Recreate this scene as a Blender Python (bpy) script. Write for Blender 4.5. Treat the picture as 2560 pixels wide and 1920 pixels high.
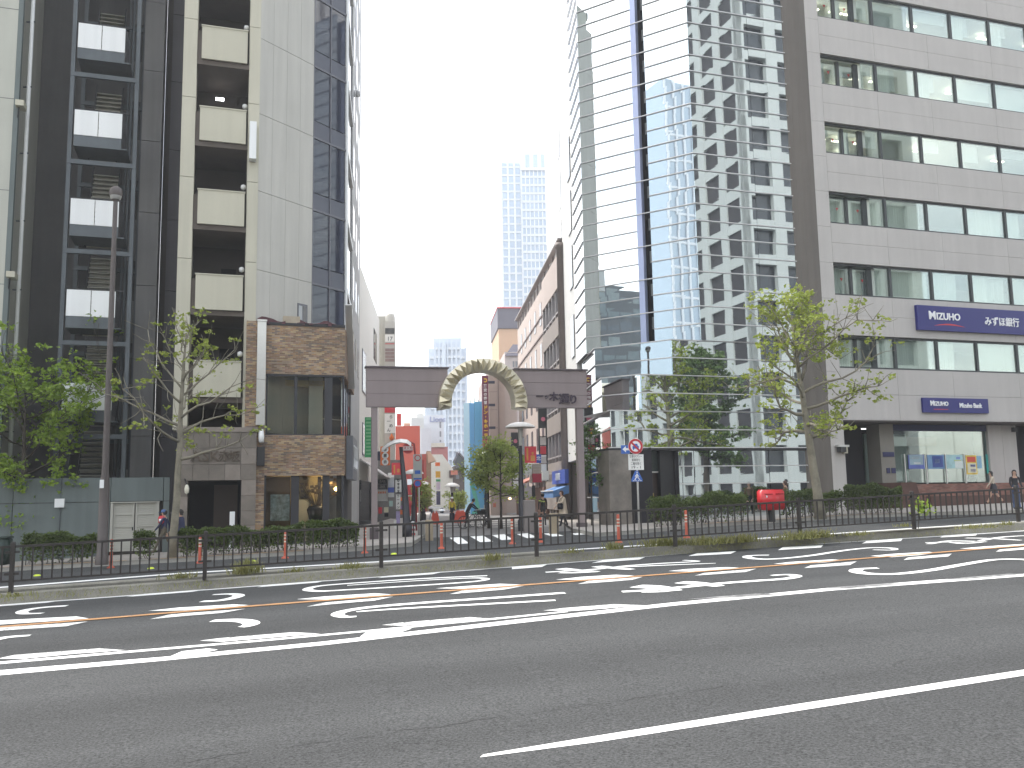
import bpy, bmesh, math, random
from mathutils import Vector, Matrix
rng = random.Random(7)
SC = bpy.context.scene
for _o in list(bpy.data.objects): bpy.data.objects.remove(_o)

# ------------------------------------------------------------------ camera
FPX, PITCH, ROLL = 2250.0, math.radians(7.1), math.radians(1.0)
CAMP = Vector((0, 0, 2.0))
_F = Vector((0, math.cos(PITCH), math.sin(PITCH)))
_U0 = Vector((0, -math.sin(PITCH), math.cos(PITCH))); _R0 = Vector((1, 0, 0))
_R = _R0*math.cos(ROLL) - _U0*math.sin(ROLL)
_U = _U0*math.cos(ROLL) + _R0*math.sin(ROLL)
cam = bpy.data.cameras.new('camera'); camo = bpy.data.objects.new('camera', cam)
SC.collection.objects.link(camo)
cam.sensor_width = 36; cam.lens = FPX/2560*36; cam.clip_start = 0.1; cam.clip_end = 3000
camo.matrix_world = Matrix(((_R.x, _U.x, -_F.x, CAMP.x), (_R.y, _U.y, -_F.y, CAMP.y), (_R.z, _U.z, -_F.z, CAMP.z), (0, 0, 0, 1)))
SC.camera = camo

# ------------------------------------------------------------------ sky, sun, exposure
SUN_EL, SUN_AZ = math.radians(56), math.radians(-48)      # azimuth from +Y, negative = left
w = bpy.data.worlds.new('World'); SC.world = w; w.use_nodes = True
nt = w.node_tree; nt.nodes.clear()
def _n(t, **k):
    n = nt.nodes.new(t)
    for a, b in k.items(): setattr(n, a, b)
    return n
out = _n('ShaderNodeOutputWorld'); bg = _n('ShaderNodeBackground'); bg.inputs[1].default_value = 0.12
sky = _n('ShaderNodeTexSky', sky_type='NISHITA', sun_disc=False)
sky.sun_elevation = SUN_EL; sky.sun_rotation = SUN_AZ
sky.air_density = 1.3; sky.dust_density = 2.5; sky.ozone_density = 1.0
tc = _n('ShaderNodeTexCoord'); mp = _n('ShaderNodeMapping'); mp.inputs['Scale'].default_value = (1, 1, 2.2)
no = _n('ShaderNodeTexNoise'); no.inputs['Scale'].default_value = 2.3; no.inputs['Detail'].default_value = 9; no.inputs['Roughness'].default_value = .55
rp = _n('ShaderNodeValToRGB'); rp.color_ramp.elements[0].position = .43; rp.color_ramp.elements[1].position = .65
rp.color_ramp.elements[0].color = (.18, .18, .18, 1)
mx = _n('ShaderNodeMix', data_type='RGBA'); mx.inputs[7].default_value = (9.4, 9.25, 8.9, 1)
L = nt.links.new
L(tc.outputs['Generated'], mp.inputs['Vector']); L(mp.outputs[0], no.inputs['Vector']); L(no.outputs[0], rp.inputs[0])
L(rp.outputs[0], mx.inputs[0]); L(sky.outputs[0], mx.inputs[6]); L(mx.outputs[2], bg.inputs[0]); L(bg.outputs[0], out.inputs[0])
sl = bpy.data.lights.new('sun', 'SUN'); sl.energy = 2.0; sl.angle = math.radians(12); sl.color = (1, .96, .9)
so = bpy.data.objects.new('sun', sl); SC.collection.objects.link(so)
_sd = Vector((math.sin(SUN_AZ)*math.cos(SUN_EL), math.cos(SUN_AZ)*math.cos(SUN_EL), math.sin(SUN_EL)))
so.rotation_euler = _sd.to_track_quat('Z', 'Y').to_euler(); so.location = (-20, 20, 80)
vs = SC.view_settings; vs.view_transform = 'Standard'; vs.look = 'None'; vs.gamma = 1; vs.exposure = 1.45; vs.use_curve_mapping = False
SC.cycles.use_denoising = True; SC.cycles.max_bounces = 8; SC.cycles.volume_bounces = 1
SC.cycles.transparent_max_bounces = 12; SC.cycles.sample_clamp_indirect = 6

# ------------------------------------------------------------------ geometry helpers
def ray(px, py): return _F + _R*((px-1280)/FPX) - _U*((py-960)/FPX)
def P(px, py, Y):
    d = ray(px, py); return CAMP + d*(Y/d.y)
def clamp(v, a, b): return max(a, min(b, v))
def gz(x, y):
    p = -.03 + .0303*clamp(x, -45, 60) + .0087*clamp(y, -30, 46)
    t = clamp((y-46)/18, 0, 1); t = t*t*(3-2*t)
    return p*(1-t) + .34*t
def G(px, py, dz=0.0):
    d = ray(px, py); a, b, c = .0303, .0087, -.03+dz
    t = (c - CAMP.z + a*CAMP.x + b*CAMP.y)/(d.z - a*d.x - b*d.y)
    return CAMP + d*t
def hor(px): return 1240 - .0175*(px-1280)

class Plane:
    """vertical facade: s along u, z up, o outward (towards n)"""
    def __init__(s, x, y, ang):
        a = math.radians(ang); s.o = Vector((x, y, 0)); s.u = Vector((math.cos(a), math.sin(a), 0)); s.n = Vector((math.sin(a), -math.cos(a), 0))
        s.ang = a
    def hit(s, px, py, off=0):
        d = ray(px, py); o = s.o + s.n*off
        t = (o-CAMP).dot(s.n)/d.dot(s.n); p = CAMP + d*t
        return (p-s.o).dot(s.u), p.z
    def S(s, px, py=1000, off=0): return s.hit(px, py, off)[0]
    def Z(s, px, py, off=0): return s.hit(px, py, off)[1]
    def pt(s, a, z, o=0): return s.o + s.u*a + s.n*o + Vector((0, 0, z))
def PL(px, Y, ang):
    p = P(px, hor(px), Y); return Plane(p.x, p.y, ang)

class MB:
    def __init__(s): s.v = []; s.f = []; s.m = []
    def quad(s, pts, mi=0):
        i = len(s.v); s.v += [tuple(p) for p in pts]; s.f.append(tuple(range(i, i+len(pts)))); s.m.append(mi)
    def hexa(s, p, mi=0):
        i = len(s.v); s.v += [tuple(q) for q in p]
        for f in ((3, 2, 1, 0), (4, 5, 6, 7), (0, 1, 5, 4), (1, 2, 6, 5), (2, 3, 7, 6), (3, 0, 4, 7)):
            s.f.append(tuple(i+k for k in f)); s.m.append(mi)
    def box(s, x0, x1, y0, y1, z0, z1, mi=0):
        s.hexa([(x0, y0, z0), (x1, y0, z0), (x1, y1, z0), (x0, y1, z0), (x0, y0, z1), (x1, y0, z1), (x1, y1, z1), (x0, y1, z1)], mi)
    def pbox(s, pl, a0, a1, z0, z1, o0, o1, mi=0):
        """box on a plane: a along, z up, o out"""
        s.hexa([pl.pt(a0, z0, o1), pl.pt(a1, z0, o1), pl.pt(a1, z0, o0), pl.pt(a0, z0, o0),
                pl.pt(a0, z1, o1), pl.pt(a1, z1, o1), pl.pt(a1, z1, o0), pl.pt(a0, z1, o0)], mi)
    def bar(s, p, q, wd, h=None, mi=0, up=(0, 0, 1)):
        p, q = Vector(p), Vector(q); d = (q-p).normalized(); h = h or wd; up = Vector(up)
        if abs(d.dot(up)) > .99: up = Vector((0, 1, 0))
        sd = d.cross(up).normalized(); u2 = sd.cross(d)
        a = sd*wd/2; b = u2*h/2
        s.hexa([p-a-b, p+a-b, p+a+b, p-a+b, q-a-b, q+a-b, q+a+b, q-a+b], mi)
    def tube(s, pts, rad, n=8, mi=0, cap=True):
        pts = [Vector(p) for p in pts]
        if not isinstance(rad, (list, tuple)): rad = [rad]*len(pts)
        i0 = len(s.v)
        for k, p in enumerate(pts):
            d = (pts[min(k+1, len(pts)-1)] - pts[max(k-1, 0)]).normalized()
            a = d.cross(Vector((0, 0, 1)))
            if a.length < .05: a = d.cross(Vector((0, 1, 0)))
            a.normalize(); b = d.cross(a)
            for j in range(n):
                t = 2*math.pi*j/n; s.v.append(tuple(p + (a*math.cos(t) + b*math.sin(t))*rad[k]))
        for k in range(len(pts)-1):
            for j in range(n):
                s.f.append((i0+k*n+j, i0+k*n+(j+1) % n, i0+(k+1)*n+(j+1) % n, i0+(k+1)*n+j)); s.m.append(mi)
        if cap:
            s.f.append(tuple(i0+j for j in range(n))[::-1]); s.m.append(mi)
            e = i0+(len(pts)-1)*n; s.f.append(tuple(e+j for j in range(n))); s.m.append(mi)
    def lathe(s, c, prof, n=20, mi=0, ax=None):
        """prof: (r, z) list around a vertical axis at c"""
        i0 = len(s.v); c = Vector(c)
        for r, z in prof:
            for j in range(n):
                t = 2*math.pi*j/n; s.v.append((c.x+r*math.cos(t), c.y+r*math.sin(t), c.z+z))
        for k in range(len(prof)-1):
            for j in range(n):
                s.f.append((i0+k*n+j, i0+k*n+(j+1) % n, i0+(k+1)*n+(j+1) % n, i0+(k+1)*n+j)); s.m.append(mi)
    def prism(s, poly, z0, z1, mi=0):
        """poly: 2D points counter-clockwise"""
        i = len(s.v); n = len(poly)
        s.v += [(p[0], p[1], z0) for p in poly] + [(p[0], p[1], z1) for p in poly]
        s.f.append(tuple(i+k for k in range(n))[::-1]); s.m.append(mi); s.f.append(tuple(i+n+k for k in range(n))); s.m.append(mi)
        for k in range(n): s.f.append((i+k, i+(k+1) % n, i+n+(k+1) % n, i+n+k)); s.m.append(mi)
    def build(s, name, mats, parent=None, smooth=False, kind=None, origin=None):
        me = bpy.data.meshes.new(name)
        v = s.v
        if origin is not None: v = [(a-origin[0], b-origin[1], c-origin[2]) for a, b, c in s.v]
        me.from_pydata(v, [], s.f); me.validate()
        for m in (mats if isinstance(mats, (list, tuple)) else [mats]): me.materials.append(m)
        if len(me.polygons) == len(s.m): me.polygons.foreach_set('material_index', s.m)
        if smooth: me.polygons.foreach_set('use_smooth', [True]*len(me.polygons))
        return link(name, me, parent, kind, origin)
def link(name, me, parent=None, kind=None, loc=None, rot=None):
    o = bpy.data.objects.new(name, me); SC.collection.objects.link(o)
    if parent is not None: o.parent = parent
    if loc is not None: o.location = loc
    if rot is not None: o.rotation_euler = rot
    if kind: o['kind'] = kind
    return o
def tag(o, label, cat=None, group=None, kind=None):
    if label: o['label'] = label
    if cat: o['category'] = cat
    if group: o['group'] = group
    if kind: o['kind'] = kind
    return o
def thing(name, label, cat, loc=(0, 0, 0), rz=0, group=None):
    o = bpy.data.objects.new(name, None); SC.collection.objects.link(o); o.empty_display_size = .2
    o.location = loc; o.rotation_euler = (0, 0, rz)
    return tag(o, label, cat, group)
def copy_tree(o, parent=None):
    c = o.copy(); SC.collection.objects.link(c)
    if parent is not None: c.parent = parent
    for ch in [k for k in bpy.data.objects if k.parent == o]: copy_tree(ch, c)
    return c
def B1(name, mat, parent, *a, **k):
    m = MB(); m.pbox(*a, **k); return m.build(name, mat, parent)

# ------------------------------------------------------------------ materials
_MC = {}
def M(name, col=(.5, .5, .5), rough=.7, metal=0, ns=3.0, na=.08, bump=0, bs=None, emit=None, es=0, streak=0, spec=.5, speck=0, speckscale=200, trans=0, alpha=1):
    if name in _MC: return _MC[name]
    m = bpy.data.materials.new(name); m.use_nodes = True; t = m.node_tree; b = t.nodes['Principled BSDF']; _MC[name] = m
    b.inputs['Roughness'].default_value = rough; b.inputs['Metallic'].default_value = metal; b.inputs['Specular IOR Level'].default_value = spec
    if trans: b.inputs['Transmission Weight'].default_value = trans
    if alpha < 1: b.inputs['Alpha'].default_value = alpha
    if emit: b.inputs['Emission Color'].default_value = (*emit, 1); b.inputs['Emission Strength'].default_value = es
    c4 = (*col, 1); b.inputs['Base Color'].default_value = c4
    if na > 0 or streak > 0 or speck > 0:
        g = t.nodes.new('ShaderNodeNewGeometry')
        prev = None
        def mixfac(fac_out, lo, hi):
            nonlocal prev
            r = t.nodes.new('ShaderNodeMapRange'); r.inputs['From Min'].default_value = .3; r.inputs['From Max'].default_value = .7
            r.inputs['To Min'].default_value = lo; r.inputs['To Max'].default_value = hi
            t.links.new(fac_out, r.inputs['Value'])
            if prev is None: prev = r.outputs[0]
            else:
                k = t.nodes.new('ShaderNodeMath'); k.operation = 'MULTIPLY'; t.links.new(prev, k.inputs[0]); t.links.new(r.outputs[0], k.inputs[1]); prev = k.outputs[0]
        if na > 0:
            n = t.nodes.new('ShaderNodeTexNoise'); n.inputs['Scale'].default_value = ns*.35; n.inputs['Detail'].default_value = 8; n.inputs['Roughness'].default_value = .65
            t.links.new(g.outputs['Position'], n.inputs['Vector']); mixfac(n.outputs[0], 1-na, 1+na)
        if streak > 0:
            mp = t.nodes.new('ShaderNodeMapping'); mp.inputs['Scale'].default_value = (2.2, 2.2, .12)
            n = t.nodes.new('ShaderNodeTexNoise'); n.inputs['Scale'].default_value = 1.6; n.inputs['Detail'].default_value = 5
            t.links.new(g.outputs['Position'], mp.inputs[0]); t.links.new(mp.outputs[0], n.inputs['Vector']); mixfac(n.outputs[0], 1-streak, 1+streak*.5)
        if speck > 0:
            n = t.nodes.new('ShaderNodeTexNoise'); n.inputs['Scale'].default_value = speckscale; n.inputs['Detail'].default_value = 3; n.inputs['Roughness'].default_value = .8
            t.links.new(g.outputs['Position'], n.inputs['Vector']); mixfac(n.outputs[0], 1-speck, 1+speck)
        hm = t.nodes.new('ShaderNodeVectorMath'); hm.operation = 'SCALE'; hm.inputs[0].default_value = col
        t.links.new(prev, hm.inputs['Scale']); t.links.new(hm.outputs[0], b.inputs['Base Color'])
    if bump > 0:
        g2 = t.nodes.new('ShaderNodeNewGeometry'); n = t.nodes.new('ShaderNodeTexNoise'); n.inputs['Scale'].default_value = bs or 30; n.inputs['Detail'].default_value = 6
        bp = t.nodes.new('ShaderNodeBump'); bp.inputs['Strength'].default_value = bump; bp.inputs['Distance'].default_value = .02
        t.links.new(g2.outputs['Position'], n.inputs['Vector']); t.links.new(n.outputs[0], bp.inputs['Height']); t.links.new(bp.outputs[0], b.inputs['Normal'])
    return m
def MLEAF(name, c1, c2):
    """leaf colour varies from leaf to leaf; some light passes through"""
    if name in _MC: return _MC[name]
    m = bpy.data.materials.new(name); m.use_nodes = True; t = m.node_tree; b = t.nodes['Principled BSDF']; _MC[name] = m
    g = t.nodes.new('ShaderNodeNewGeometry'); n = t.nodes.new('ShaderNodeTexNoise'); n.inputs['Scale'].default_value = 1.3; n.inputs['Detail'].default_value = 3
    ad = t.nodes.new('ShaderNodeMath'); ad.operation = 'MULTIPLY_ADD'; ad.inputs[1].default_value = .45
    t.links.new(g.outputs['Position'], n.inputs['Vector']); t.links.new(g.outputs['Random Per Island'], ad.inputs[0])
    sb = t.nodes.new('ShaderNodeMath'); sb.operation = 'MULTIPLY'; sb.inputs[1].default_value = .6; t.links.new(n.outputs[0], sb.inputs[0]); t.links.new(sb.outputs[0], ad.inputs[2])
    x = t.nodes.new('ShaderNodeMix'); x.data_type = 'RGBA'; x.inputs[6].default_value = (*c1, 1); x.inputs[7].default_value = (*c2, 1)
    t.links.new(ad.outputs[0], x.inputs[0]); t.links.new(x.outputs[2], b.inputs['Base Color']); b.inputs['Roughness'].default_value = .55
    tr = t.nodes.new('ShaderNodeBsdfTranslucent'); t.links.new(x.outputs[2], tr.inputs[0]); ms = t.nodes.new('ShaderNodeMixShader'); ms.inputs[0].default_value = .35
    t.links.new(b.outputs[0], ms.inputs[1]); t.links.new(tr.outputs[0], ms.inputs[2]); t.links.new(ms.outputs[0], t.nodes['Material Output'].inputs[0])
    return m
asphalt = M('asphalt', (.062, .0635, .064), .95, ns=.6, spec=.2, na=.12, bump=.4, bs=60, speck=.7, speckscale=38)
paint = M('road_paint', (.86, .86, .83), .7, ns=9, na=.08, speck=.10, speckscale=40)
paint_worn = M('worn_road_paint', (.62, .62, .6), .75, ns=14, na=.22, speck=.25, speckscale=50)
paint_faded = M('faded_road_paint', (.24, .24, .235), .8, ns=14, na=.25, speck=.3, speckscale=50)
orange_paint = M('orange_line_paint', (.42, .22, .09), .8, ns=9, na=.25, speck=.2, speckscale=40)
concrete = M('concrete', (.23, .22, .185), .9, ns=2.5, na=.28, bump=.3, bs=25, speck=.2, speckscale=30)
kerbstone = M('kerb_stone', (.3, .29, .26), .85, ns=2, na=.15, bump=.2, speck=.1, speckscale=30)
pave = M('sidewalk_paving', (.34, .31, .28), .85, ns=1.2, na=.12, bump=.2, speck=.1, speckscale=20)
fence_paint = M('fence_brown_paint', (.032, .027, .024), .55, ns=4, na=.2)

def lane_wear(m, ang):
    """tyre-polished bands and old patches running along the road"""
    t = m.node_tree; b = t.nodes['Principled BSDF']; src = b.inputs['Base Color'].links[0].from_socket
    g = t.nodes.new('ShaderNodeNewGeometry'); mp = t.nodes.new('ShaderNodeMapping'); mp.inputs['Rotation'].default_value = (0, 0, -ang); mp.inputs['Scale'].default_value = (.035, .55, 1)
    mp.vector_type = 'POINT'; n = t.nodes.new('ShaderNodeTexNoise'); n.inputs['Scale'].default_value = 1.0; n.inputs['Detail'].default_value = 4
    rot = t.nodes.new('ShaderNodeMapping'); rot.inputs['Rotation'].default_value = (0, 0, -ang); mp.inputs['Rotation'].default_value = (0, 0, 0)
    t.links.new(g.outputs['Position'], rot.inputs[0]); t.links.new(rot.outputs[0], mp.inputs[0]); t.links.new(mp.outputs[0], n.inputs['Vector'])
    r = t.nodes.new('ShaderNodeMapRange'); r.inputs['From Min'].default_value = .3; r.inputs['From Max'].default_value = .7; r.inputs['To Min'].default_value = .78; r.inputs['To Max'].default_value = 1.18; t.links.new(n.outputs[0], r.inputs[0])
    v = t.nodes.new('ShaderNodeVectorMath'); v.operation = 'SCALE'; t.links.new(src, v.inputs[0]); t.links.new(r.outputs[0], v.inputs['Scale']); t.links.new(v.outputs[0], b.inputs['Base Color'])
lane_wear(asphalt, math.radians(16.3))
def worn(m, amount, scale=9):
    """paint flaked away in places: asphalt shows between the grains"""
    t = m.node_tree; b = t.nodes['Principled BSDF']; src = b.inputs['Base Color'].links[0].from_socket
    g = t.nodes.new('ShaderNodeNewGeometry'); n = t.nodes.new('ShaderNodeTexNoise'); n.inputs['Scale'].default_value = scale; n.inputs['Detail'].default_value = 8; n.inputs['Roughness'].default_value = .75; t.links.new(g.outputs['Position'], n.inputs['Vector'])
    r = t.nodes.new('ShaderNodeMapRange'); r.inputs['From Min'].default_value = amount; r.inputs['From Max'].default_value = amount+.06; t.links.new(n.outputs[0], r.inputs[0])
    x = t.nodes.new('ShaderNodeMix'); x.data_type = 'RGBA'; x.inputs[7].default_value = (.11, .11, .11, 1); t.links.new(r.outputs[0], x.inputs[0]); t.links.new(src, x.inputs[6]); t.links.new(x.outputs[2], b.inputs['Base Color'])
worn(paint, .66); worn(paint_worn, .55); worn(paint_faded, .49, 5); worn(orange_paint, .60, 5)
# ------------------------------------------------------------------ ground, road, markings
m = MB(); xs = [-400, -200, -110, -70, -45, -30, -20, -12, -6, 0, 6, 12, 20, 30, 45, 60, 80, 120, 220, 420]
ys = [-120, -60, -30, -10, 0, 10, 20, 28, 34, 40, 46, 49, 52, 55, 58, 61, 64, 70, 90, 130, 200, 350, 700, 1200]
for y in ys:
    for x in xs: m.v.append((x, y, gz(x, y)))
for j in range(len(ys)-1):
    for i in range(len(xs)-1):
        a = j*len(xs)+i; m.f.append((a, a+1, a+1+len(xs), a+len(xs))); m.m.append(0)
road = m.build('road', asphalt, kind='structure')
tag(road, 'grey asphalt road with white and orange lane paint')

def strip_px(name, pts, mat, dz=.004, parent=road):
    """closed outline in photograph points laid on the road plane"""
    m = MB(); m.quad([G(x, y, dz) for x, y in pts][::-1]); return m.build(name, mat, parent)
def stroke(name, pts, width, mat, dz=.004, parent=road):
    """brush stroke along road points; width in metres, may vary"""
    w0 = width if isinstance(width, (list, tuple)) else [width]*len(pts)
    q = [G(x, y, dz) for x, y in pts]; n = len(q); m = MB(); Ls = []; Rs = []
    for k in range(n):
        d = q[min(k+1, n-1)] - q[max(k-1, 0)]; d.z = 0; d.normalize(); s = Vector((-d.y, d.x, 0))*w0[k]/2
        a, b = q[k]+s, q[k]-s; a.z = gz(a.x, a.y)+dz; b.z = gz(b.x, b.y)+dz; Ls.append(a); Rs.append(b)
    for k in range(n-1): m.quad([Rs[k], Rs[k+1], Ls[k+1], Ls[k]])
    return m.build(name, mat, parent)
def spline(pts, n=6):
    r = []
    for i in range(len(pts)-1):
        p0, p1, p2, p3 = pts[max(i-1, 0)], pts[i], pts[i+1], pts[min(i+2, len(pts)-1)]
        for k in range(n):
            t = k/n
            r.append(tuple(.5*(2*p1[c] + (p2[c]-p0[c])*t + (2*p0[c]-5*p1[c]+4*p2[c]-p3[c])*t*t + (3*p1[c]-p0[c]-3*p2[c]+p3[c])*t**3) for c in (0, 1)))
    return r + [tuple(pts[-1])]
def edge_line(name, top, bot, mat, dz=.004):
    m = MB(); a = [G(x, y, dz) for x, y in top]; b = [G(x, y, dz) for x, y in bot]
    for k in range(len(a)-1): m.quad([b[k], b[k+1], a[k+1], a[k]])
    return m.build(name, mat, road)
# long lines (measured upper and lower edges)
edge_line('lane_line', [(1208, 1886), (1500, 1838), (2000, 1759), (2560, 1674), (3000, 1607)], [(1200, 1893), (1500, 1854), (2000, 1776), (2560, 1688.5), (3000, 1620)], paint)
edge_line('lane_line', [(-700, 1742), (0, 1675.5), (403, 1642.5), (806, 1604), (1280, 1550), (1683, 1506), (2086, 1468.5), (2560, 1433.5), (3200, 1385)], [(-700, 1758), (0, 1688), (403, 1652), (806, 1613), (1280, 1559.5), (1683, 1514), (2086, 1475.5), (2560, 1440.5), (3200, 1391)], paint)
edge_line('lane_line', [(-700, 1718), (0, 1654), (318, 1627), (640, 1600), (900, 1577), (1280, 1540.5), (1420, 1527)], [(-700, 1726), (0, 1660), (318, 1632), (640, 1604.5), (900, 1581), (1280, 1544.5), (1420, 1530)], paint)
strip_px('paint_patch', [(425, 1641), (455, 1628), (520, 1621), (545, 1624), (500, 1634), (470, 1645)], paint, .006); strip_px('paint_patch', [(900, 1592), (915, 1580), (985, 1572), (1030, 1571), (1000, 1581), (950, 1590)], paint, .006)
edge_line('centre_line', [(-600, 1613), (0, 1565), (640, 1512), (1280, 1463), (1900, 1415.5), (2560, 1362.3), (3100, 1321)], [(-600, 1616.5), (0, 1568.5), (640, 1515.5), (1280, 1466), (1900, 1418), (2560, 1364.8), (3100, 1323.2)], orange_paint, .012)
edge_line('edge_line', [(-600, 1551), (0, 1506), (640, 1461), (1280, 1410+4), (1900, 1366), (2560, 1325), (3200, 1283)], [(-600, 1562), (0, 1514), (640, 1466), (1280, 1418), (1900, 1369.5), (2560, 1328), (3200, 1285.5)], paint)
# parallelogram marks beside the lines
def dash(x0, x1, x2, x3, ytop, ybot, ymid=None, mat=paint, dz=.008):
    strip_px('slow_mark', [(x0, ytop[0]), (x1, ytop[1]), (x3, ybot[1]), (x2, ybot[0])], mat, dz)
def dashes_upper(cx, yl, wd, h, mat=paint):
    """a slanted block whose upper edge starts left of its lower edge"""
    sl = -.075
    strip_px('slow_mark', [(cx-wd*.5, yl+h*.6-sl*-wd*.5*-1), (cx-wd*.28, yl-sl*-wd*-.28*-1-h*.2), (cx+wd*.42, yl+sl*wd*.42-h*.35), (cx+wd*.5, yl+sl*wd*.5+h*.15), (cx+wd*.2, yl+sl*wd*.2+h*.5)], mat, .008)
Z6 = lambda x, y: (x/1.728, 1380+y/1.728)
Z7 = lambda x, y: (1280+x/1.728, 1280+y/1.728)
for poly, mt in (
    # row along the edge line
    ([Z6(0, 222), Z6(330, 200), Z6(200, 219), Z6(0, 234)], paint), ([Z6(545, 194), Z6(640, 178), Z6(895, 160), Z6(830, 172)], paint),
    ([Z6(1110, 152), Z6(1170, 138), Z6(1430, 119), Z6(1370, 132)], paint), ([Z6(1632, 112), Z6(1690, 99), Z6(1925, 83), Z6(1870, 96)], paint),
    ([Z7(345, 220), Z7(400, 206), Z7(575, 195), Z7(550, 205)], paint), ([Z7(762, 190), Z7(800, 178), Z7(970, 169), Z7(945, 180)], paint), ([Z7(0, 236), Z7(155, 225), Z7(130, 237), Z7(0, 247)], paint),
    ([Z7(1150, 164), Z7(1170, 152), Z7(1345, 142), Z7(1335, 153)], paint), ([Z7(1512, 136), Z7(1530, 126), Z7(1688, 114), Z7(1680, 125)], paint), ([Z7(1850, 110), Z7(1862, 101), Z7(2010, 91), Z7(2005, 101)], paint), ([Z7(2160, 86), Z7(2175, 77), Z7(2330, 66), Z7(2320, 76)], paint),
    # pairs either side of the orange line
    ([Z6(-60, 318), Z6(0, 295), Z6(330, 278), Z6(384, 287), Z6(200, 300), Z6(0, 313)], paint), ([Z6(-60, 344), Z6(0, 326), Z6(380, 300), Z6(290, 320), Z6(0, 340)], paint_worn),
    ([Z6(640, 254), Z6(770, 240), Z6(1010, 226), Z6(1075, 229), Z6(960, 241), Z6(800, 252)], paint), ([Z6(648, 290), Z6(740, 268), Z6(1060, 245), Z6(960, 263), Z6(800, 276)], paint_worn),
    ([Z6(1282, 204), Z6(1400, 192), Z6(1620, 178), Z6(1690, 183), Z6(1560, 196), Z6(1420, 205)], paint), ([Z6(1325, 236), Z6(1400, 218), Z6(1700, 192), Z6(1620, 210), Z6(1450, 224)], paint_worn),
    ([Z6(1882, 157), Z6(2000, 148), Z6(2160, 137), Z6(2260, 141), Z6(2120, 150), Z6(2000, 158)], paint), ([Z6(1938, 183), Z6(1995, 167), Z6(2265, 146), Z6(2180, 162)], paint_worn),
    ([Z7(190, 292), Z7(300, 280), Z7(450, 271), Z7(528, 275), Z7(400, 287), Z7(290, 292)], paint), ([Z7(285, 311), Z7(330, 297), Z7(565, 280), Z7(520, 293), Z7(400, 303)], paint_worn),
    ([Z7(675, 255), Z7(760, 246), Z7(930, 238), Z7(1000, 242), Z7(900, 252), Z7(780, 257)], paint), ([Z7(790, 275), Z7(830, 263), Z7(1055, 245), Z7(1010, 259), Z7(900, 267)], paint_worn),
    ([Z7(1130, 224), Z7(1200, 216), Z7(1380, 205), Z7(1445, 208), Z7(1350, 218), Z7(1220, 226)], paint), ([Z7(1262, 242), Z7(1290, 230), Z7(1490, 213), Z7(1460, 229)], paint_worn),
    ([Z7(1548, 190), Z7(1640, 181), Z7(1800, 172), Z7(1835, 176), Z7(1760, 186), Z7(1640, 195)], paint), ([Z7(1692, 207), Z7(1710, 196), Z7(1900, 180), Z7(1885, 192)], paint_worn),
    ([Z7(1935, 158), Z7(2040, 149), Z7(2212, 138), Z7(2300, 140), Z7(2150, 152), Z7(2040, 160)], paint), ([Z7(2090, 172), Z7(2105, 162), Z7(2330, 142), Z7(2310, 154)], paint_worn),
    # row above the heavy line
    ([Z6(-20, 462), Z6(60, 445), Z6(430, 416), Z6(545, 424), Z6(300, 442), Z6(100, 462)], paint_worn), ([Z6(862, 383), Z6(950, 372), Z6(1270, 346), Z6(1385, 353), Z6(1200, 368), Z6(960, 388)], paint_worn),
    ([Z6(1650, 315), Z6(1740, 304), Z6(2030, 281), Z6(2130, 288), Z6(1980, 302), Z6(1740, 319)], paint_worn), ([Z7(135, 425), Z7(220, 415), Z7(440, 398), Z7(580, 403), Z7(420, 416), Z7(230, 430)], paint_worn),
    ([Z7(755, 377), Z7(860, 367), Z7(1050, 352), Z7(1180, 353), Z7(1040, 364), Z7(860, 374)], paint_faded), ([Z7(1350, 328), Z7(1440, 321), Z7(1620, 308), Z7(1720, 308), Z7(1600, 318), Z7(1440, 330)], paint_faded),
    ([Z7(1880, 290), Z7(1980, 280), Z7(2150, 266), Z7(2230, 266), Z7(2100, 277), Z7(1960, 289)], paint_faded)):
    strip_px('slow_mark', poly, mt, .008)
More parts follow.
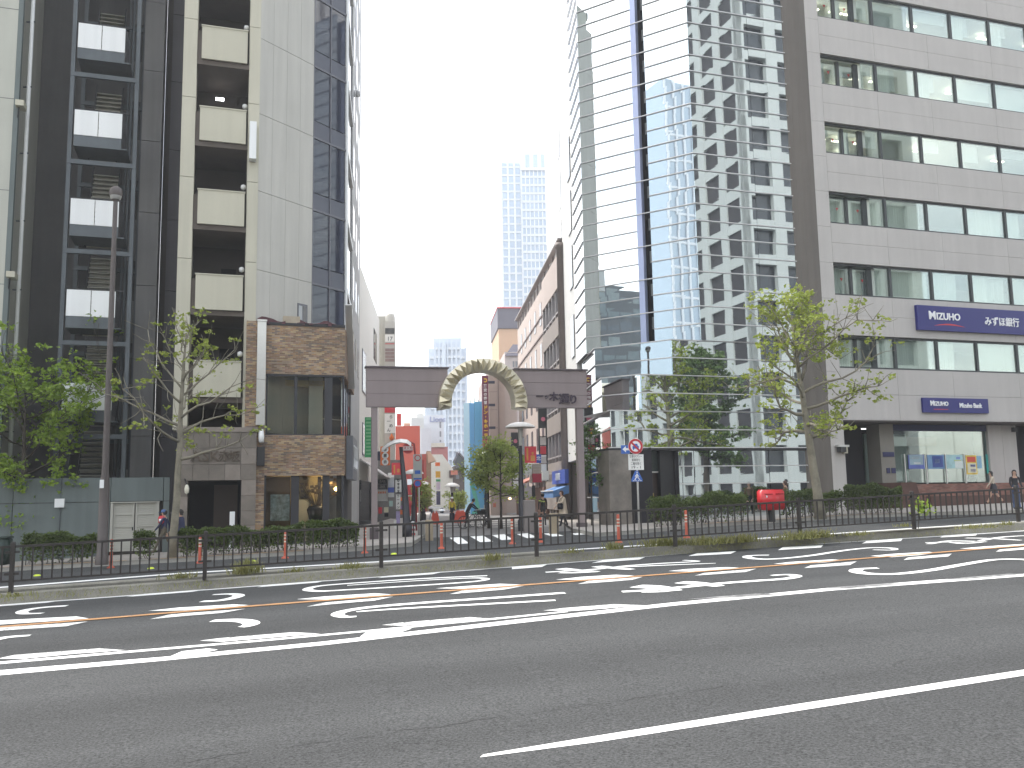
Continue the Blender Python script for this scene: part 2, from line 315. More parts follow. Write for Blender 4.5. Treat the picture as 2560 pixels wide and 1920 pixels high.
# stretched characters painted between the lines
def letter(zf, pts, wd, mt=paint):
    stroke('road_lettering', [zf(*p) for p in spline(pts)], [wd*(.55+.45*math.sin(math.pi*min(1, .25+.75*k/(6*(len(pts)-1))))) for k in range(6*(len(pts)-1)+1)], mt, .008)
Lr = [
 (Z6, [(290, 232), (200, 238), (130, 247), (95, 258), (110, 266), (185, 264)], .32), (Z6, [(870, 213), (940, 210), (1000, 200), (1032, 188), (1000, 181), (920, 184)], .34),
 (Z6, [(2105, 102), (1800, 116), (1500, 136), (1370, 148), (1328, 162), (1380, 169), (1500, 163), (1800, 145), (2040, 128), (2100, 117), (2040, 112), (1800, 124), (1500, 144)], .28),
 (Z6, [(915, 297), (1000, 294), (1060, 298), (1086, 308), (1070, 318), (1040, 324)], .38), (Z6, [(-160, 400), (-60, 385), (30, 368), (130, 360)], .34),
 (Z6, [(2440, 176), (2100, 200), (1800, 221), (1600, 238), (1490, 255), (1458, 270), (1490, 280), (1540, 278)], .34), (Z6, [(2400, 208), (2100, 224), (1800, 240), (1600, 253), (1540, 258)], .24),
 (Z7, [(145, 260), (250, 254), (370, 246), (500, 232), (640, 222), (760, 216), (800, 212), (740, 208)], .28), (Z7, [(205, 262), (280, 262), (370, 258)], .28), (Z7, [(365, 234), (420, 240), (520, 248)], .45), (Z7, [(420, 240), (650, 230), (880, 221)], .24), (Z7, [(210, 244), (280, 252), (370, 258)], .45),
 (Z7, [(475, 344), (600, 337), (760, 322), (900, 308), (1050, 297), (1180, 288), (1230, 277), (1190, 270), (1120, 274)], .34), (Z7, [(535, 320), (620, 325), (710, 340)], .6), (Z7, [(725, 303), (800, 308), (900, 320)], .5), (Z7, [(560, 345), (650, 343), (715, 336)], .22),
 (Z7, [(1110, 186), (1030, 188), (1018, 196), (1070, 203), (1160, 201), (1290, 188), (1420, 168), (1540, 155), (1640, 156), (1645, 164), (1560, 163)], .30),
 (Z7, [(1582, 242), (1500, 246), (1487, 256), (1540, 266), (1660, 267), (1800, 252), (1950, 226), (2080, 206), (2200, 204), (2250, 212)], .34),
 (Z7, [(1785, 132), (1880, 130), (1960, 130), (2050, 128)], .22), (Z7, [(1800, 138), (1850, 130), (1900, 124), (2000, 126)], .26), (Z7, [(1870, 126), (1950, 136), (2050, 128)], .2), (Z7, [(1960, 112), (2060, 114), (2200, 122)], .24), (Z7, [(2020, 124), (2120, 108), (2260, 100)], .24)]
for zf, pts, wd in Lr: letter(zf, pts, wd*.82)
for seg in range(46):
    xa = 260+seg*52; f_ = lambda x: 1931-.139*(x-260)+2.2*math.sin(x*.03)+1.2*math.sin(x*.11)
    if rng.random() < .6: stroke('seam_crack', [(xa+8*k, f_(xa+8*k)) for k in range(7)], [.006+.012*rng.random() for k in range(7)], M('tar_seam', (.04, .04, .04), .9, na=.2), .003)
# far carriageway: line behind the fence, zebra crossing
edge_line('edge_line', [(-600, 1513), (0, 1467), (450, 1432), (1000, 1400), (1280, 1383), (1480, 1370), (1900, 1345), (2560, 1302), (3200, 1259)], [(-600, 1516.5), (0, 1470), (450, 1434.6), (1000, 1402.2), (1280, 1385), (1480, 1372), (1900, 1346.6), (2560, 1303.4), (3200, 1260.2)], paint)
Z8 = lambda x, y: (880+x/3.072, 860+y/3.072)
for q in (((750, 1488), (835, 1483), (900, 1530), (815, 1537)), ((908, 1478), (1010, 1472), (1083, 1516), (985, 1522)), ((1075, 1468), (1170, 1460), (1235, 1500), (1150, 1506)),
          ((1265, 1460), (1350, 1452), (1425, 1484), (1345, 1491)), ((1465, 1455), (1545, 1450), (1625, 1472), (1540, 1479)), ((1680, 1455), (1740, 1451), (1800, 1461), (1715, 1467))):
    strip_px('zebra_stripe', [Z8(*p) for p in q], paint, .006)

# ------------------------------------------------------------------ median kerb, far kerbs and sidewalks
def kerb_strip(name, near, far, h, mat, bev=.03, kind='structure', parent=None, base=-.2):
    """raised strip between two road polylines (photograph points at road level)"""
    a = [G(x, y) for x, y in near] if not isinstance(near[0], Vector) else near
    b = [G(x, y) for x, y in far] if not isinstance(far[0], Vector) else far
    m = MB(); zz = lambda p, d: Vector((p.x, p.y, gz(p.x, p.y)+d))
    for k in range(len(a)-1):
        for i0, (lo, hi, dl, dh) in enumerate(((a, a, base, h-bev), (a, a, h-bev, h), (a, b, h, h), (b, b, h, base))):
            def q(src, kk, d, inset=0):
                p = src[kk]
                if inset: p = p + (b[kk]-a[kk]).normalized()*inset
                return zz(p, d)
            ins0 = bev if (i0 == 2) else 0; ins1 = bev if i0 == 1 else 0
            m.quad([q(lo, k, dl, ins0), q(lo, k+1, dl, ins0), q(hi, k+1, dh, ins1), q(hi, k, dh, ins1)])
    for kk in (0, len(a)-1):
        m.quad([zz(a[kk], base), zz(a[kk], h), zz(b[kk], h), zz(b[kk], base)])
    o = m.build(name, mat, parent, kind=None if parent else kind); return o
FU = Vector((23.7, 6.95, 0)).normalized(); FO = Vector((.64, 24.0, 0))            # fence line
FN = Vector((FU.y, -FU.x, 0))
def fpt(s, o=0, z=0):
    p = FO + FU*s + FN*o; return Vector((p.x, p.y, gz(p.x, p.y)+z))
ss = [-45+5*k for k in range(24)]
KH = .24
near_e = [G(x, y) for x, y in ((-1500, 1624), (-600, 1560), (0, 1512.5), (640, 1464.5), (1280, 1417), (1900, 1368.5), (2560, 1326.5), (3400, 1273))]
far_e = [FO + FU*((p-FO).dot(FU)) + FN*(-.12) for p in near_e]
median = kerb_strip('median_kerb', near_e, far_e, KH, concrete)
tag(median, 'weedy concrete median kerb below the fence')
SL_ = [-40, -30, -20, -10, FU.dot(G(1372, 1386)-FO)]
tag(kerb_strip('low_kerb', [FO+FU*s-FN*1.5 for s in SL_], [FO+FU*s-FN*1.85 for s in SL_], .22, concrete), 'low concrete kerb behind the left half of the fence')

# left and right far sidewalks
kl = [Vector((-70, 16.6, 0)), Vector((-40, 24.6, 0)), G(46, 1427), G(474, 1404), G(760, 1387), G(905, 1377), G(1030, 1366), G(1062, 1344)]
kl = [Vector((p.x, p.y, 0)) for p in kl]
def slab(name, front, back, h, mat, n=1):
    m = MB(); k2 = len(front)
    rows = []
    for t in range(n+1): rows.append([front[i].lerp(back[i], t/n) for i in range(k2)])
    zz = lambda p, d: (p.x, p.y, gz(p.x, p.y)+d)
    for t in range(n):
        for i in range(k2-1): m.quad([zz(rows[t][i], h), zz(rows[t][i+1], h), zz(rows[t+1][i+1], h), zz(rows[t+1][i], h)])
    return m.build(name, mat, kind='structure')
def kerbline(name, front, h, wd, mat, label):
    """each kerb stone about 1.2 m long is a part"""
    root = tag(bpy.data.objects.new(name, None), label, kind='structure'); SC.collection.objects.link(root)
    for i in range(len(front)-1):
        a, b = front[i], front[i+1]; Lg = (b-a).length; n = max(1, round(Lg/1.2)); d = (b-a)/n; s = Vector((-d.y, d.x, 0)).normalized()*wd
        for k in range(n):
            p = a + d*k + d*.006; q = a + d*(k+1) - d*.006; m = MB()
            zz = lambda v, e: Vector((v.x, v.y, gz(v.x, v.y)+e))
            m.hexa([zz(p, -.1), zz(q, -.1), zz(q+s, -.1), zz(p+s, -.1), zz(p+s*.12, h), zz(q+s*.12, h), zz(q+s, h), zz(p+s, h)]); m.build('kerb_stone', mat, root)
    return root
back_l = [Vector((p.x, p.y, 0)) for p in (Vector((-73, 30, 0)), Vector((-43, 38, 0)), Vector((-18, 43, 0)), Vector((-12.5, 44, 0)), Vector((-10, 46, 0)), Vector((-9.0, 60, 0)), Vector((-10.0, 80, 0)), Vector((-9.6, 105, 0)))]
kl2 = kl[:-1] + [G(930, 1338)]
kl_side = [Vector((-5.8, 46, 0)), Vector((-6.6, 60, 0)), Vector((-9, 105, 0))]
sw_l = slab('sidewalk', kl[:6] + [kl[6], Vector((kl[7].x, kl[7].y, 0))], back_l, .14, pave, 4)
tag(sw_l, 'paved sidewalk in front of the left buildings')
kerbline('kerb', kl, .15, .18, kerbstone, 'kerb stones along the left sidewalk')
kr = [Vector((p.x, p.y, 0)) for p in (G(1440, 1336), G(1490, 1342), G(1600, 1334), G(1765, 1318), G(2120, 1296), G(2350, 1288), G(2560, 1284), G(2900, 1268))]
kr[0] = Vector((kr[0].x, kr[0].y+2.2, 0))
back_r = [Vector((2.6, 60, 0)), Vector((5, 60, 0)), Vector((9, 56, 0)), Vector((13, 54, 0)), Vector((20, 56, 0)), Vector((24, 57, 0)), Vector((30, 58, 0)), Vector((40, 60, 0))]
sw_r = slab('sidewalk', kr, back_r, .14, pave, 3); tag(sw_r, 'paved sidewalk in front of the glass building and the bank')
kerbline('kerb', kr, .15, .18, kerbstone, 'kerb stones along the right sidewalk')
yel = M('kerb_orange_paint', (.55, .28, .06), .8, ns=6, na=.25)
for pts, lab in ((kl[1:5], 0), (kr[3:6], 1)):
    m = MB()
    for i in range(len(pts)-1):
        a, b = pts[i], pts[i+1]; s = Vector((-(b-a).y, (b-a).x, 0)).normalized(); n = 8
        for k in range(n):
            p = a.lerp(b, k/n); q = a.lerp(b, (k+1)/n)
            if rng.random() < .12: continue
            m.quad([(p.x+s.x*.03, p.y+s.y*.03, gz(p.x, p.y)+.156), (q.x+s.x*.03, q.y+s.y*.03, gz(q.x, q.y)+.156), (q.x+s.x*.15, q.y+s.y*.15, gz(q.x, q.y)+.156), (p.x+s.x*.15, p.y+s.y*.15, gz(p.x, p.y)+.156)])
    m.build('kerb_paint', yel, road)

m = MB(); q0 = [(-9.6, 40.6), (5.5, 42.2)]
rows = [(40.8, -4.6, 3.2), (46, -5.2, 3.2), (50, -5.6, 3.0), (54, -6, 2.8), (58, -6.3, 2.6), (62, -6.7, 2.3), (68, -7.2, 2.0), (85, -8.3, 1.0), (110, -9.6, -.5), (200, -16, -6)]
for (y0, a0, b0), (y1, a1, b1) in zip(rows[:-1], rows[1:]): m.quad([(a0, y0, gz(a0, y0)+.006), (b0, y0, gz(b0, y0)+.006), (b1, y1, gz(b1, y1)+.006), (a1, y1, gz(a1, y1)+.006)])
tag(m.build('side_street', M('pale_worn_asphalt', (.17, .165, .16), .9, ns=1, na=.12, bump=.2, speck=.2, speckscale=30), kind='structure'), 'pale worn asphalt of the narrow shopping street')
# ------------------------------------------------------------------ median fence
fence = thing('median_fence', 'dark brown steel railing standing on the median kerb', 'fence', tuple(fpt(0, 0, KH)))
post_px = [-480, 36, 515, 953, 1340, 1686, 1998, 2284, 2546, 2790]
def fs(px):
    d = ray(px, 1300); n = Vector((-FU.y, FU.x, 0)); t = (FO-CAMP).dot(n)/d.dot(n); return (CAMP+d*t-FO).dot(FU)
fp = [fs(x) for x in post_px]
FH = 1.10
ctr = fpt(0, 0, KH)
def rel(p): return tuple(Vector(p)-ctr)
mpost = MB(); mpost.box(-.045, .045, -.045, .045, -.02, FH); mpost.hexa([(-.045, -.045, FH), (.045, -.045, FH), (.045, .045, FH), (-.045, .045, FH), (-.03, -.03, FH+.03), (.03, -.03, FH+.03), (.03, .03, FH+.03), (-.03, .03, FH+.03)])
pm = bpy.data.meshes.new('post'); pm.from_pydata(mpost.v, [], mpost.f); pm.materials.append(fence_paint)
bm_ = bpy.data.meshes.new('baluster'); mb = MB(); mb.box(-.017, .017, -.014, .014, 0, .78); bm_.from_pydata(mb.v, [], mb.f); bm_.materials.append(fence_paint)
ang = math.atan2(FU.y, FU.x)
for s in fp: link('post', pm, fence, loc=rel(fpt(s, 0, KH)), rot=(0, 0, ang))
for a, b in zip(fp[:-1], fp[1:]):
    for nm, h, t in (('top_rail', 1.02, .055), ('bottom_rail', .26, .04)):
        m = MB(); m.bar(rel(fpt(a+.05, 0, KH+h)), rel(fpt(b-.05, 0, KH+h)), t, t); m.build(nm, fence_paint, fence)
    n = round((b-a)/.205)
    for k in range(1, n):
        link('baluster', bm_, fence, loc=rel(fpt(a+(b-a)*k/n, 0, KH+.25)), rot=(0, 0, ang))
    for h in (.42, .9):
        for s in (a+.09, b-.09):
            m = MB(); m.bar(rel(fpt(s-.06, .03, KH+h)), rel(fpt(s+.06, .03, KH+h)), .03, .05); m.build('bracket', fence_paint, fence)
# ------------------------------------------------------------------ glass kinds
def MGLASS(name, tint=(.8, .85, .85), refl=.25, rough=.02, rcol=(1, 1, 1), rmax=.95):
    """thin window glass: lets light through, mirrors more at grazing angles"""
    if name in _MC: return _MC[name]
    m = bpy.data.materials.new(name); m.use_nodes = True; t = m.node_tree; _MC[name] = m
    for n in list(t.nodes):
        if n.type == 'BSDF_PRINCIPLED': t.nodes.remove(n)
    tr = t.nodes.new('ShaderNodeBsdfTransparent'); tr.inputs[0].default_value = (*tint, 1)
    gl = t.nodes.new('ShaderNodeBsdfGlossy'); gl.inputs['Roughness'].default_value = rough; gl.inputs[0].default_value = (*rcol, 1)
    lw = t.nodes.new('ShaderNodeLayerWeight'); lw.inputs[0].default_value = .35
    mr = t.nodes.new('ShaderNodeMapRange'); mr.inputs['To Min'].default_value = refl; mr.inputs['To Max'].default_value = rmax
    ms = t.nodes.new('ShaderNodeMixShader'); t.links.new(lw.outputs['Fresnel'], mr.inputs[0]); t.links.new(mr.outputs[0], ms.inputs[0])
    t.links.new(tr.outputs[0], ms.inputs[1]); t.links.new(gl.outputs[0], ms.inputs[2]); t.links.new(ms.outputs[0], t.nodes['Material Output'].inputs[0])
    return m
def MMIRROR(name, col, rough=.015, wav=.02, ws=.5):
    if name in _MC: return _MC[name]
    m = M(name, col, rough, 1, na=0); t = m.node_tree; b = t.nodes['Principled BSDF']
    g = t.nodes.new('ShaderNodeNewGeometry'); n = t.nodes.new('ShaderNodeTexNoise'); n.inputs['Scale'].default_value = ws; n.inputs['Detail'].default_value = 1
    bp = t.nodes.new('ShaderNodeBump'); bp.inputs['Strength'].default_value = wav; bp.inputs['Distance'].default_value = .1
    t.links.new(g.outputs['Position'], n.inputs['Vector']); t.links.new(n.outputs[0], bp.inputs['Height']); t.links.new(bp.outputs[0], b.inputs['Normal'])
    return m
shop_glass = MGLASS('shop_window_glass', (.85, .86, .82), .0)
dark_glass = M('dark_window_glass', (.025, .03, .04), .06, na=.2, ns=1, spec=.6)
cream = M('cream_wall', (.50, .475, .38), .8, ns=.8, na=.05, streak=.07)
cream_panel = M('cream_balcony_panel', (.50, .475, .375), .7, ns=1.2, na=.04, streak=.05)
cream_pale = M('pale_cream_wall', (.46, .46, .40), .8, ns=.6, na=.04, streak=.07)
grey_panel = M('grey_wall_panel', (.19, .185, .18), .8, ns=.8, na=.08, streak=.10)
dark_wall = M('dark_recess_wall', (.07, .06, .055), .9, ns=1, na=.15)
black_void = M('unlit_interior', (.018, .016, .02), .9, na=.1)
steel = M('blue_grey_steel', (.085, .10, .11), .55, ns=3, na=.15, streak=.1)
white_sheet = M('white_metal_sheet', (.8, .81, .8), .5, ns=1, na=.03, streak=.05)
grey_paintwall = M('blue_grey_painted_wall', (.135, .16, .155), .8, ns=1.2, na=.07, streak=.12)
stone = M('brown_stone_tile', (.18, .155, .13), .6, ns=5, na=.22, bump=.08, bs=12)
stone2 = M('pale_stone_tile', (.24, .205, .175), .6, ns=5, na=.2, bump=.08, bs=12)
door_paint = M('cream_door_paint', (.42, .41, .36), .7, ns=2, na=.06)
black_metal = M('black_metal', (.02, .02, .022), .5, na=.1)
alu = M('aluminium', (.62, .62, .6), .35, .85, ns=2, na=.05)
silver_duct = M('dull_silver_sheet', (.58, .57, .53), .35, .6, ns=1.2, na=.12)

def MBRICK(name, ang, cols, mortar, bw=.22, bh=.068):
    """small face bricks, too fine to pick apart at this distance"""
    m = bpy.data.materials.new(name); m.use_nodes = True; t = m.node_tree; b = t.nodes['Principled BSDF']; _MC[name] = m
    g = t.nodes.new('ShaderNodeNewGeometry'); mp = t.nodes.new('ShaderNodeMapping'); mp.inputs['Rotation'].default_value = (0, 0, -ang)
    t.links.new(g.outputs['Position'], mp.inputs[0]); sp = t.nodes.new('ShaderNodeSeparateXYZ'); cb = t.nodes.new('ShaderNodeCombineXYZ')
    t.links.new(mp.outputs[0], sp.inputs[0]); t.links.new(sp.outputs[0], cb.inputs[0]); t.links.new(sp.outputs[2], cb.inputs[1])
    br = t.nodes.new('ShaderNodeTexBrick'); br.inputs['Scale'].default_value = 1; br.inputs['Brick Width'].default_value = bw; br.inputs['Row Height'].default_value = bh
    br.inputs['Mortar Size'].default_value = .008; br.inputs['Color1'].default_value = (0, 0, 0, 1); br.inputs['Color2'].default_value = (1, 1, 1, 1); br.inputs['Mortar'].default_value = (.5, .5, .5, 1); br.inputs['Bias'].default_value = 0
    t.links.new(cb.outputs[0], br.inputs['Vector'])
    rp = t.nodes.new('ShaderNodeValToRGB'); rp.color_ramp.interpolation = 'CONSTANT'; e = rp.color_ramp.elements
    e[0].color = (*cols[0], 1); e[0].position = 0; e[1].color = (*cols[1], 1); e[1].position = 1/len(cols)
    for k in range(2, len(cols)): q = e.new(k/len(cols)); q.color = (*cols[k], 1)
    t.links.new(br.outputs['Color'], rp.inputs[0])
    mx = t.nodes.new('ShaderNodeMix'); mx.data_type = 'RGBA'; mx.inputs[7].default_value = (*mortar, 1); t.links.new(br.outputs['Fac'], mx.inputs[0]); t.links.new(rp.outputs[0], mx.inputs[6])
    n = t.nodes.new('ShaderNodeTexNoise'); n.inputs['Scale'].default_value = 1.1; n.inputs['Detail'].default_value = 6; t.links.new(g.outputs['Position'], n.inputs['Vector'])
    mr = t.nodes.new('ShaderNodeMapRange'); mr.inputs['From Min'].default_value = .3; mr.inputs['From Max'].default_value = .7; mr.inputs['To Min'].default_value = .72; mr.inputs['To Max'].default_value = 1.2; t.links.new(n.outputs[0], mr.inputs[0])
    vm = t.nodes.new('ShaderNodeVectorMath'); vm.operation = 'SCALE'; t.links.new(mx.outputs[2], vm.inputs[0]); t.links.new(mr.outputs[0], vm.inputs['Scale']); t.links.new(vm.outputs[0], b.inputs['Base Color'])
    b.inputs['Roughness'].default_value = .75
    bp = t.nodes.new('ShaderNodeBump'); bp.inputs['Strength'].default_value = .5; bp.inputs['Distance'].default_value = .012; bp.invert = True; t.links.new(br.outputs['Fac'], bp.inputs['Height']); t.links.new(bp.outputs[0], b.inputs['Normal'])
    return m
A18 = math.radians(18)
brick = MBRICK('mixed_brown_brick', A18, [(.25, .15, .085), (.33, .20, .10), (.18, .11, .07), (.40, .29, .16), (.27, .16, .11), (.16, .12, .10), (.33, .24, .17)], (.27, .22, .16))
brick_side = MBRICK('mixed_brown_brick_side', math.radians(98), [(.20, .115, .07), (.25, .15, .085), (.16, .09, .06), (.28, .19, .11), (.21, .13, .10)], (.2, .165, .13))

# ------------------------------------------------------------------ lettering
_TX = {}
def text_obj(name, body, pl, s, z, height, mat, parent, off=.03, align='LEFT', depth=.01, bold=.0, sx=1.0, vertical=False, rot=0):
    """letters standing proud of a facade plane; height = letter height in metres"""
    if vertical: body = '\n'.join(body)
    key = (body, bold, align, vertical)
    if key not in _TX:
        c = bpy.data.curves.new('lettering', 'FONT'); c.body = body; c.size = 1; c.align_x = align; c.align_y = 'CENTER' if not vertical else 'TOP'; c.extrude = .02; c.offset = bold; c.resolution_u = 3
        if vertical: c.space_line = .82
        to = bpy.data.objects.new('tmp', c); SC.collection.objects.link(to); dg = bpy.context.evaluated_depsgraph_get(); dg.update()
        me = bpy.data.meshes.new_from_object(to.evaluated_get(dg)); bpy.data.objects.remove(to); _TX[key] = me
    me = _TX[key].copy(); me.materials.clear(); me.materials.append(mat)
    for p in me.polygons: p.material_index = 0
    o = bpy.data.objects.new(name, me); SC.collection.objects.link(o)
    k = height/(.90 if any(ord(c) > 0x2E80 for c in body) else .72)
    R3 = Matrix(((pl.u.x, 0, pl.n.x), (pl.u.y, 0, pl.n.y), (0, 1, 0)))
    o.matrix_world = Matrix.Translation(pl.pt(s, z, off)) @ R3.to_4x4() @ Matrix.Rotation(rot, 4, 'Z') @ Matrix.Diagonal((k*sx, k, depth/.02, 1))
    if parent is not None:
        o.parent = parent; o.matrix_parent_inverse = (Matrix.LocRotScale(parent.location, parent.rotation_euler, None)).inverted()
    return o

# ================================================================== far left cream building
NB = PL(-18, 36.2, 18)
nb = thing('apartment_building', 'cream apartment building cut by the left edge of the picture', 'building')
m = MB(); m.pbox(NB, -14, 0, -3, 40, -16, 0); m.build('wall', cream_pale, nb)
for z in range(3, 40, 4):
    B1('joint', grey_panel, nb, NB, -14, 0.004, z, z+.03, -.02, .006)
B1('corner_strip', grey_paintwall, nb, NB, -.02, .16, -2, 40, -.25, .02)
pp = NB.pt(.34, 0, -.9)
m = MB(); m.tube([(pp.x, pp.y, .5), (pp.x, pp.y, 40)], .085, 10); pipe = m.build('drain_pipe', white_sheet, nb, True)
for z in range(2, 40, 3):
    m = MB(); m.bar((pp.x-.25, pp.y, z), (pp.x+.12, pp.y, z), .05, .05); m.build('pipe_bracket', steel, nb)
for zz_ in (NB.Z(20, 262), NB.Z(12, 690)):
    m = MB(); m.pbox(NB, .1, .42, zz_-.1, zz_+.14, -.3, .35); m.build('wall_lamp', cream_panel, nb)
    m = MB(); m.bar(NB.pt(.2, zz_-.1, .1), NB.pt(.1, zz_-.9, -.1), .05); m.build('lamp_arm', black_metal, nb)

# ================================================================== grey wall with louvred doors
GW = PL(200, 35.8, 18)
gw = thing('grey_wall', 'blue-grey painted wall with cream louvred double doors', 'wall')
gtop = GW.Z(200, 1195); s0, s1 = GW.S(-60, 1250), GW.S(424, 1250)
sj = [s0, GW.S(32, 1250), GW.S(152, 1250), GW.S(276, 1250), GW.S(408, 1250), s1]
zj = GW.Z(200, 1256)
for i in range(5):
    a, b = sj[i]+.012, sj[i+1]-.012
    mt = white_sheet if i == 0 else (steel if i == 4 else grey_paintwall)
    mt = grey_paintwall
    B1('panel', mt, gw, GW, a, b, zj+.012, gtop, -.22, 0)
    if i != 3: B1('panel', mt, gw, GW, a, b, -2, zj-.012, -.22, 0)
B1('wall_core', dark_wall, gw, GW, s0, s1, -2, gtop-.03, -.3, -.23)
d0, d1 = GW.S(282, 1300), GW.S(390, 1300); dz0, dz1 = GW.Z(330, 1378), zj-.05; dm = (d0+d1)/2
B1('door_frame', door_paint, gw, GW, d0-.12, d1+.12, dz1, dz1+.04, -.2, .03)
for a, b in ((d0, dm-.02), (dm+.02, d1)):
    dr = B1('door', door_paint, gw, GW, a, b, dz0, dz1-.01, -.16, -.1)
    for k in range(24):
        z = dz0+.12+k*(dz1-dz0-.2)/24
        m = MB(); m.hexa([GW.pt(a+.07, z, -.085), GW.pt(b-.07, z, -.085), GW.pt(b-.07, z+.005, -.1), GW.pt(a+.07, z+.005, -.1), GW.pt(a+.07, z+.03, -.098), GW.pt(b-.07, z+.03, -.098), GW.pt(b-.07, z+.07, -.1), GW.pt(a+.07, z+.07, -.1)]); m.build('slat', door_paint, dr)
    for k in range(1, 4): B1('rail', door_paint, dr, GW, a+.01, b-.01, dz0+(dz1-dz0)*k/4, dz0+(dz1-dz0)*k/4+.06, -.1, -.06)
    B1('stile', door_paint, dr, GW, a, a+.07, dz0, dz1-.01, -.1, -.07); B1('stile', door_paint, dr, GW, b-.07, b, dz0, dz1-.01, -.1, -.07)
B1('door_handle', black_metal, gw, GW, dm-.09, dm-.05, GW.Z(330, 1326), GW.Z(330, 1318), -.07, -.02)
for a in (d0-.1, d1+.005): B1('door_post', door_paint, gw, GW, a, a+.095, dz0, dz1, -.19, .01)
s_, z_ = GW.hit(150, 1257)
m = MB(); m.pbox(GW, s_-.17, s_+.17, z_-.18, z_+.16, .004, .16); m.build('meter_box', white_sheet, gw)
m = MB(); m.tube([GW.pt(s_+.02, z_+.16, .03), GW.pt(s_+.05, gtop, .03)], .018, 6); m.build('conduit', steel, gw)
m = MB(); m.tube([GW.pt(s_+.02, z_-.18, .03), GW.pt(s_, -.5, .03)], .018, 6); m.build('conduit', steel, gw)

# ================================================================== steel fire stair between the buildings
FSP = PL(230, 38.0, 18)
st = thing('fire_stair', 'dark steel fire stair with white panel balconies between left buildings', 'stairs')
tops = [FSP.Z(250, 64), FSP.Z(235, 276), FSP.Z(225, 496), FSP.Z(215, 723), FSP.Z(205, 958), FSP.Z(200, 1168)]
fl = (tops[0]-tops[4])/4
tops = [tops[4]+fl*k for k in range(-1, 9)]
pa0, pa1 = FSP.S(176, 530), FSP.S(297, 530); c0, c1 = FSP.S(166, 530, -.3), FSP.S(331, 530, -.3)
for s in (c0, c1):
    for o in (-.3, -3.4):
        B1('column', steel, st, FSP, s-.085, s+.085, -1.5, tops[-1]+2, o-.2, o)
for k, zt in enumerate(tops):
    pm_ = (pa0+pa1)/2; hb = FSP.Z(225, 496)-FSP.Z(225, 560); hk = .45
    for a, b in ((pa0, pm_-.015), (pm_+.015, pa1)): B1('balcony_panel', white_sheet, st, FSP, a, b, zt-hb, zt, 0, .03)
    B1('kick_plate', steel, st, FSP, pa0, pa1, zt-hb-hk, zt-hb-.02, -.02, .02)
    B1('landing', steel, st, FSP, pa0, pa1+.25, zt-hb-hk-.06, zt-hb-hk, -1.6, .02)
    B1('hand_rail', black_metal, st, FSP, pa0-.03, pa1+.3, zt+.02, zt+.06, -.02, .04)
    for q in range(9): B1('mesh_bar', black_metal, st, FSP, pa1+.02, pa1+.04, zt-hb-.2, zt, -.2*q-.02, -.2*q)
    B1('beam', steel, st, FSP, c0-.08, c1+.08, zt-hb-hk-.75, zt-hb-hk-.55, -.42, -.28)
    B1('beam', steel, st, FSP, c0-.08, c1+.08, zt-hb-hk-.75, zt-hb-hk-.55, -3.5, -3.36)
    # flight rising behind the landing
    z0 = zt-hb-hk; m = MB(); n = 16
    fx0, fx1 = pa0+.45, pa0+1.55
    for q in range(n):
        m.pbox(FSP, fx0, fx1, z0+q*fl/n, z0+q*fl/n+.04, -1.7-q*.11, -1.43-q*.11); m.pbox(FSP, fx0, fx1, z0+q*fl/n-.1, z0+q*fl/n, -1.72-q*.11, -1.70-q*.11)
    m.build('stair_flight', M('stair_tread', (.45, .44, .38), .8, na=.15), st)
    for sx_ in (fx0-.05, fx1):
        m = MB(); m.hexa([FSP.pt(sx_, z0-.12, -1.45), FSP.pt(sx_+.05, z0-.12, -1.45), FSP.pt(sx_+.05, z0+fl-.12, -1.45-n*.11), FSP.pt(sx_, z0+fl-.12, -1.45-n*.11), FSP.pt(sx_, z0+.2, -1.4), FSP.pt(sx_+.05, z0+.2, -1.4), FSP.pt(sx_+.05, z0+fl+.2, -1.4-n*.11), FSP.pt(sx_, z0+fl+.2, -1.4-n*.11)]); m.build('stringer', black_metal, st)
    B1('door', grey_panel, st, FSP, fx1+.35, fx1+1.0, z0+.05, z0+2.1, -4.25, -4.2)
B1('back_wall', M('stair_back_wall', (.09, .088, .085), .9, na=.1, streak=.1), st, FSP, c0-3.2, c1+.6, -2, 38, -4.8, -4.3)

# ================================================================== cream tower
TF = Plane(-12.8, 37.0, 18)
tw = thing('cream_tower', 'tall cream tower with stacked balconies over a stone entrance', 'building')
Ht = 38.0
# grey stepped wall on its left
GP = PL(370, 41.0, 18)
gs = [GP.S(343, 640), GP.S(348, 640), GP.S(394, 640), GP.S(412, 640), GP.S(450, 640)]
zc = [-2+3.5*k for k in range(12)]
for z in zc:
    B1('grey_panel', grey_panel, tw, GP, gs[0], gs[2], z+.015, z+3.485, -1.5, 0)
    B1('grey_panel', M('darker_grey_wall_panel', (.095, .09, .095), .8, na=.08, streak=.08), tw, GP, gs[3], gs[4]+1.5, z+.015, z+3.485, -2.5, -.9)
B1('slot_wall', dark_wall, tw, GP, gs[2], gs[3], -2, Ht, -2.5, -1.6)
for k in range(3):
    q = GP.pt(gs[0]-.35-.16*k, 0, -.2)
    m = MB(); m.tube([(q.x, q.y, 0), (q.x, q.y, Ht)], .05+.02*(k == 1), 8); m.build('pipe', steel, tw, True)
ps0, ps1 = TF.S(443.5, 640), TF.S(479, 640); cs0, cs1 = TF.S(614, 640), TF.S(639, 640)
zb = TF.Z(470, 1075)
zl = TF.Z(460, 240); fh = TF.Z(460, 240)-TF.Z(455, 440)
k = 0; z = zl+fh*4
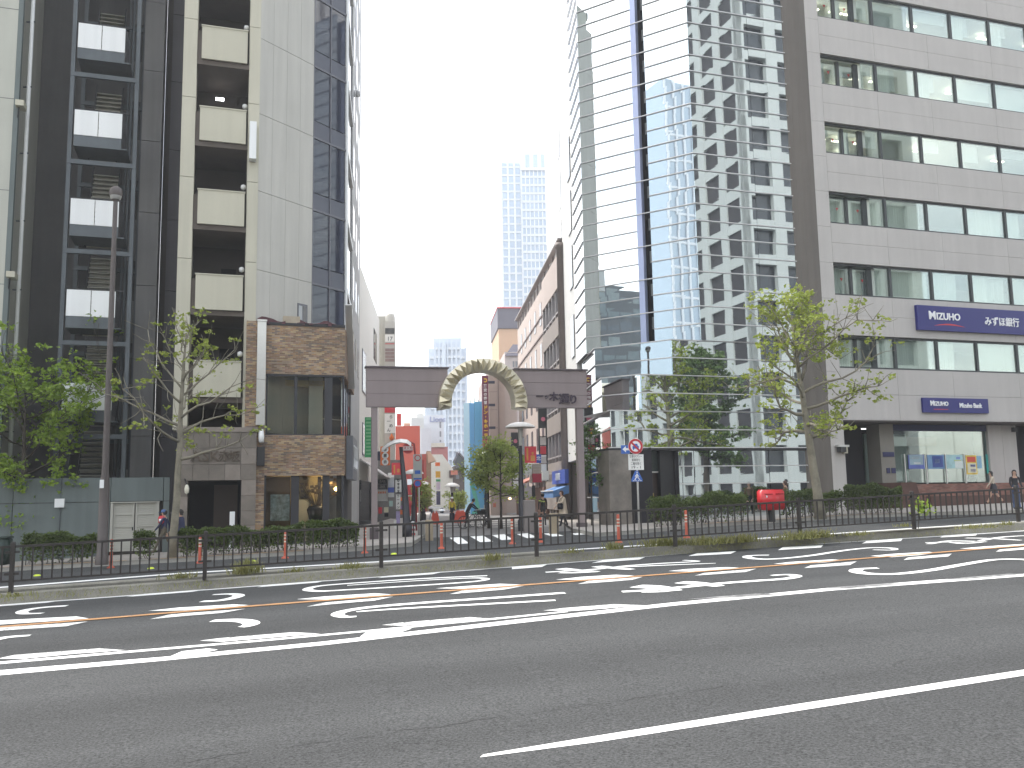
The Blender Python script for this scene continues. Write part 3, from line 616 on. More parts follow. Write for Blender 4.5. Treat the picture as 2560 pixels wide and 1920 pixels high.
while z > zb-.5:
    B1('pilaster_panel', cream, tw, TF, ps0, ps1, max(z-fh+.012, zb), min(z-.012, Ht), -1.2, 0)
    B1('column_panel', cream, tw, TF, cs0, cs1+.05, max(z-fh+.012, 8.6), min(z-.012, Ht), -1.2, 0); z -= fh
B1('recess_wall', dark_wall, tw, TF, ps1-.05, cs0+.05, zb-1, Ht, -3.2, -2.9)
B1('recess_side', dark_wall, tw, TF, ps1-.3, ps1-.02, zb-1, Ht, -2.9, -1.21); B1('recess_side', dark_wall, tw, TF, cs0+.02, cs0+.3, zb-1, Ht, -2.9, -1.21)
bt = [TF.Z(552, 70, .1), TF.Z(545, 268, .1), TF.Z(552, 471, .1), TF.Z(545, 682, .1), TF.Z(540, 904, .1)]
bp = (bt[0]-bt[4])/4; bt = [bt[4]+bp*k for k in range(8)]; ph = TF.Z(552, 471, .1)-TF.Z(552, 555, .1)
b0, b1 = TF.S(494, 510, .1), TF.S(611, 510, .1)
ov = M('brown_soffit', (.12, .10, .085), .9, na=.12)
for k, t in enumerate(bt):
    bl = B1('balcony', cream_panel, tw, TF, b0, b1, t-ph, t, 0, .1)
    B1('coping', cream, bl, TF, b0-.03, b1+.03, t, t+.05, -.03, .13)
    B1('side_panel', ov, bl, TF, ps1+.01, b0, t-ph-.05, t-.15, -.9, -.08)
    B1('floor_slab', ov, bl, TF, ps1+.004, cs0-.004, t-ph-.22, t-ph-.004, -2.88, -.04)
    zf = t-ph
    w_ = B1('window', black_void, tw, TF, b0+1.0, b1-.25, zf+.0, zf+2.5, -2.88, -2.82)
    for q in range(6): B1('bar', black_metal, w_, TF, b0+1.05+.14*q, b0+1.08+.14*q, zf+.1, zf+2.3, -2.8, -2.77)
    m = MB(); q = TF.pt(cs0-.14, zf+1.9, -.4); m.lathe(q, [(0, -.13), (.1, -.08), (.12, 0), (.1, .08), (0, .13)], 10); m.build('lamp_globe', M('white_globe', (.7, .7, .68), .3, na=.05), tw, True)
    if k == 3: 
        B1('lit_tube', M('lit_lamp', (1, 1, 1), emit=(1, 1, 1), es=4, na=0), tw, TF, b0+.6, b0+.95, zf+2.75, zf+2.85, -2.0, -1.9)
# chamfered wall, glass corner, side
c_ = TF.pt(cs1, 0); CH = Plane(c_.x, c_.y, 56)
g0, g1 = CH.S(780, 640), CH.S(867, 640)
zj = [CH.Z(710, 130), CH.Z(710, 310+10), CH.Z(700, 483)]
zst = zj[0]-zj[1] if abs(zj[0]-zj[1]) > 1 else 3.5
zst = 3.5; zz0 = CH.Z(710, 310)
zs = sorted([zz0+zst*k for k in range(-4, 6)])
for a, b in zip(zs[:-1], zs[1:]):
    for q in range(4):
        e0, e1 = g0*q/4+.004, g0*(q+1)/4-.004
        B1('wall_panel', M('pale_grey_cream_panel', (.50, .485, .44), .75, ns=.7, na=.05, streak=.08), tw, CH, e0+(.02 if q == 0 else 0), e1, a+.01, b-.01, -.25, 0)
B1('wall_core', cream_pale, tw, CH, .3, g0, 7, Ht, -.6, -.27)
# glass corner
gm = (g0+g1)/2; gq = (gm+g1)/2
for a, b in zip(zs[:-1], zs[1:]):
    for e0, e1 in ((g0+.03, gm-.03), (gm+.03, g1-.1)):
        B1('pane', M('blue_dark_glass', (.035, .04, .06), .04, na=.15, ns=.8, spec=.7), tw, CH, e0, e1, a+.85, b-.04, -.08, -.05)
        B1('spandrel', M('blue_dark_spandrel', (.07, .075, .10), .3, na=.12), tw, CH, e0, e1, a+.04, a+.80, -.07, -.04)
    B1('transom', M('window_frame_grey', (.12, .12, .14), .4, na=.05), tw, CH, g0, g1, b-.05, b+.05, -.1, 0)
    B1('mullion', M('window_frame_grey'), tw, CH, gm-.03, gm+.03, a+.06, b-.06, -.1, .01)
    B1('mullion', M('window_frame_grey'), tw, CH, g0, g0+.05, a+.06, b-.06, -.1, .01)
    B1('curtain', M('dim_curtain', (.22, .22, .24), .8, na=.2), tw, CH, g0+.1+.5*rng.random(), gm+.2*rng.random(), a+1, b-.6, -.5, -.45)
B1('glass_core', black_void, tw, CH, g0-.1, g1, 7, Ht, -1.6, -1.0)
B1('corner_fin', white_sheet, tw, CH, g1-.09, g1+.02, 8, Ht, -.2, .04)
e_ = CH.pt(g1, 0); SD = Plane(e_.x, e_.y, 97.5)
side_m = M('grey_side_wall', (.40, .40, .40), .75, ns=.6, na=.05, streak=.08)
B1('side_wall', side_m, tw, SD, 5.2, 17, -2, Ht, -8, 0)
B1('side_wall', dark_glass, tw, SD, .1, 5.2, 8.6, Ht, -5, -.06)
for z in zs:
    if z > 9:
        for q in range(3): B1('side_window', dark_glass, tw, SD, 6.2+q*3.4, 7.6+q*3.4, z-2.4, z-.6, -.2, .015)
        B1('side_sill', white_sheet, tw, SD, .05, 5.1, z-.1, z+.15, -.1, .05)
m = MB(); q = SD.pt(9, SD.Z(895, 292), .12); m.lathe(q, [(0, -.22), (.14, -.14), (.16, 0), (.12, .16), (0, .22)], 12); m.build('camera_dome', side_m, tw, True)
B1('roof', grey_panel, tw, TF, ps0, 1.5, Ht-.05, Ht+.4, -9, -.2)
B1('tower_core', dark_wall, tw, TF, ps0+.15, 1.2, 0, Ht-.2, -14, -3.4)
# box sign on the column
B1('box_sign', white_sheet, tw, TF, TF.S(623, 360), TF.S(640, 360), TF.Z(630, 405), TF.Z(630, 313), .02, .45)

# stone entrance
so0, so1 = TF.S(442, 1150, .35), TF.S(641, 1150, .35); op0, op1 = TF.S(468, 1270, .35), TF.S(602, 1270, .35)
zt_, zo = TF.Z(540, 1080, .35), TF.Z(540, 1201, .35)
nc, nr = 5, 3; cw = (so1-so0)/nc; rh = (zt_-zo)/nr
for i in range(nc):
    for j in range(nr):
        B1('stone_tile', stone if rng.random() < .75 else stone2, tw, TF, so0+i*cw+.006, so0+(i+1)*cw-.006, zo+j*rh+.006, zo+(j+1)*rh-.006, -.1, .35-.004*rng.random())
B1('stone_cap', stone2, tw, TF, so0-.04, so1+.04, zt_+.006, zt_+.2, -.6, .40)
zr = [zo-.62*k for k in range(8)]
for a, b in ((so0, op0), (op1, so1)):
    for k in range(7): B1('stone_tile', stone2 if rng.random() < .5 else stone, tw, TF, a+.006, b-.006, zr[k+1]+.006, zr[k]-.006, -.1, .34)
B1('entrance_back', black_void, tw, TF, so0, so1, -2, zt_-.1, -3.4, -2.4)
B1('entrance_side', dark_wall, tw, TF, op1+.01, so1-.03, -2, zo, -2.4, -.11); B1('entrance_side', dark_wall, tw, TF, so0+.03, op0-.01, -2, zo, -2.4, -.11)
B1('ceiling', dark_wall, tw, TF, op0-.02, op1+.02, zo+.02, zo+.1, -2.4, .3)
B1('entrance_door', M('brown_door', (.06, .04, .03), .4, na=.1), tw, TF, op0+1.0, op1-.1, -1, zo-.15, -1.6, -1.5)
letters = M('weathered_bronze', (.10, .075, .05), .6, ns=6, na=.3)
for ch, xx in zip('ASK赤坂', (489, 514, 536, 560, 586)):
    a_, z__ = TF.hit(xx, 1142, .36); text_obj('letter', ch, TF, a_, z__, .42, letters, tw, .36, 'CENTER', .05, .012)
B1('notice_board', white_sheet, tw, TF, TF.S(574, 1300, .8), TF.S(587, 1300, .8), -1, TF.Z(580, 1279, .8), .75, .8)
a_, z__ = TF.hit(467, 1222, .5); q = TF.pt(a_, z__, .5)
m = MB(); m.lathe(q, [(0, -.22), (.08, -.16), (.1, 0), (.06, .14), (0, .18)], 10); m.build('entrance_lamp', M('lamp_white', (.75, .72, .6), .3, na=.05), tw, True)
m = MB(); m.bar(q+Vector((0, 0, .18)), TF.pt(a_-.1, z__+.4, .34), .04); m.build('lamp_arm', black_metal, tw)

# ================================================================== brick shop in front of the tower corner
BF = Plane(TF.pt(0, 0, .12).x, TF.pt(0, 0, .12).y, 18)
bs = thing('brick_shop', 'two-storey brown brick shop with wide windows at the corner', 'building')
x0, x1 = BF.S(613, 1000), BF.S(862, 1000)
xd, xw = BF.S(664, 1000), BF.S(861, 1000)
zt0 = BF.Z(740, 815); zw1, zw0 = BF.Z(760, 936), BF.Z(760, 1088); zl1 = BF.Z(760, 1189)
cor = BF.pt(x1, 0); BS = Plane(cor.x, cor.y, 97)
Ls_ = 7.5
wt = .3
def corner_band(name, z0, z1, part=bs):
    m = MB(); m.pbox(BF, xd+.004, x1, z0, z1, -wt, 0); m.build(name, brick, part)
    m = MB(); m.pbox(BS, wt, Ls_, z0, z1, -wt, -.002); m.build(name, brick_side, part)
corner_band('brick_band', zw1, zt0); corner_band('brick_band', zl1, zw0)
m = MB(); m.pbox(BF, x0, xd, -1.5, zt0+.15, -.5, 0); m.build('brick_pier', brick, bs)
B1('roof_slab', dark_wall, bs, BF, x0+.02, x1-.05, zt0-.35, zt0-.06, -7, -wt-.01)
B1('floor_slab', dark_wall, bs, BF, x0+.02, x1-.35, zl1+.1, zw0-.3, -7, -wt-.01)
# first-floor window
frm = M('dark_window_frame', (.03, .03, .035), .45, na=.1)
wm = [xd+.02, BF.S(740, 1000), BF.S(822, 1000), x1-.02]
for a, b in zip(wm[:-1], wm[1:]): B1('pane', shop_glass, bs, BF, a+.05, b-.05, zw0+.06, zw1-.08, -.17, -.155)
for k_, a in enumerate(wm):
    hw = .06 if k_ != 2 else .16
    B1('window_post', frm, bs, BF, a-hw if k_ else a, a+hw if k_ < 3 else a, zw0, zw1-.08, -.24, -.1)
B1('window_head', frm, bs, BF, xd, x1-.04, zw1-.08, zw1-.004, -.26, -.03)
B1('window_sill', frm, bs, BF, xd, x1-.04, zw0+.004, zw0+.06, -.26, -.06)
for k_ in range(4):
    B1('pane', shop_glass, bs, BS, .1+k_*1.6, 1.6+k_*1.6, zw0+.06, zw1-.08, -.17, -.155)
    B1('window_post', frm, bs, BS, 1.6+k_*1.6, 1.7+k_*1.6, zw0, zw1, -.24, -.12)
# room behind it
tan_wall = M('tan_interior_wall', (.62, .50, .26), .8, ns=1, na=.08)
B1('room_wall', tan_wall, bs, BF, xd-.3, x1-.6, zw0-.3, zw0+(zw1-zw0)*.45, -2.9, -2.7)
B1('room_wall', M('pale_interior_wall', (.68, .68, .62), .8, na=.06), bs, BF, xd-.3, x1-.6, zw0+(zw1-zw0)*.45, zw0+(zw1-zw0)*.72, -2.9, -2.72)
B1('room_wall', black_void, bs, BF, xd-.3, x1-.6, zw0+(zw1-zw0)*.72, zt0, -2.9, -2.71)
B1('room_column', M('pale_interior_wall'), bs, BF, xd+1.9, xd+2.5, zw0-.3, zt0-.4, -1.6, -1.2)
B1('room_column', M('pale_interior_wall'), bs, BF, x1-1.0, x1-.8, zw0-.3, zt0-.4, -2.0, -1.6)
m = MB(); q = BF.pt(xd+.9, 0, -1.9); m.lathe((q.x, q.y, zw0+.1), [(.1, 0), (.16, .5), (.3, 1.3), (.02, 1.5)], 10); m.build('hanging_curtain', black_metal, bs, True)
B1('ceiling_strip', tan_wall, bs, BF, xd, x1-.6, zw1-.34, zw1-.1, -3.5, -1.2)
# street-level window
zg = gz(-9, 38.5)+.14
lm = [xd, BF.S(738, 1250), BF.S(816, 1250), BF.S(858, 1250)]
for a, b in zip(lm[:-1], lm[1:]): B1('pane', shop_glass, bs, BF, a+.06, b-.06, zg+.1, zl1-.05, -.22, -.2)
for k_, a in enumerate(lm):
    hw = (.08, .16, .14, .05)[k_]; B1('window_post', frm, bs, BF, a-hw if k_ else a, a+hw, zg-.5, zl1-.004, -.34, -.12)
B1('plinth', frm, bs, BF, xd, x1-.4, -1, zg+.1, -.3, -.15)
B1('shop_back_wall', tan_wall, bs, BF, xd-.3, x1-.5, -1, zl1+.2, -2.9, -2.7)
B1('shop_back_panel', M('brown_interior', (.13, .09, .055), .7, na=.15), bs, BF, xd, BF.S(735, 1250), -1, zl1, -2.2, -2.1)
B1('shop_pale_panel', M('pale_interior_wall'), bs, BF, BF.S(752, 1250), BF.S(790, 1250), zg, zl1-1.0, -2.3, -2.2)
B1('shop_column', black_void, bs, BF, BF.S(806, 1250), BF.S(814, 1250), zg, zl1, -2.0, -1.8)
q = BF.pt(BF.S(790, 1250, -1), zg, -1.0)
m = MB(); m.lathe((q.x, q.y, zg), [(.22, 0), (.22, .9), (.3, 1.0), (.4, 1.4), (.3, 1.55), (0, 1.6)], 12); m.build('flower_stand', black_metal, bs, True)
m = MB()
for k_ in range(40):
    a = rng.uniform(0, 6.28); r = rng.uniform(.3, 1.0); m.bar(q+Vector((0, 0, 1.5)), q+Vector((math.cos(a)*r, math.sin(a)*r*.5, 1.9+rng.random()*.9)), .015)
    e = q+Vector((math.cos(a)*r, math.sin(a)*r*.5, 1.9+rng.random()*.9)); m.quad([e+Vector((-.07, 0, -.05)), e+Vector((.07, .03, -.05)), e+Vector((.07, 0, .06)), e+Vector((-.07, -.03, .06))])
m.build('dried_branches', M('dry_branch', (.2, .14, .07), .8, na=.2), bs)
poster = M('blue_white_poster', (.30, .36, .38), .6, ns=14, na=.75)
B1('poster', poster, bs, BF, BF.S(676, 1270, -.25), BF.S(724, 1270, -.25), BF.Z(700, 1302, -.25), BF.Z(700, 1236, -.25), -.26, -.24)
q = BF.pt(BF.S(846, 1222), BF.Z(846, 1222), -.8); m = MB(); m.lathe(q, [(0, -.09), (.08, -.04), (.09, .03), (0, .1)], 10); m.build('lit_bulb', M('warm_bulb', (1, .7, .3), emit=(1, .7, .25), es=9, na=0), bs, True)
bl = bpy.data.lights.new('bulb_light', 'POINT'); bl.energy = 30; bl.color = (1, .75, .45); bl.shadow_soft_size = .08; blo = bpy.data.objects.new('bulb_light', bl); SC.collection.objects.link(blo); blo.location = q+BF.n*(-.35)+Vector((0, 0, .2)); blo.parent = bs
# side wall of the shop
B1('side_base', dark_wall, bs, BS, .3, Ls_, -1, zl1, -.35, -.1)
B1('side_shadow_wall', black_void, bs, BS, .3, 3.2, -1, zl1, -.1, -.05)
sg = B1('side_sign', M('grey_sign_board', (.16, .17, .19), .5, na=.08), bs, BS, .9, 4.8, zl1-.15, zw0+.05, .02, .3)
for k_ in range(3):
    m = MB(); pts = [BS.pt(1.6+k_*1.1+.35*math.cos(t), (zl1+zw0)/2+.5*math.sin(t), .32) for t in [-1.4+.28*i for i in range(11)]]
    m.tube(pts, .05, 6); m.build('sign_arc', white_sheet, sg)
# torn awning on the roof edge
aw = M('torn_maroon_awning', (.075, .03, .035), .9, ns=3, na=.3)
m = MB(); n = 22; a0_, a1_ = x0+.45, x1-.1; pts = []
for i in range(n+1):
    a = a0_+(a1_-a0_)*i/n; zt1 = BF.Z(660, 795)+(.02*math.sin(i*1.9)+.08*math.sin(i*.8))-.12*i/n
    pts.append((a, zt1, .05*math.sin(i*1.1)))
for i in range(n):
    if 7 <= i <= 8: continue
    (a, z1_, o1), (b, z2_, o2) = pts[i], pts[i+1]; zb1 = zt0+.08+.05*math.sin(i*2.7)
    m.hexa([BF.pt(a, zb1, .06+o1), BF.pt(b, zb1, .06+o2), BF.pt(b, zb1, -.5), BF.pt(a, zb1, -.5), BF.pt(a, z1_, -.05+o1), BF.pt(b, z2_, -.05+o2), BF.pt(b, z2_+.05, -.6), BF.pt(a, z1_+.05, -.6)])
m.build('awning', aw, bs)
B1('awning_box', M('torn_cream_cloth', (.4, .34, .26), .9, na=.2), bs, BF, BF.S(708, 805), BF.S(750, 805), zt0+.02, zt0+.42, -.4, .0)
B1('roof_edge', black_metal, bs, BF, xd, x1, zt0+.004, zt0+.12, -.3, .04)
m = MB(); m.bar(BS.pt(.3, zt0+1.1, .12), BS.pt(3.0, zt0-2.3, .12), .3, .08); m.build('hanging_rail', alu, bs)
# tall silver duct and boxes
du = B1('duct', silver_duct, bs, BF, BF.S(642, 930, .3), BF.S(664, 930, .3), BF.Z(652, 1062, .3), BF.Z(652, 803, .3), .02, .32)
B1('duct_cap', silver_duct, du, BF, BF.S(641, 930, .3), BF.S(666, 930, .3), BF.Z(652, 803, .3), BF.Z(652, 799, .3), 0, .36)
B1('dark_sign', black_metal, bs, BF, BF.S(642, 1140), BF.S(661, 1140), BF.Z(650, 1165), BF.Z(650, 1118), .01, .3)
m = MB(); q = BF.pt(BF.S(652, 1090), BF.Z(652, 1095), .15); m.tube([q+Vector((0, 0, .35)), q+Vector((.03, -.05, .05)), q+Vector((.05, -.1, -.2))], [.1, .12, .1], 8); m.build('security_camera', white_sheet, bs, True)
# small window in the chamfer wall above
a, z__ = CH.hit(755, 790)
wn = B1('small_window', M('window_frame_grey'), tw, CH, a-.28, a+.3, z__-.9, z__+.55, -.02, .03); B1('pane', dark_glass, wn, CH, a+.02, a+.24, z__-.8, z__+.45, .03, .035); B1('pane', M('frosted_pane', (.4, .42, .42), .3, na=.05), wn, CH, a-.22, a-.02, z__-.8, z__+.45, .03, .035)
# ================================================================== mirror-glass tower
mirror = MMIRROR('mirror_glass', (.74, .80, .82), .012, .014, .35)
mull = M('mullion_metal', (.62, .61, .61), .4, .4, na=.05)
gt = thing('glass_tower', 'mirror-glass office tower with stepped podium and horizontal mullions', 'building')
MZ = Plane(15.75, 44.8, 18)
F4 = Plane(MZ.pt(-1.4, 0, -.5).x, MZ.pt(-1.4, 0, -.5).y, 18)
f4r = F4.S(2018, 500); f4l = F4.S(1733, 400)
pc = F4.pt(f4l, 0); F3 = Plane(pc.x, pc.y, 146.6+180)      # runs towards the corner, outward to the left-front
# F3: s = 0 at the corner, negative going away
band = .865; zb0 = F4.Z(1700, 1119)
lev = [zb0+band*k for k in range(36)]
ztop = lev[-1]
dim_mirror = MMIRROR('darkened_mirror_glass', (.24, .27, .29), .02, .02, .35)  # podium side panes coloured darker to stand in for dark reflections
def wob(pl, a0, a1, z0, z1, name='pane', th=.03, off=0, k=.0010, mat=None):
    """one reflective pane, set a hair off true"""
    m = MB(); e = [rng.uniform(-k, k) for _ in range(4)]
    m.hexa([pl.pt(a0, z0, off+e[0]), pl.pt(a1, z0, off+e[1]), pl.pt(a1, z0, off-th), pl.pt(a0, z0, off-th), pl.pt(a0, z1, off+e[2]), pl.pt(a1, z1, off+e[3]), pl.pt(a1, z1, off-th), pl.pt(a0, z1, off-th)])
    return m.build(name, mat or mirror, gt)
def mbar(pl, a0, a1, z, r=.026, off=.04):
    m = MB(); m.bar(pl.pt(a0, z, off), pl.pt(a1, z, off), .05, r*1.7); return m.build('mullion', mull, gt)
def Sx(pl, px, z): # s on a plane at picture column px for height z
    lo, hi = -1500, 1500
    for _ in range(40):
        mid = (lo+hi)/2
        if pl.hit(px, mid)[1] > z: lo = mid
        else: hi = mid
    return pl.hit(px, mid)[0]
s3r = 0; s3l = F3.S(1624, 500); r2r = F3.S(1590, 500); f2l = F3.S(1455, 500)
side_pt = F3.pt(f2l, 0); F1 = Plane(side_pt.x, side_pt.y, -86)   # side-street face: outward left; s = 0 at the corner, negative going away
f1l = -3.6
joint = F4.S(1900, 700)
k_top = 6                                    # podium has six bands
for i in range(k_top, 35):
    z0, z1 = lev[i], lev[i+1]
    for a, b in ((f4l+.01, joint-.008), (joint+.008, f4r)): wob(F4, a, b, z0+.012, z1-.012)
    wob(F3, s3l, s3r-.01, z0+.012, z1-.012)
    wob(F3, f2l+.01, r2r, z0+.012, z1-.012)
    wob(F1, f1l, -.01, z0+.012, z1-.012)
for i in range(k_top, 36):
    z = lev[i]; mbar(F4, f4l-.02, f4r, z); mbar(F3, s3l, s3r+.02, z); mbar(F3, f2l-.02, r2r, z); mbar(F1, f1l, .04, z)
# recess between the two oblique faces
blue_fin = M('pale_blue_metal', (.42, .47, .66), .3, .3, ns=.5, na=.08)
fin0, fin1 = F3.S(1590, 500), F3.S(1604, 500)
for i in range(k_top, 34, 2):
    B1('fin_panel', blue_fin, gt, F3, fin0+.01, fin1, lev[i]+.01, lev[i+2]-.01, -.3, .02)
    B1('recess_pane', dark_glass, gt, F3, fin1+.02, s3l-.02, lev[i]+.05, lev[i+2]-.05, -.7, -.66)
    B1('recess_blind', M('pale_blind', (.3, .31, .31), .8, na=.1), gt, F3, fin1+.05, s3l-.1, lev[i]+1.0, lev[i+2]-.1, -.645, -.63)
    mbar(F3, fin0, s3l, lev[i])
# dark vertical windows in the side face
for k in range(4):
    z = F1.Z(1416, (380, 520, 660, 830)[k]); B1('slot_window', dark_glass, gt, F1, f1l-1.9, f1l-.6, z-2.0, z+.4, -.1, .035)
# core so that no light comes through
core = MB(); poly = [F4.pt(f4r, 0, -.35), F4.pt(f4r, 0, -14), F1.pt(f1l-8, 0, -4), F1.pt(f1l, 0, -.3), F3.pt(f2l+.2, 0, -.5), F3.pt(fin1, 0, -.9), F3.pt(s3l, 0, -.9), F4.pt(f4l+.3, 0, -.5)]
core.prism([(p.x, p.y) for p in poly], zb0, ztop-.02); core.build('core', black_void, gt)
# white far side of the tower seen over the brown building
B1('far_side_wall', M('white_side_wall', (.72, .72, .7), .7, na=.03), gt, F1, f1l-14, f1l-.05, 4, ztop, -6, -.02)
for k in range(4):
    z = F1.Z(1412, (250, 395, 540, 700)[k]); B1('slot_window', dark_glass, gt, F1, f1l-6.4, f1l-5.2, z-2.3, z+.3, -.1, .0)
# stepped podium wings: (right corner px, left corner px, first level, last level)
for xr, xl, i0, i1 in ((1680, 1488, 4, 6), (1604, 1505, 2, 4), (1526, None, 0, 2)):
    zc_ = (lev[i0]+lev[i1])/2; sr = Sx(F4, xr, zc_)
    c = F4.pt(sr, 0); Fw = Plane(c.x, c.y, 326.6)
    for i in range(i0, i1):
        z0, z1 = lev[i], lev[i+1]
        cuts = [sr+.01, f4l-.008, joint-.008, f4r]
        for a, b in zip(cuts[:-1], cuts[1:]): wob(F4, a+.008, b-.008, z0+.012, z1-.012)
        if xl:
            swl = Sx(Fw, xl, zc_); wob(Fw, swl, -.01, z0+.012, z1-.012); q = Fw.pt(swl, 0)
        else: q = c
        Fs = Plane(q.x, q.y, -86); wob(Fs, -9, -.01, z0+.012, z1-.012, mat=dim_mirror)
    for i in range(i0, i1+1):
        mbar(F4, sr-.02, f4r, lev[i])
        if xl: mbar(Fw, swl-.02, .03, lev[i])
        mbar(Fs, -9, .05, lev[i])
    pl_ = [F4.pt(f4r, 0, -.3), F4.pt(f4r, 0, -6), Fs.pt(-9, 0, -3), Fs.pt(-9, 0, -.25)] + [q+Vector((.25, .25, 0))] + ([c+Vector((.05, .35, 0))] if xl else [])
    mc = MB(); mc.prism([(p.x, p.y) for p in pl_], lev[i0]+.01, lev[i1]-.03); mc.build('podium_core', black_void, gt)
    B1('podium_roof', mull, gt, F4, sr, f4r, lev[i1]-.025, lev[i1]+.0, -3.5, -.01)
# street level: stone pier, bronze doors, glass lobby
zgr = gz(8, 44)+.14
e0, e1, e2, e3 = F4.S(1523, 1250), F4.S(1577, 1250), F4.S(1662, 1250), F4.S(1696, 1250)
marble = M('mottled_grey_marble', (.17, .15, .13), .35, ns=3.5, na=.4)
B1('soffit', black_metal, gt, F4, e0, f4r, zb0-.12, zb0-.03, -3, .05)
B1('stone_pier', marble, gt, F4, e0, e1, zgr-1.2, zb0-.13, -1.2, .1)
B1('door_head', M('dark_green_glass', (.04, .055, .05), .08, na=.3, ns=4), gt, F4, e1, e2, F4.Z(1620, 1180), zb0-.13, -.7, -.6)
B1('door_head_rail', alu, gt, F4, e1, e2, F4.Z(1620, 1181), F4.Z(1620, 1178), -.62, -.55)
bronze = M('dark_bronze_doors', (.035, .018, .014), .35, ns=2, na=.2)
for k in range(3):
    a = e1+(e2-e1)*k/3; d = B1('door', bronze, gt, F4, a+.01, a+(e2-e1)/3-.01, zgr-.3, F4.Z(1620, 1182), -.75, -.68)
    B1('door_handle', M('brass', (.4, .3, .12), .3, .9, na=0), d, F4, a+.3, a+.34, zgr+.9, zgr+1.3, -.68, -.62)
B1('dark_pier', black_metal, gt, F4, e2, e3, zgr-1, zb0-.13, -1.0, -.35)
for z in (F4.Z(1760, 1165), F4.Z(1760, 1209)): mbar(F4, e3+.1, f4r, z, off=.02)
ecuts = [e3+.1, F4.S(1708, 1200), F4.S(1738, 1200), F4.S(1775, 1200), joint, f4r]
for a, b in zip(ecuts[:-1], ecuts[1:]):
    zc3 = [zgr-.3, F4.Z(1760, 1209), F4.Z(1760, 1165), zb0-.13]
    for z0, z1 in zip(zc3[:-1], zc3[1:]): wob(F4, a+.015, b-.015, z0+.02, z1-.02, off=-.05)
B1('lobby_core', black_void, gt, F4, e3, f4r, zgr-1, zb0-.14, -3, -.2)
# side-street face at street level
cl_ = F4.pt(Sx(F4, 1526, zb0), 0); Fg = Plane(cl_.x, cl_.y, -86)
for k in range(5):
    a = -9+k*1.75; z1_ = zb0-.13
    for z0, z2 in ((zgr-.2, zgr+1.1), (zgr+1.14, zgr+2.4), (zgr+2.44, z1_)): wob(Fg, a, a+1.72, z0, z2, off=-.3, mat=dim_mirror)
for z in (zgr+1.12, zgr+2.42): mbar(Fg, -9, -.2, z, off=-.25)
B1('side_core', black_void, gt, Fg, -9, -.4, zgr-1, zb0, -2, -.4)

# ================================================================== bank building
mz_m = M('bank_stone_cladding', (.47, .445, .42), .75, ns=1.2, na=.05, bump=.12, bs=40, streak=.05)
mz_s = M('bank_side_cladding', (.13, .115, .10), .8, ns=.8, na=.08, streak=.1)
bk = thing('bank_building', 'pale grey bank building with long bands of windows', 'building')
band_y = [(128, 36), (248, 200), (1,1)]
# window bands: measured at the left end: top / bottom of band
def mzZ(x, y): return MZ.Z(x, y)
wb = [(mzZ(2049, 132), mzZ(2054, 205)), (mzZ(2059, 300), mzZ(2064, 380)), (mzZ(2070, 476), mzZ(2075, 556)), (mzZ(2081, 655), mzZ(2086, 736)), (mzZ(2092, 836), mzZ(2098, 922))]
fhm = (wb[0][0]-wb[4][0])/4; whm = sum(t-b for t, b in wb)/5
tops_ = [wb[4][0]+fhm*k for k in range(8)]
L0 = 0.0; Lw = MZ.S(2052, 165); L1 = 24
zcan = MZ.Z(2120, 1050)
zgm = gz(17, 44)+.14
jn = [Lw, MZ.S(2205, 400), MZ.S(2340, 400), MZ.S(2500, 400)]
dj = (jn[3]-jn[1])/2; jn += [jn[3]+dj*k for k in range(1, 5)]
def clad(z0, z1):
    zm = z0+(z1-z0)*.5
    for a, b in zip(jn[:-1], jn[1:]):
        for q0, q1 in ((z0, zm), (zm, z1)):
            B1('cladding_panel', mz_m, bk, MZ, a+.006, b-.006, q0+.006, q1-.006, -.3, -.003*rng.random())
for k in range(7): clad(tops_[k]+.0, tops_[k+1]-whm)
clad(zcan, tops_[0]-whm)
z = -1.5
while z < tops_[-1]+2:
    B1('cladding_panel', mz_m, bk, MZ, L0+.05, Lw-.006, z+.006, z+fhm/2-.006, -.3, 0); z += fhm/2
m = MB(); n = 6
for i in range(n):   # rounded corner turning into the side wall
    t0, t1 = math.pi/2*i/n, math.pi/2*(i+1)/n; r = 1.25; r2 = .95
    p0 = MZ.pt(.05-r*math.sin(t0), 0, -r2+r2*math.cos(t0)); p1 = MZ.pt(.05-r*math.sin(t1), 0, -r2+r2*math.cos(t1))
    m.quad([(p0.x, p0.y, -2), (p1.x, p1.y, -2), (p1.x, p1.y, 32), (p0.x, p0.y, 32)])
m.build('rounded_corner', mz_s, bk, True)
B1('side_wall', mz_s, bk, MZ, -1.1, 0, -2, 32, -9, -1.0)
wfr = M('bank_window_frame', (.035, .04, .042), .45, na=.1)
bank_glass = MGLASS('bank_window_glass', (.90, .93, .91), .03, .02, (.95, 1, .99), .5)
curt = [M('curtain_a', (.75, .78, .72), .9, ns=2, na=.05), M('curtain_b', (.62, .66, .62), .9, ns=2, na=.05), M('blind_c', (.50, .54, .53), .9, ns=1, na=.06)]
mus = [MZ.S(2111, 230), MZ.S(2158, 230), MZ.S(2199, 260), MZ.S(2300, 260), MZ.S(2396, 260), MZ.S(2493, 260)]
mw = mus[5]-mus[4]; mus += [mus[5]+mw*k for k in range(1, 7)]
lamp_lit = M('fluorescent_tube', (1, .95, .8), emit=(1, .93, .72), es=3.0, na=0)
hang = M('red_marker', (.35, .04, .04), .6, na=0)
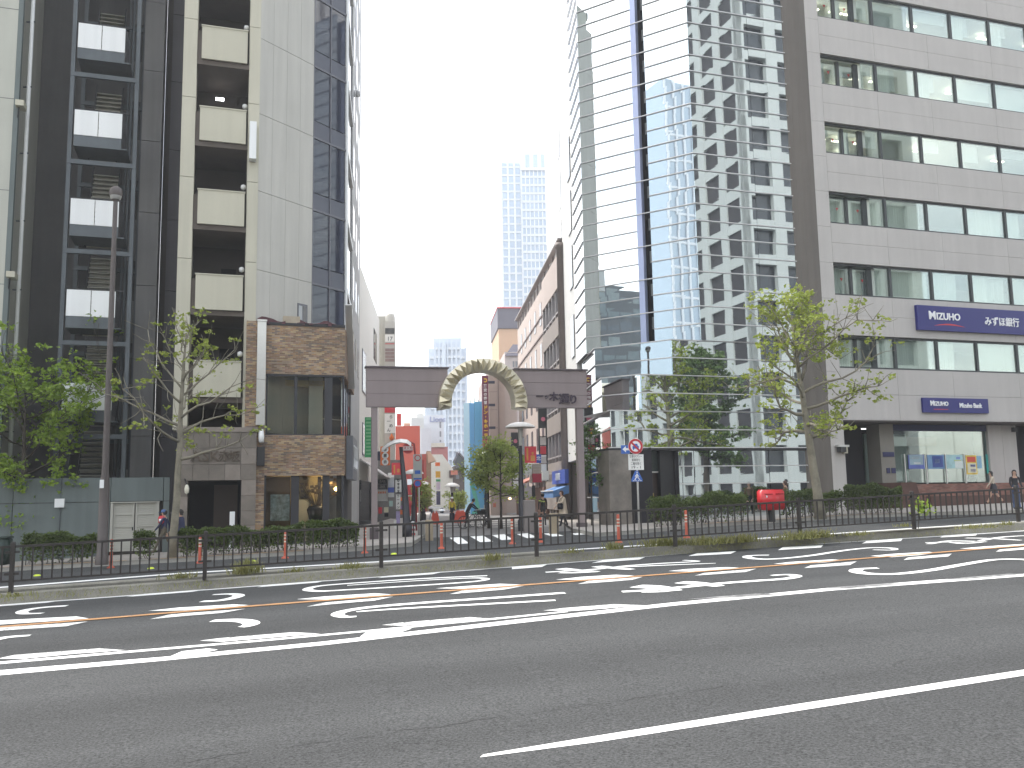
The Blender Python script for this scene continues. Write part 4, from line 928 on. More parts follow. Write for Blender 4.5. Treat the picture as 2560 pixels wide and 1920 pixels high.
def pleats(name, a0, a1, z0, z1, mat, parent, off, amp=.03, per=.14):
    m = MB(); n = max(4, int((a1-a0)/per)*2); pts = [(a0+(a1-a0)*i/n, off+amp*(1 if i % 2 else -1)+rng.uniform(-.01, .01)) for i in range(n+1)]
    for (a, oa), (b, ob) in zip(pts[:-1], pts[1:]): m.quad([MZ.pt(a, z0, oa), MZ.pt(b, z0, ob), MZ.pt(b, z1, ob), MZ.pt(a, z1, oa)])
    return m.build(name, mat, parent)
for k in range(8):
    zt = tops_[k]; zb_ = zt-whm; up = k
    cells = [Lw] + mus
    bw = tag(bpy.data.objects.new('window_band', None), None); SC.collection.objects.link(bw); bw.parent = bk
    B1('head_frame', wfr, bw, MZ, Lw, L1, zt-.1, zt-.004, -.32, -.14); B1('sill_frame', wfr, bw, MZ, Lw, L1, zb_+.004, zb_+.09, -.32, -.10)
    for q, (a, b) in enumerate(zip(cells[:-1], cells[1:])):
        dp = -.45 if q < 2 else -.16
        g = B1('pane', bank_glass, bw, MZ, a+.05, b-.05, zb_+.09, zt-.1, dp-.02, dp)
        B1('mullion', wfr, bw, MZ, b-(.09 if q != 1 else .22), b+.06, zb_+.09, zt-.1, dp-.1, dp+.06)
        r = rng.random(); ht = zt-zb_
        # room side: curtains, blinds, ceiling lamps
        if up <= 2:
            if r < .95:
                c0 = a+.05; c1 = b-.05 if rng.random() < .7 else a+(b-a)*rng.uniform(.45, .75); pleats('curtain', c0, c1, zb_+.1, zt-.12, curt[rng.randrange(2)], bw, dp-.25)
                if rng.random() < .35: pleats('curtain', c1-.25, b-.05, zb_+.1, zt-.12, curt[1], bw, dp-.4)
        else:
            if r < .85: B1('blind', curt[rng.randrange(3)], bw, MZ, a+.06, b-.06 if rng.random() < .6 else a+(b-a)*.55, zt-ht*rng.uniform(.35, 1)+.1, zt-.1, dp-.35, dp-.3)
            if rng.random() < .35: pleats('curtain', a+.06, a+(b-a)*.4, zb_+.1, zt-.12, curt[0], bw, dp-.2)
            for q2 in range(rng.randrange(0, 3)):
                zz_ = zt-.25; aa = a+(b-a)*rng.uniform(.1, .6); oo = -1.6-1.6*q2
                B1('ceiling_lamp', lamp_lit, bw, MZ, aa, aa+.85, zz_, zz_+.05, oo-.12, oo)
        if q < 2 and 1 <= k <= 6:
            m = MB(); cx_ = (a+b)/2+.1; cz = zb_+ht*.55; m.hexa([MZ.pt(cx_-.09, cz+.07, dp+.006), MZ.pt(cx_+.09, cz+.07, dp+.006), MZ.pt(cx_+.09, cz+.07, dp+.002), MZ.pt(cx_-.09, cz+.07, dp+.002), MZ.pt(cx_-.005, cz-.09, dp+.006), MZ.pt(cx_+.005, cz-.09, dp+.006), MZ.pt(cx_+.005, cz-.09, dp+.002), MZ.pt(cx_-.005, cz-.09, dp+.002)]); m.build('fire_access_mark', hang, g)
    B1('room_floor', curt[2], bw, MZ, Lw, L1, zb_-.3, zb_-.1, -7, -.5); B1('room_ceiling', M('office_ceiling', (.75, .77, .74), .9, na=.03), bw, MZ, Lw, L1, zt+.05, zt+.15, -7, -.5)
    B1('room_back', M('office_back_wall', (.62, .66, .64), .9, na=.08), bw, MZ, Lw, L1, zb_-.1, zt+.05, -4.2, -4)
B1('roof_block', mz_m, bk, MZ, 0, L1, tops_[-1]+.1, tops_[-1]+1.5, -9, -.31)
# ground floor
lo0 = MZ.S(2112, 1150); l1_, l2_, l3_, l4_ = MZ.S(2205, 1180, -1.2), MZ.S(2240, 1180, -1.2), MZ.S(2478, 1180, -1.2), MZ.S(2548, 1180, -1.2)
B1('corner_pier', mz_m, bk, MZ, .05, lo0, -1.5, zcan-.006, -1.2, .004)
B1('soffit', dark_wall, bk, MZ, lo0, L1, zcan-.08, zcan-.006, -4, -.02)
B1('dark_lobby', black_void, bk, MZ, lo0, l1_, zgm+.9, zcan-.1, -4.2, -2.6)
B1('lobby_back', black_void, bk, MZ, lo0-1, L1, -1, zcan-.1, -5.2, -4.7)
B1('lobby_base', M('bank_dark_stone', (.2, .18, .15), .7, na=.1), bk, MZ, lo0, l1_, -1, zgm+.95, -2.4, -2.0)
B1('lobby_mullion', wfr, bk, MZ, (lo0+l1_)/2-.2, (lo0+l1_)/2-.12, zgm+.9, zcan-.1, -2.55, -2.45)
B1('grey_pier', M('bank_grey_pier', (.23, .215, .185), .75, na=.08), bk, MZ, l1_, l2_, -1, zcan-.09, -2.2, -1.2)
for px0, px1, py0, py1, mt in ((2208, 2236, 1142, 1130, M('navy_plate', (.02, .022, .09), .5, na=0)), (2215, 2223, 1183, 1170, M('navy_plate')), (2227, 2237, 1183, 1170, M('navy_plate'))):
    B1('plate', mt, bk, MZ, MZ.S(px0, 1160, -1.2), MZ.S(px1, 1160, -1.2), MZ.Z(2220, py0, -1.2), MZ.Z(2220, py1, -1.2), -1.19, -1.16)
B1('navy_fascia', M('navy_fascia_paint', (.02, .022, .085), .5, na=.05), bk, MZ, l2_+.01, l3_, MZ.Z(2350, 1077, -1.3), zcan-.09, -1.6, -1.3)
zwt, zwb = MZ.Z(2350, 1078, -1.3), MZ.Z(2350, 1206, -1.3)
for a, b in ((l2_+.02, (l2_+l3_)/2-.9), ((l2_+l3_)/2-.88, (l2_+l3_)/2+1.0), ((l2_+l3_)/2+1.02, l3_-.02)):
    B1('shop_pane', bank_glass, bk, MZ, a, b, zwb, zwt, -1.42, -1.4)
B1('window_post', M('teal_frame', (.09, .14, .13), .4, na=.05), bk, MZ, l2_+.005, l2_+.08, zwb, zwt, -1.5, -1.38); B1('window_post', M('teal_frame'), bk, MZ, l3_-.08, l3_-.005, zwb, zwt, -1.5, -1.38)
B1('hall_back', M('pale_teal_wall', (.38, .47, .43), .9, na=.05), bk, MZ, l2_, l2_+(l3_-l2_)*.45, zgm, zwt, -3.6, -3.5)
B1('hall_back', black_void, bk, MZ, l2_+(l3_-l2_)*.45, l3_, zgm, zwt, -4.6, -4.5)
B1('brown_ceiling', M('brown_ceiling', (.16, .06, .03), .7, na=.2), bk, MZ, l2_+(l3_-l2_)*.45, l3_-.6, zwt-.6, zwt-.1, -4.4, -4.3)
def poster_on(nm, px0, px1, py0, py1, col, extra=()):
    o = B1(nm, M('poster_'+str(col), col, .5, ns=6, na=.25), bk, MZ, MZ.S(px0, 1160, -1.33), MZ.S(px1, 1160, -1.33), MZ.Z((px0+px1)/2, py1, -1.33), MZ.Z((px0+px1)/2, py0, -1.33), -1.37, -1.345)
    for a0, a1, y0, y1, c in extra:
        B1('print', M('print_'+str(c), c, .5, na=.1), o, MZ, MZ.S(a0, 1160, -1.33), MZ.S(a1, 1160, -1.33), MZ.Z((a0+a1)/2, y1, -1.33), MZ.Z((a0+a1)/2, y0, -1.33), -1.345, -1.335)
poster_on('poster', 2272, 2312, 1137, 1172, (.10, .14, .42), ((2275, 2309, 1138, 1162, (.30, .42, .48)), (2280, 2300, 1143, 1147, (.7, .75, .75)), (2285, 2302, 1156, 1160, (.7, .75, .75))))
poster_on('poster', 2320, 2362, 1137, 1172, (.16, .30, .5), ((2332, 2358, 1140, 1168, (.04, .08, .3)), (2338, 2350, 1148, 1158, (.25, .35, .6))))
poster_on('poster', 2367, 2408, 1137, 1171, (.38, .6, .62), ((2388, 2407, 1152, 1170, (.7, .78, .75)), (2392, 2402, 1142, 1148, (.2, .3, .6)), (2386, 2404, 1150, 1153, (.5, .6, .2))))
poster_on('poster', 2416, 2443, 1138, 1186, (.75, .55, .08), ((2419, 2440, 1142, 1155, (.65, .08, .05)), (2419, 2440, 1158, 1182, (.75, .72, .55)), (2426, 2438, 1161, 1167, (.1, .12, .4)), (2426, 2438, 1173, 1179, (.1, .12, .4))))
poster_on('poster', 2443, 2455, 1140, 1171, (.25, .45, .6)); poster_on('banner', 2467, 2478, 1136, 1184, (.05, .42, .38))
for px_ in (2262, 2315, 2364, 2412): B1('display_post', alu, bk, MZ, MZ.S(px_, 1160, -1.3), MZ.S(px_, 1160, -1.3)+.06, zgm+.2, MZ.Z(px_, 1135, -1.3), -1.36, -1.30)
for a, b in ((l3_, (l3_+l4_)/2-.01), ((l3_+l4_)/2+.01, l4_)): B1('pale_pier', mz_m, bk, MZ, a, b, -1, zcan-.09, -2.2, -1.2)
B1('dark_lobby', black_void, bk, MZ, l4_, L1, -1, zcan-.09, -4, -2)
B1('pier_lamp', black_metal, bk, MZ, MZ.S(2528, 1075, -1.2), MZ.S(2536, 1075, -1.2), MZ.Z(2530, 1080, -1.2), MZ.Z(2530, 1069, -1.2), -1.2, -1.0)
a, z = MZ.hit(2095, 1121); lm_ = B1('wall_floodlight', black_metal, bk, MZ, a-.15, a+.18, z-.2, z+.05, .1, .4); B1('lamp_bracket', alu, lm_, MZ, a-.2, a+.45, z+.06, z+.16, .01, .3); B1('lamp_box', cream, lm_, MZ, a+.22, a+.42, z-.25, z+.055, .01, .2)
# bank signs
navy = M('bank_navy', (.012, .013, .15), .4, ns=.5, na=.03); wht = M('sign_white', (.85, .85, .85), .5, na=0); redc = M('sign_red', (.55, .03, .04), .5, na=0)
sg = thing('bank_sign', 'large blue bank sign between the upper window bands', 'sign')
sA, zA = MZ.hit(2294, 795, .2); zA1 = MZ.Z(2294, 762, .2); zA0 = MZ.Z(2298, 824, .2)
B1('board', navy, sg, MZ, sA, sA+8.0, zA0, zA1, .02, .2)
zc_ = (zA0+zA1)/2+.05
text_obj('lettering', 'M', MZ, MZ.S(2321, 790, .2), zc_+.07, .44, wht, sg, .215, 'LEFT', .02, .022, 1.0)
text_obj('lettering', 'IZUHO', MZ, MZ.S(2340, 790, .2), zc_+.04, .37, wht, sg, .215, 'LEFT', .02, .022, .98)
text_obj('lettering', 'みずほ銀行', MZ, MZ.S(2460, 795, .2), zc_-.1, .47, wht, sg, .215, 'LEFT', .02, .012, .92)
m = MB(); aa, ab = MZ.S(2335, 810, .2), MZ.S(2412, 810, .2)
for i in range(14):
    t0, t1 = i/14, (i+1)/14; f_ = lambda t: (aa+(ab-aa)*t, zA0+.26+.10*math.sin(math.pi*t)-.02*t, .035*math.sin(math.pi*t)+.004)
    (u0, y0, h0), (u1, y1, h1) = f_(t0), f_(t1); m.quad([MZ.pt(u0, y0-h0, .212), MZ.pt(u1, y1-h1, .212), MZ.pt(u1, y1+h1, .212), MZ.pt(u0, y0+h0, .212)])
m.build('red_swoosh', redc, sg)
sg2 = thing('bank_sign', 'small blue bank sign above the ground floor display windows', 'sign')
sA, sB = MZ.S(2308, 1013, .15), MZ.S(2471, 1013, .15); zA1, zA0 = MZ.Z(2308, 994, .15), MZ.Z(2310, 1031, .15)
B1('board', navy, sg2, MZ, sA, sB, zA0, zA1, .02, .15); zc_ = (zA0+zA1)/2
text_obj('lettering', 'M', MZ, MZ.S(2325, 1010, .15), zc_+.09, .27, wht, sg2, .165, 'LEFT', .02, .022, .9); text_obj('lettering', 'IZUHO', MZ, MZ.S(2335, 1010, .15), zc_+.07, .22, wht, sg2, .165, 'LEFT', .02, .022, .95)
text_obj('lettering', 'Mizuho Bank', MZ, MZ.S(2398, 1015, .15), zc_+.0, .25, wht, sg2, .165, 'LEFT', .02, .015, .82)
B1('red_swoosh', redc, sg2, MZ, MZ.S(2334, 1020, .15), MZ.S(2370, 1020, .15), zA0+.16, zA0+.19, .15, .16)
# brick planter along the bank
pb = MBRICK('red_brown_brick', A18, [(.22, .09, .065), (.26, .11, .08), (.18, .075, .055), (.24, .12, .09)], (.16, .11, .09), .24, .08)
pt_ = thing('brick_planter', 'low red-brown brick planter wall in front of the bank windows', 'planter')
q0, q1, q2 = MZ.S(2245, 1240, .6), MZ.S(2282, 1240, .6), MZ.S(2700, 1240, .6)
B1('wall', pb, pt_, MZ, q1+.002, q2, -1, MZ.Z(2350, 1209, .6), -1.15, .3); B1('end_block', M('dark_brown_brick', (.09, .045, .035), .8, ns=6, na=.25), pt_, MZ, q0, q1, -1, MZ.Z(2260, 1206, .9), -1.1, .9)
m = MB(); m.hexa([MZ.pt(q1, -1, .85), MZ.pt(q1+1.1, -1, .85), MZ.pt(q1+1.1, -1, .302), MZ.pt(q1, -1, .302), MZ.pt(q1, MZ.Z(2260, 1206, .9), .85), MZ.pt(q1+.05, MZ.Z(2260, 1209, .9), .85), MZ.pt(q1+.05, MZ.Z(2260, 1209, .9), .302), MZ.pt(q1, MZ.Z(2260, 1206, .9), .302)]); m.build('sloped_end', M('dark_brown_brick'), pt_)
B1('step', M('dark_brown_brick'), pt_, MZ, q1+1.1, q2, -1, MZ.Z(2400, 1239, .6), .305, .62)

# ================================================================== seen only in the mirror glass: the opposite side of the street
def mirror_pt(v, pl):
    d = (v-pl.o).dot(pl.n); return v-pl.n*2*d
wg = thing('white_grid_building', 'white concrete grid office building reflected in the mirror glass', 'building')
V = Vector((.271*100, 100, 0)); Rc = mirror_pt(V, F4)
WF = Plane(Rc.x, Rc.y, 18+180)        # faces the street; s runs to the left when seen from the street
WL = Plane(Rc.x, Rc.y, 288)           # side that turns the corner
wcon = M('white_precast_concrete', (.36, .38, .37), .7, ns=.5, na=.04, streak=.05)
wdark = M('grid_window_glass', (.02, .024, .03), .15, na=.2, ns=.6)
fg = 4.15; zg0 = 1.6; nf = 17
for side, (pl, n, sgn) in enumerate(((WF, 5, -1), (WL, 9, 1))):
    bayw = 4.6
    for i in range(nf):
        z0 = zg0+1.4+i*fg
        for k in range(n):
            a0, a1 = sorted((sgn*k*bayw, sgn*(k+1)*bayw)); 
            w_ = B1('window', wdark, wg, pl, a0+.75, a1-.75, z0+1.15, z0+fg-.0, -.75, -.7)
        a0, a1 = sorted((0, sgn*n*bayw)); B1('spandrel', wcon, wg, pl, a0+(.0), a1, z0, z0+1.15, -.7, -.04)
    for k in range(n+1):
        c = sgn*k*bayw; B1('column', wcon, wg, pl, c-.75 if k else min(c, c+sgn*1.0), c+.75 if k else max(c, c+sgn*1.0), -2, zg0+1.4+nf*fg, -.65, .0)
pp_ = [WF.pt(-.1, 0, -.8), WF.pt(-23, 0, -.8), WF.pt(-23, 0, -30), WF.pt(-.8, 0, -30)]
m = MB(); m.prism([(p.x, p.y) for p in pp_], -2, zg0+1.4+nf*fg-.3); m.build('core', black_void, wg)
# dark glass block and pale tower far down the street to the left
dg = thing('dark_glass_block', 'dark glass office block reflected low in the mirror glass', 'building')
DG = Plane(-105, -24.5, 90)
B1('wall', M('dark_teal_wall', (.02, .03, .04), .3, na=.2, ns=.3), dg, DG, 0, 17, -6, 42, -14, 0)
for i in range(14):
    for k in range(6): B1('window', M('teal_pane_'+str((i*7+k*3) % 3), ((.10, .14, .15), (.17, .21, .21), (.06, .08, .10))[(i*7+k*3) % 3], .15, na=.15), dg, DG, .3+k*2.8, 2.8+k*2.8, i*3.0+.4, i*3.0+(1.5 if (i+k) % 3 else 2.4), -.1, .06)
ot = thing('tower_block', 'pale blue glass tower reflected beside the white grid', 'building')
OT = Plane(-215, -130, 90)
B1('wall', M('pale_blue_curtain_wall', (.30, .38, .46), .2, .3, na=.1, ns=.05), ot, OT, 0, 26, -5, 150, -20, 0)
for k in range(8): B1('white_pier', M('white_pier', (.7, .72, .74), .6, na=0), ot, OT, k*3.6, .8+k*3.6, -5, 150, .31, .6)
for i in range(15): B1('floor_band', M('white_pier'), ot, OT, 0, 26, i*10, i*10+.8, .002, .3)

opb = thing('added_opposite_block', 'added unseen brown office block across the road, darkening shop window reflections', 'building')  # out of view, added so the shop windows mirror less bright sky
OB = Plane(30, -8, 198)
B1('wall', M('brown_grey_facade', (.17, .14, .115), .8, na=.08, ns=.4), opb, OB, 0, 48, -3, 17, -12, 0)
for i in range(5):
    for k in range(12): B1('window', dark_glass, opb, OB, 1+k*3.9, 4+k*3.9, .8+i*3.3, 2.9+i*3.3, -.1, .03)
# ================================================================== gate over the side street
gate = thing('street_gate', 'mauve-brown gate beam with a golden arch over the side street', 'gate')
ga, gb = P(916, 1000, 39.0), P(1468, 1000, 41.3); GA = Plane(ga.x, ga.y, math.degrees(math.atan2(gb.y-ga.y, gb.x-ga.x)))
gm_ = M('mauve_brown_paint', (.245, .20, .195), .6, ns=.8, na=.06, streak=.06)
g_end = (gb-ga).xy.length; gz1, gz0 = GA.Z(930, 919), GA.Z(930, 1017)
as0, as1 = GA.S(1098, 1000), GA.S(1310, 1000); acx = (as0+as1)/2
hh = (gz1-gz0)/3
for a, b in ((0, acx-1.55), (acx+1.55, g_end)):
    for k in range(3): B1('beam_panel', gm_, gate, GA, a, b, gz0+k*hh+.006, gz0+(k+1)*hh-.006, -.35, 0)
B1('beam_cap', M('dark_mauve', (.09, .07, .075), .6, na=.05), gate, GA, -.06, acx-1.5, gz1+.0, gz1+.07, -.42, .07); B1('beam_cap', M('dark_mauve'), gate, GA, acx+1.5, g_end+.06, gz1+.0, gz1+.07, -.42, .07)
for a, b in ((GA.S(929, 1200), GA.S(944, 1200)), (GA.S(1447, 1200), GA.S(1463, 1200))):
    B1('post', gm_, gate, GA, a, b, -.5, gz0-.004, -.34, -.04)
    B1('post_base', M('dark_mauve'), gate, GA, a-.05, b+.05, -.5, .75, -.39, .01)
# faceted golden arch
gold = M('old_gold_metal', (.56, .51, .38), .3, .6, ns=2, na=.12)
Ro, Ri = (as1-as0)/2*1.03, (as1-as0)/2*.745; azc = GA.Z(1204, 1009); n = 24
for k in range(n):
    t0, t1 = math.pi*(-.045+1.09*k/n), math.pi*(-.045+1.09*(k+1)/n)
    def ap(r, t, o): return GA.pt(acx+r*math.cos(t), azc+r*math.sin(t), o)
    tm = (t0+t1)/2; rm = (Ro+Ri)/2; m = MB(); o1, o0 = .42, -.5
    a, b, c, d = ap(Ri, t0, o1), ap(Ro, t0, o1), ap(Ro, t1, o1), ap(Ri, t1, o1)
    e = ap(rm+rng.uniform(-.16, .16), tm+rng.uniform(-.04, .04), o1+rng.uniform(.10, .28))
    for q, r in ((a, b), (b, c), (c, d), (d, a)): m.quad([q, r, e])
    A_, B_, C_, D_ = ap(Ri, t0, o0), ap(Ro, t0, o0), ap(Ro, t1, o0), ap(Ri, t1, o0)
    m.quad([b, B_, C_, c]); m.quad([d, D_, A_, a]); m.quad([D_, C_, B_, A_])
    if k == 0: m.quad([a, A_, B_, b])
    if k == n-1: m.quad([d, c, C_, D_])
    m.build('arch_facet', gold, gate)
ink = M('dark_bronze_letters', (.035, .02, .035), .5, na=.1)
for ch, xx, yy, hgt in (('一', 1349, 992, .30), ('ツ', 1366, 994, .18), ('木', 1384, 993, .38), ('通', 1410, 999, .46), ('り', 1433, 1000, .40)):
    a_, z_ = GA.hit(xx, yy); text_obj('letter', ch, GA, a_, z_, hgt, ink, gate, .02, 'CENTER', .05, .03)

# ================================================================== helpers for the side street
def front_box(name, label, px0, px1, ytop, Y, depth, mat, ang=6, ybot=None, cat='building', group=None):
    pl = PL((px0+px1)/2, Y, ang); t = thing(name, label, cat, group=group)
    B1('wall', mat, t, pl, pl.S(px0, ytop+60), pl.S(px1, ytop+60), -2, pl.Z((px0+px1)/2, ytop), -depth, 0)
    return t, pl
def vsign(name, label, px0, px1, y0, y1, Y, mat, text=None, tm=None, th=.8, ang=6, thick=.25, frame=None, tsize=None, cat='sign', parent=None, off0=0, bold=.015, horizontal=False):
    pl = PL((px0+px1)/2, Y, ang); s0, s1 = pl.S(px0, (y0+y1)/2), pl.S(px1, (y0+y1)/2); z1, z0 = pl.Z((px0+px1)/2, y0), pl.Z((px0+px1)/2, y1)
    t = thing(name, label, cat) if parent is None else parent
    B1('board', mat, t, pl, s0, s1, z0, z1, -thick, 0)
    if frame:
        for a, b, c, d in ((s0, s1, z0, z0+.06), (s0, s1, z1-.06, z1), (s0, s0+.06, z0, z1), (s1-.06, s1, z0, z1)): B1('frame', frame, t, pl, a, b, c, d, .002, .04)
    if text:
        n = len(text)
        if horizontal:
            text_obj('lettering', text, pl, (s0+s1)/2, (z0+z1)/2, tsize or (z1-z0)*th, tm, t, .012, 'CENTER', .02, bold, sx=min(1, (s1-s0)*.9/(n*.9*(tsize or (z1-z0)*th)/.72)))
        else:
            st_ = (z1-z0)/n
            for i, ch in enumerate(text):
                hgt = min(st_*th, (s1-s0)*th); text_obj('letter', ch, pl, (s0+s1)/2, z1-(i+.5)*st_, hgt*.8, tm, t, .012, 'CENTER', .02, bold)
    return t, pl, s0, s1, z0, z1
sw = M('sign_offwhite', (.84, .83, .79), .6, na=.05); sk = M('sign_black', (.02, .02, .022), .5, na=.05); sr_ = M('signboard_red', (.60, .045, .06), .55, na=.1); sor = M('signboard_orange', (.78, .19, .045), .55, na=.05)
sgn = M('signboard_green', (.04, .32, .11), .5, ns=8, na=.2); sbl = M('signboard_blue', (.05, .10, .42), .5, na=.1); syl = M('lettering_yellow', (.9, .6, .04), .5, na=0)

# ---------------- left side of the side street
A_, B_ = P(897, 1200, 58), P(948, 1200, 77)
LW = Plane(A_.x, A_.y, math.degrees(math.atan2(B_.y-A_.y, B_.x-A_.x))); Lw_len = (B_-A_).xy.length
wb_ = thing('white_building', 'white rendered building behind the cream tower on the side street', 'building')
wht_wall = M('white_render', (.74, .73, .68), .8, ns=.5, na=.03, streak=.04)
hW = LW.Z(945, 790)
B1('wall', wht_wall, wb_, LW, 0, Lw_len, -1, hW, -9, 0)
for k, (xa, xb, yt, yb) in enumerate(((905, 914, 880, 985), (906, 914, 1060, 1140))):
    w_ = B1('window', M('window_frame_grey'), wb_, LW, LW.S(xa, 900), LW.S(xb, 900), LW.Z(910, yb), LW.Z(910, yt), -.1, .05); B1('pane', M('bright_pane', (.5, .52, .52), .1, na=.05), w_, LW, LW.S(xa, 900)+.1, LW.S(xb, 900)-.1, LW.Z(910, yb)+.1, LW.Z(910, yt)-.1, .05, .06)
B1('dark_window', dark_glass, wb_, LW, LW.S(934, 850), LW.S(941, 850), LW.Z(938, 905), LW.Z(938, 830), -.1, .04)
B1('shop_front', dark_glass, wb_, LW, .3, Lw_len-.3, .3, 3.2, -.1, .05)
m = MB(); q = [LW.pt(.2, 4.6, .05), LW.pt(8, 4.6, .05), LW.pt(8, 3.5, 1.6), LW.pt(.2, 3.5, 1.6)]; m.hexa([q[3]-Vector((0, 0, .08)), q[2]-Vector((0, 0, .08)), q[1]-Vector((0, 0, .08)), q[0]-Vector((0, 0, .08)), q[3], q[2], q[1], q[0]]); m.build('awning', M('pale_awning', (.55, .52, .5), .9, na=.05), wb_)
t, pl, s0, s1, z0, z1 = vsign('green_sign', 'green vertical sign with white lettering rows beside the gate post', 912, 930, 1043, 1143, 56.5, sgn)
for k in range(11): B1('print', M('sign_pale_green', (.2, .5, .25), .6, na=.2), t, pl, s0+.08, s1-.08, z0+.15+k*(z1-z0)/11.5, z0+.27+k*(z1-z0)/11.5, .002, .01)
# sign tower marked 17
tb, pl = front_box('grey_sign_building', 'narrow grey building with a stacked sign numbered 17', 943, 966, 790, 78, 8, M('grey_render', (.42, .40, .36), .8, na=.05, streak=.08))
pz = lambda y: pl.Z(975, y)
a0, a1 = pl.S(962, 900), pl.S(988, 900)
stk = [(812, 847, sw), (822, 836, M('sign_dark_grey', (.09, .09, .09), .6, ns=8, na=.5)), (838, 860, sw), (872, 908, M('sign_pinkish', (.30, .22, .21), .7, ns=4, na=.2))]
B1('sign_column', M('sign_column_grey', (.5, .48, .44), .7, na=.06), tb, pl, a0, a1, pz(1200), pz(806), -.6, .5)
m = MB(); c = pl.pt((a0+a1)/2, pz(806), -.1); rr = (a1-a0)/2; m.lathe(c, [(rr, 0), (rr*.98, .5), (rr*.8, .78), (0, .85)], 16); m.build('rounded_top', M('sign_column_grey'), tb, True)
B1('sign_plate', M('sign_dark_grey'), tb, pl, a0+.05, a1-.05, pz(837), pz(823), .5, .54); B1('sign_plate', sw, tb, pl, a0+.05, a1-.05, pz(857), pz(839), .5, .53)
text_obj('lettering', '17', pl, (a0+a1)/2, pz(850), .36, sk, tb, .54, 'CENTER', .01, .0)
for k in range(4): B1('sign_plate', M('sign_pinkish'), tb, pl, a0+.05, a1-.05, pz(906-k*8.5), pz(899-k*8.5), .5, .53)
B1('red_strip', sr_, tb, pl, a0+.05, a1-.05, pz(863), pz(861), .5, .525); B1('red_plate', sr_, tb, pl, a0, a1, pz(1033), pz(1018), .5, .56)
B1('sign_plate', sw, tb, pl, a0, a1, pz(1084), pz(1036), .5, .55)
for k, ch in enumerate('らーめん'): text_obj('lettering', ch, pl, (a0+a1)/2+.1*(-1)**k, pz(1044+k*11), .3, sk, tb, .56, 'CENTER', .01, .01)
B1('sign_plate', M('sign_cream_pink', (.55, .5, .45), .7, na=.1), tb, pl, a0, a1, pz(1108), pz(1087), .5, .55)
m = MB(); c = pl.pt(a1-.3, pz(1094), .6); m.lathe(c, [(0, -.3), (.17, -.2), (.2, 0), (.08, .2), (0, .35)], 10); m.build('flame_mark', sor, tb, True)
# orange building and its neighbours
ob, pl = front_box('orange_building', 'bright orange-red building front on the left of the side street', 989, 1050, 1065, 96, 12, M('orange_red_wall', (.60, .12, .075), .7, ns=.4, na=.04))
B1('red_slab', M('deep_red_panel', (.35, .04, .03), .6, na=.1), ob, pl, pl.S(1008, 1200), pl.S(1036, 1200), 1, pl.Z(1020, 1182), .004, .3)
B1('white_mark', wht, ob, pl, pl.S(1018, 1200, .3), pl.S(1032, 1200, .3), pl.Z(1025, 1212), pl.Z(1025, 1198), .302, .33)
B1('roof_tank', M('cream_tank', (.5, .42, .32), .7, na=.1), ob, pl, pl.S(1009, 1060), pl.S(1025, 1060), pl.Z(1017, 1065), pl.Z(1017, 1054), -4, -2)
vsign('red_rooftop_sign', 'tall red rooftop sign beside the numbered sign tower', 992, 1003, 1034, 1064, 93, M('bright_red_sign', (.6, .05, .05), .5, na=.05), None)
ob2, pl = front_box('orange_building', 'lower salmon building right of the bright orange one', 1050, 1066, 1135, 100, 10, M('salmon_wall', (.50, .13, .09), .7, na=.08))
B1('slot', M('deep_red_panel'), ob2, pl, pl.S(1056, 1200), pl.S(1060, 1200), 2, pl.Z(1058, 1150), .004, .1)
wo, pl = front_box('white_office', 'white office block with a rooftop name sign down the street', 1058, 1110, 1038, 165, 20, M('cool_white_wall', (.62, .64, .68), .7, na=.03))
for y0, y1 in ((1055, 1070), (1078, 1092), (1100, 1105)): B1('window', M('pale_window', (.22, .23, .25), .3, na=.1), wo, pl, pl.S(1099, 1080), pl.S(1103, 1080), pl.Z(1101, y1), pl.Z(1101, y0), -.1, .05)
text_obj('lettering', 'Lions', pl, pl.S(1094, 1047), pl.Z(1094, 1049), 1.0, M('faint_blue_letter', (.3, .33, .5), .5, na=0), wo, .1, 'CENTER', .05, .02)
wo2, pl = front_box('white_office', 'low white block in front of the white office, left of it', 1028, 1060, 1044, 150, 20, M('warm_white_wall', (.62, .62, .60), .7, na=.03)); B1('step_block', M('warm_white_wall'), wo2, pl, pl.S(1041, 1060), pl.S(1059, 1060), 8, pl.Z(1050, 1033), -8, -1)
wo3, pl = front_box('white_office', 'pale lavender wall panel below the white office', 1052, 1078, 1071, 130, 14, M('lavender_white', (.60, .60, .64), .7, na=.03))
rb, pl = front_box('red_brick_block', 'dusty red block behind the cream gable', 1079, 1120, 1117, 150, 10, M('dusty_red', (.38, .14, .13), .8, na=.08))
B1('cream_band', M('cream_band', (.55, .5, .42), .8, na=.05), rb, pl, pl.S(1078, 1120), pl.S(1112, 1120), pl.Z(1095, 1118), pl.Z(1095, 1108), -6, .3)
cg = thing('cream_gable_house', 'cream house with a sloping gable end on the side street', 'building')
pl = PL(1100, 118, 6); m = MB(); pts = [(1072, 1300), (1132, 1300), (1132, 1172), (1106, 1136), (1078, 1136)]
f_ = [pl.pt(pl.S(x, y), pl.Z(x, y)) for x, y in pts]; b_ = [p - pl.n*10 for p in f_]; m.quad(f_)
for i in range(5): m.quad([f_[i], b_[i], b_[(i+1) % 5], f_[(i+1) % 5]])
m.build('wall', M('gable_cream', (.60, .58, .52), .8, na=.04), cg)
B1('sign', M('dark_brown_sign', (.09, .06, .06), .6, na=.2), cg, pl, pl.S(1123, 1190), pl.S(1134, 1190), pl.Z(1128, 1194), pl.Z(1128, 1176), .01, .3)
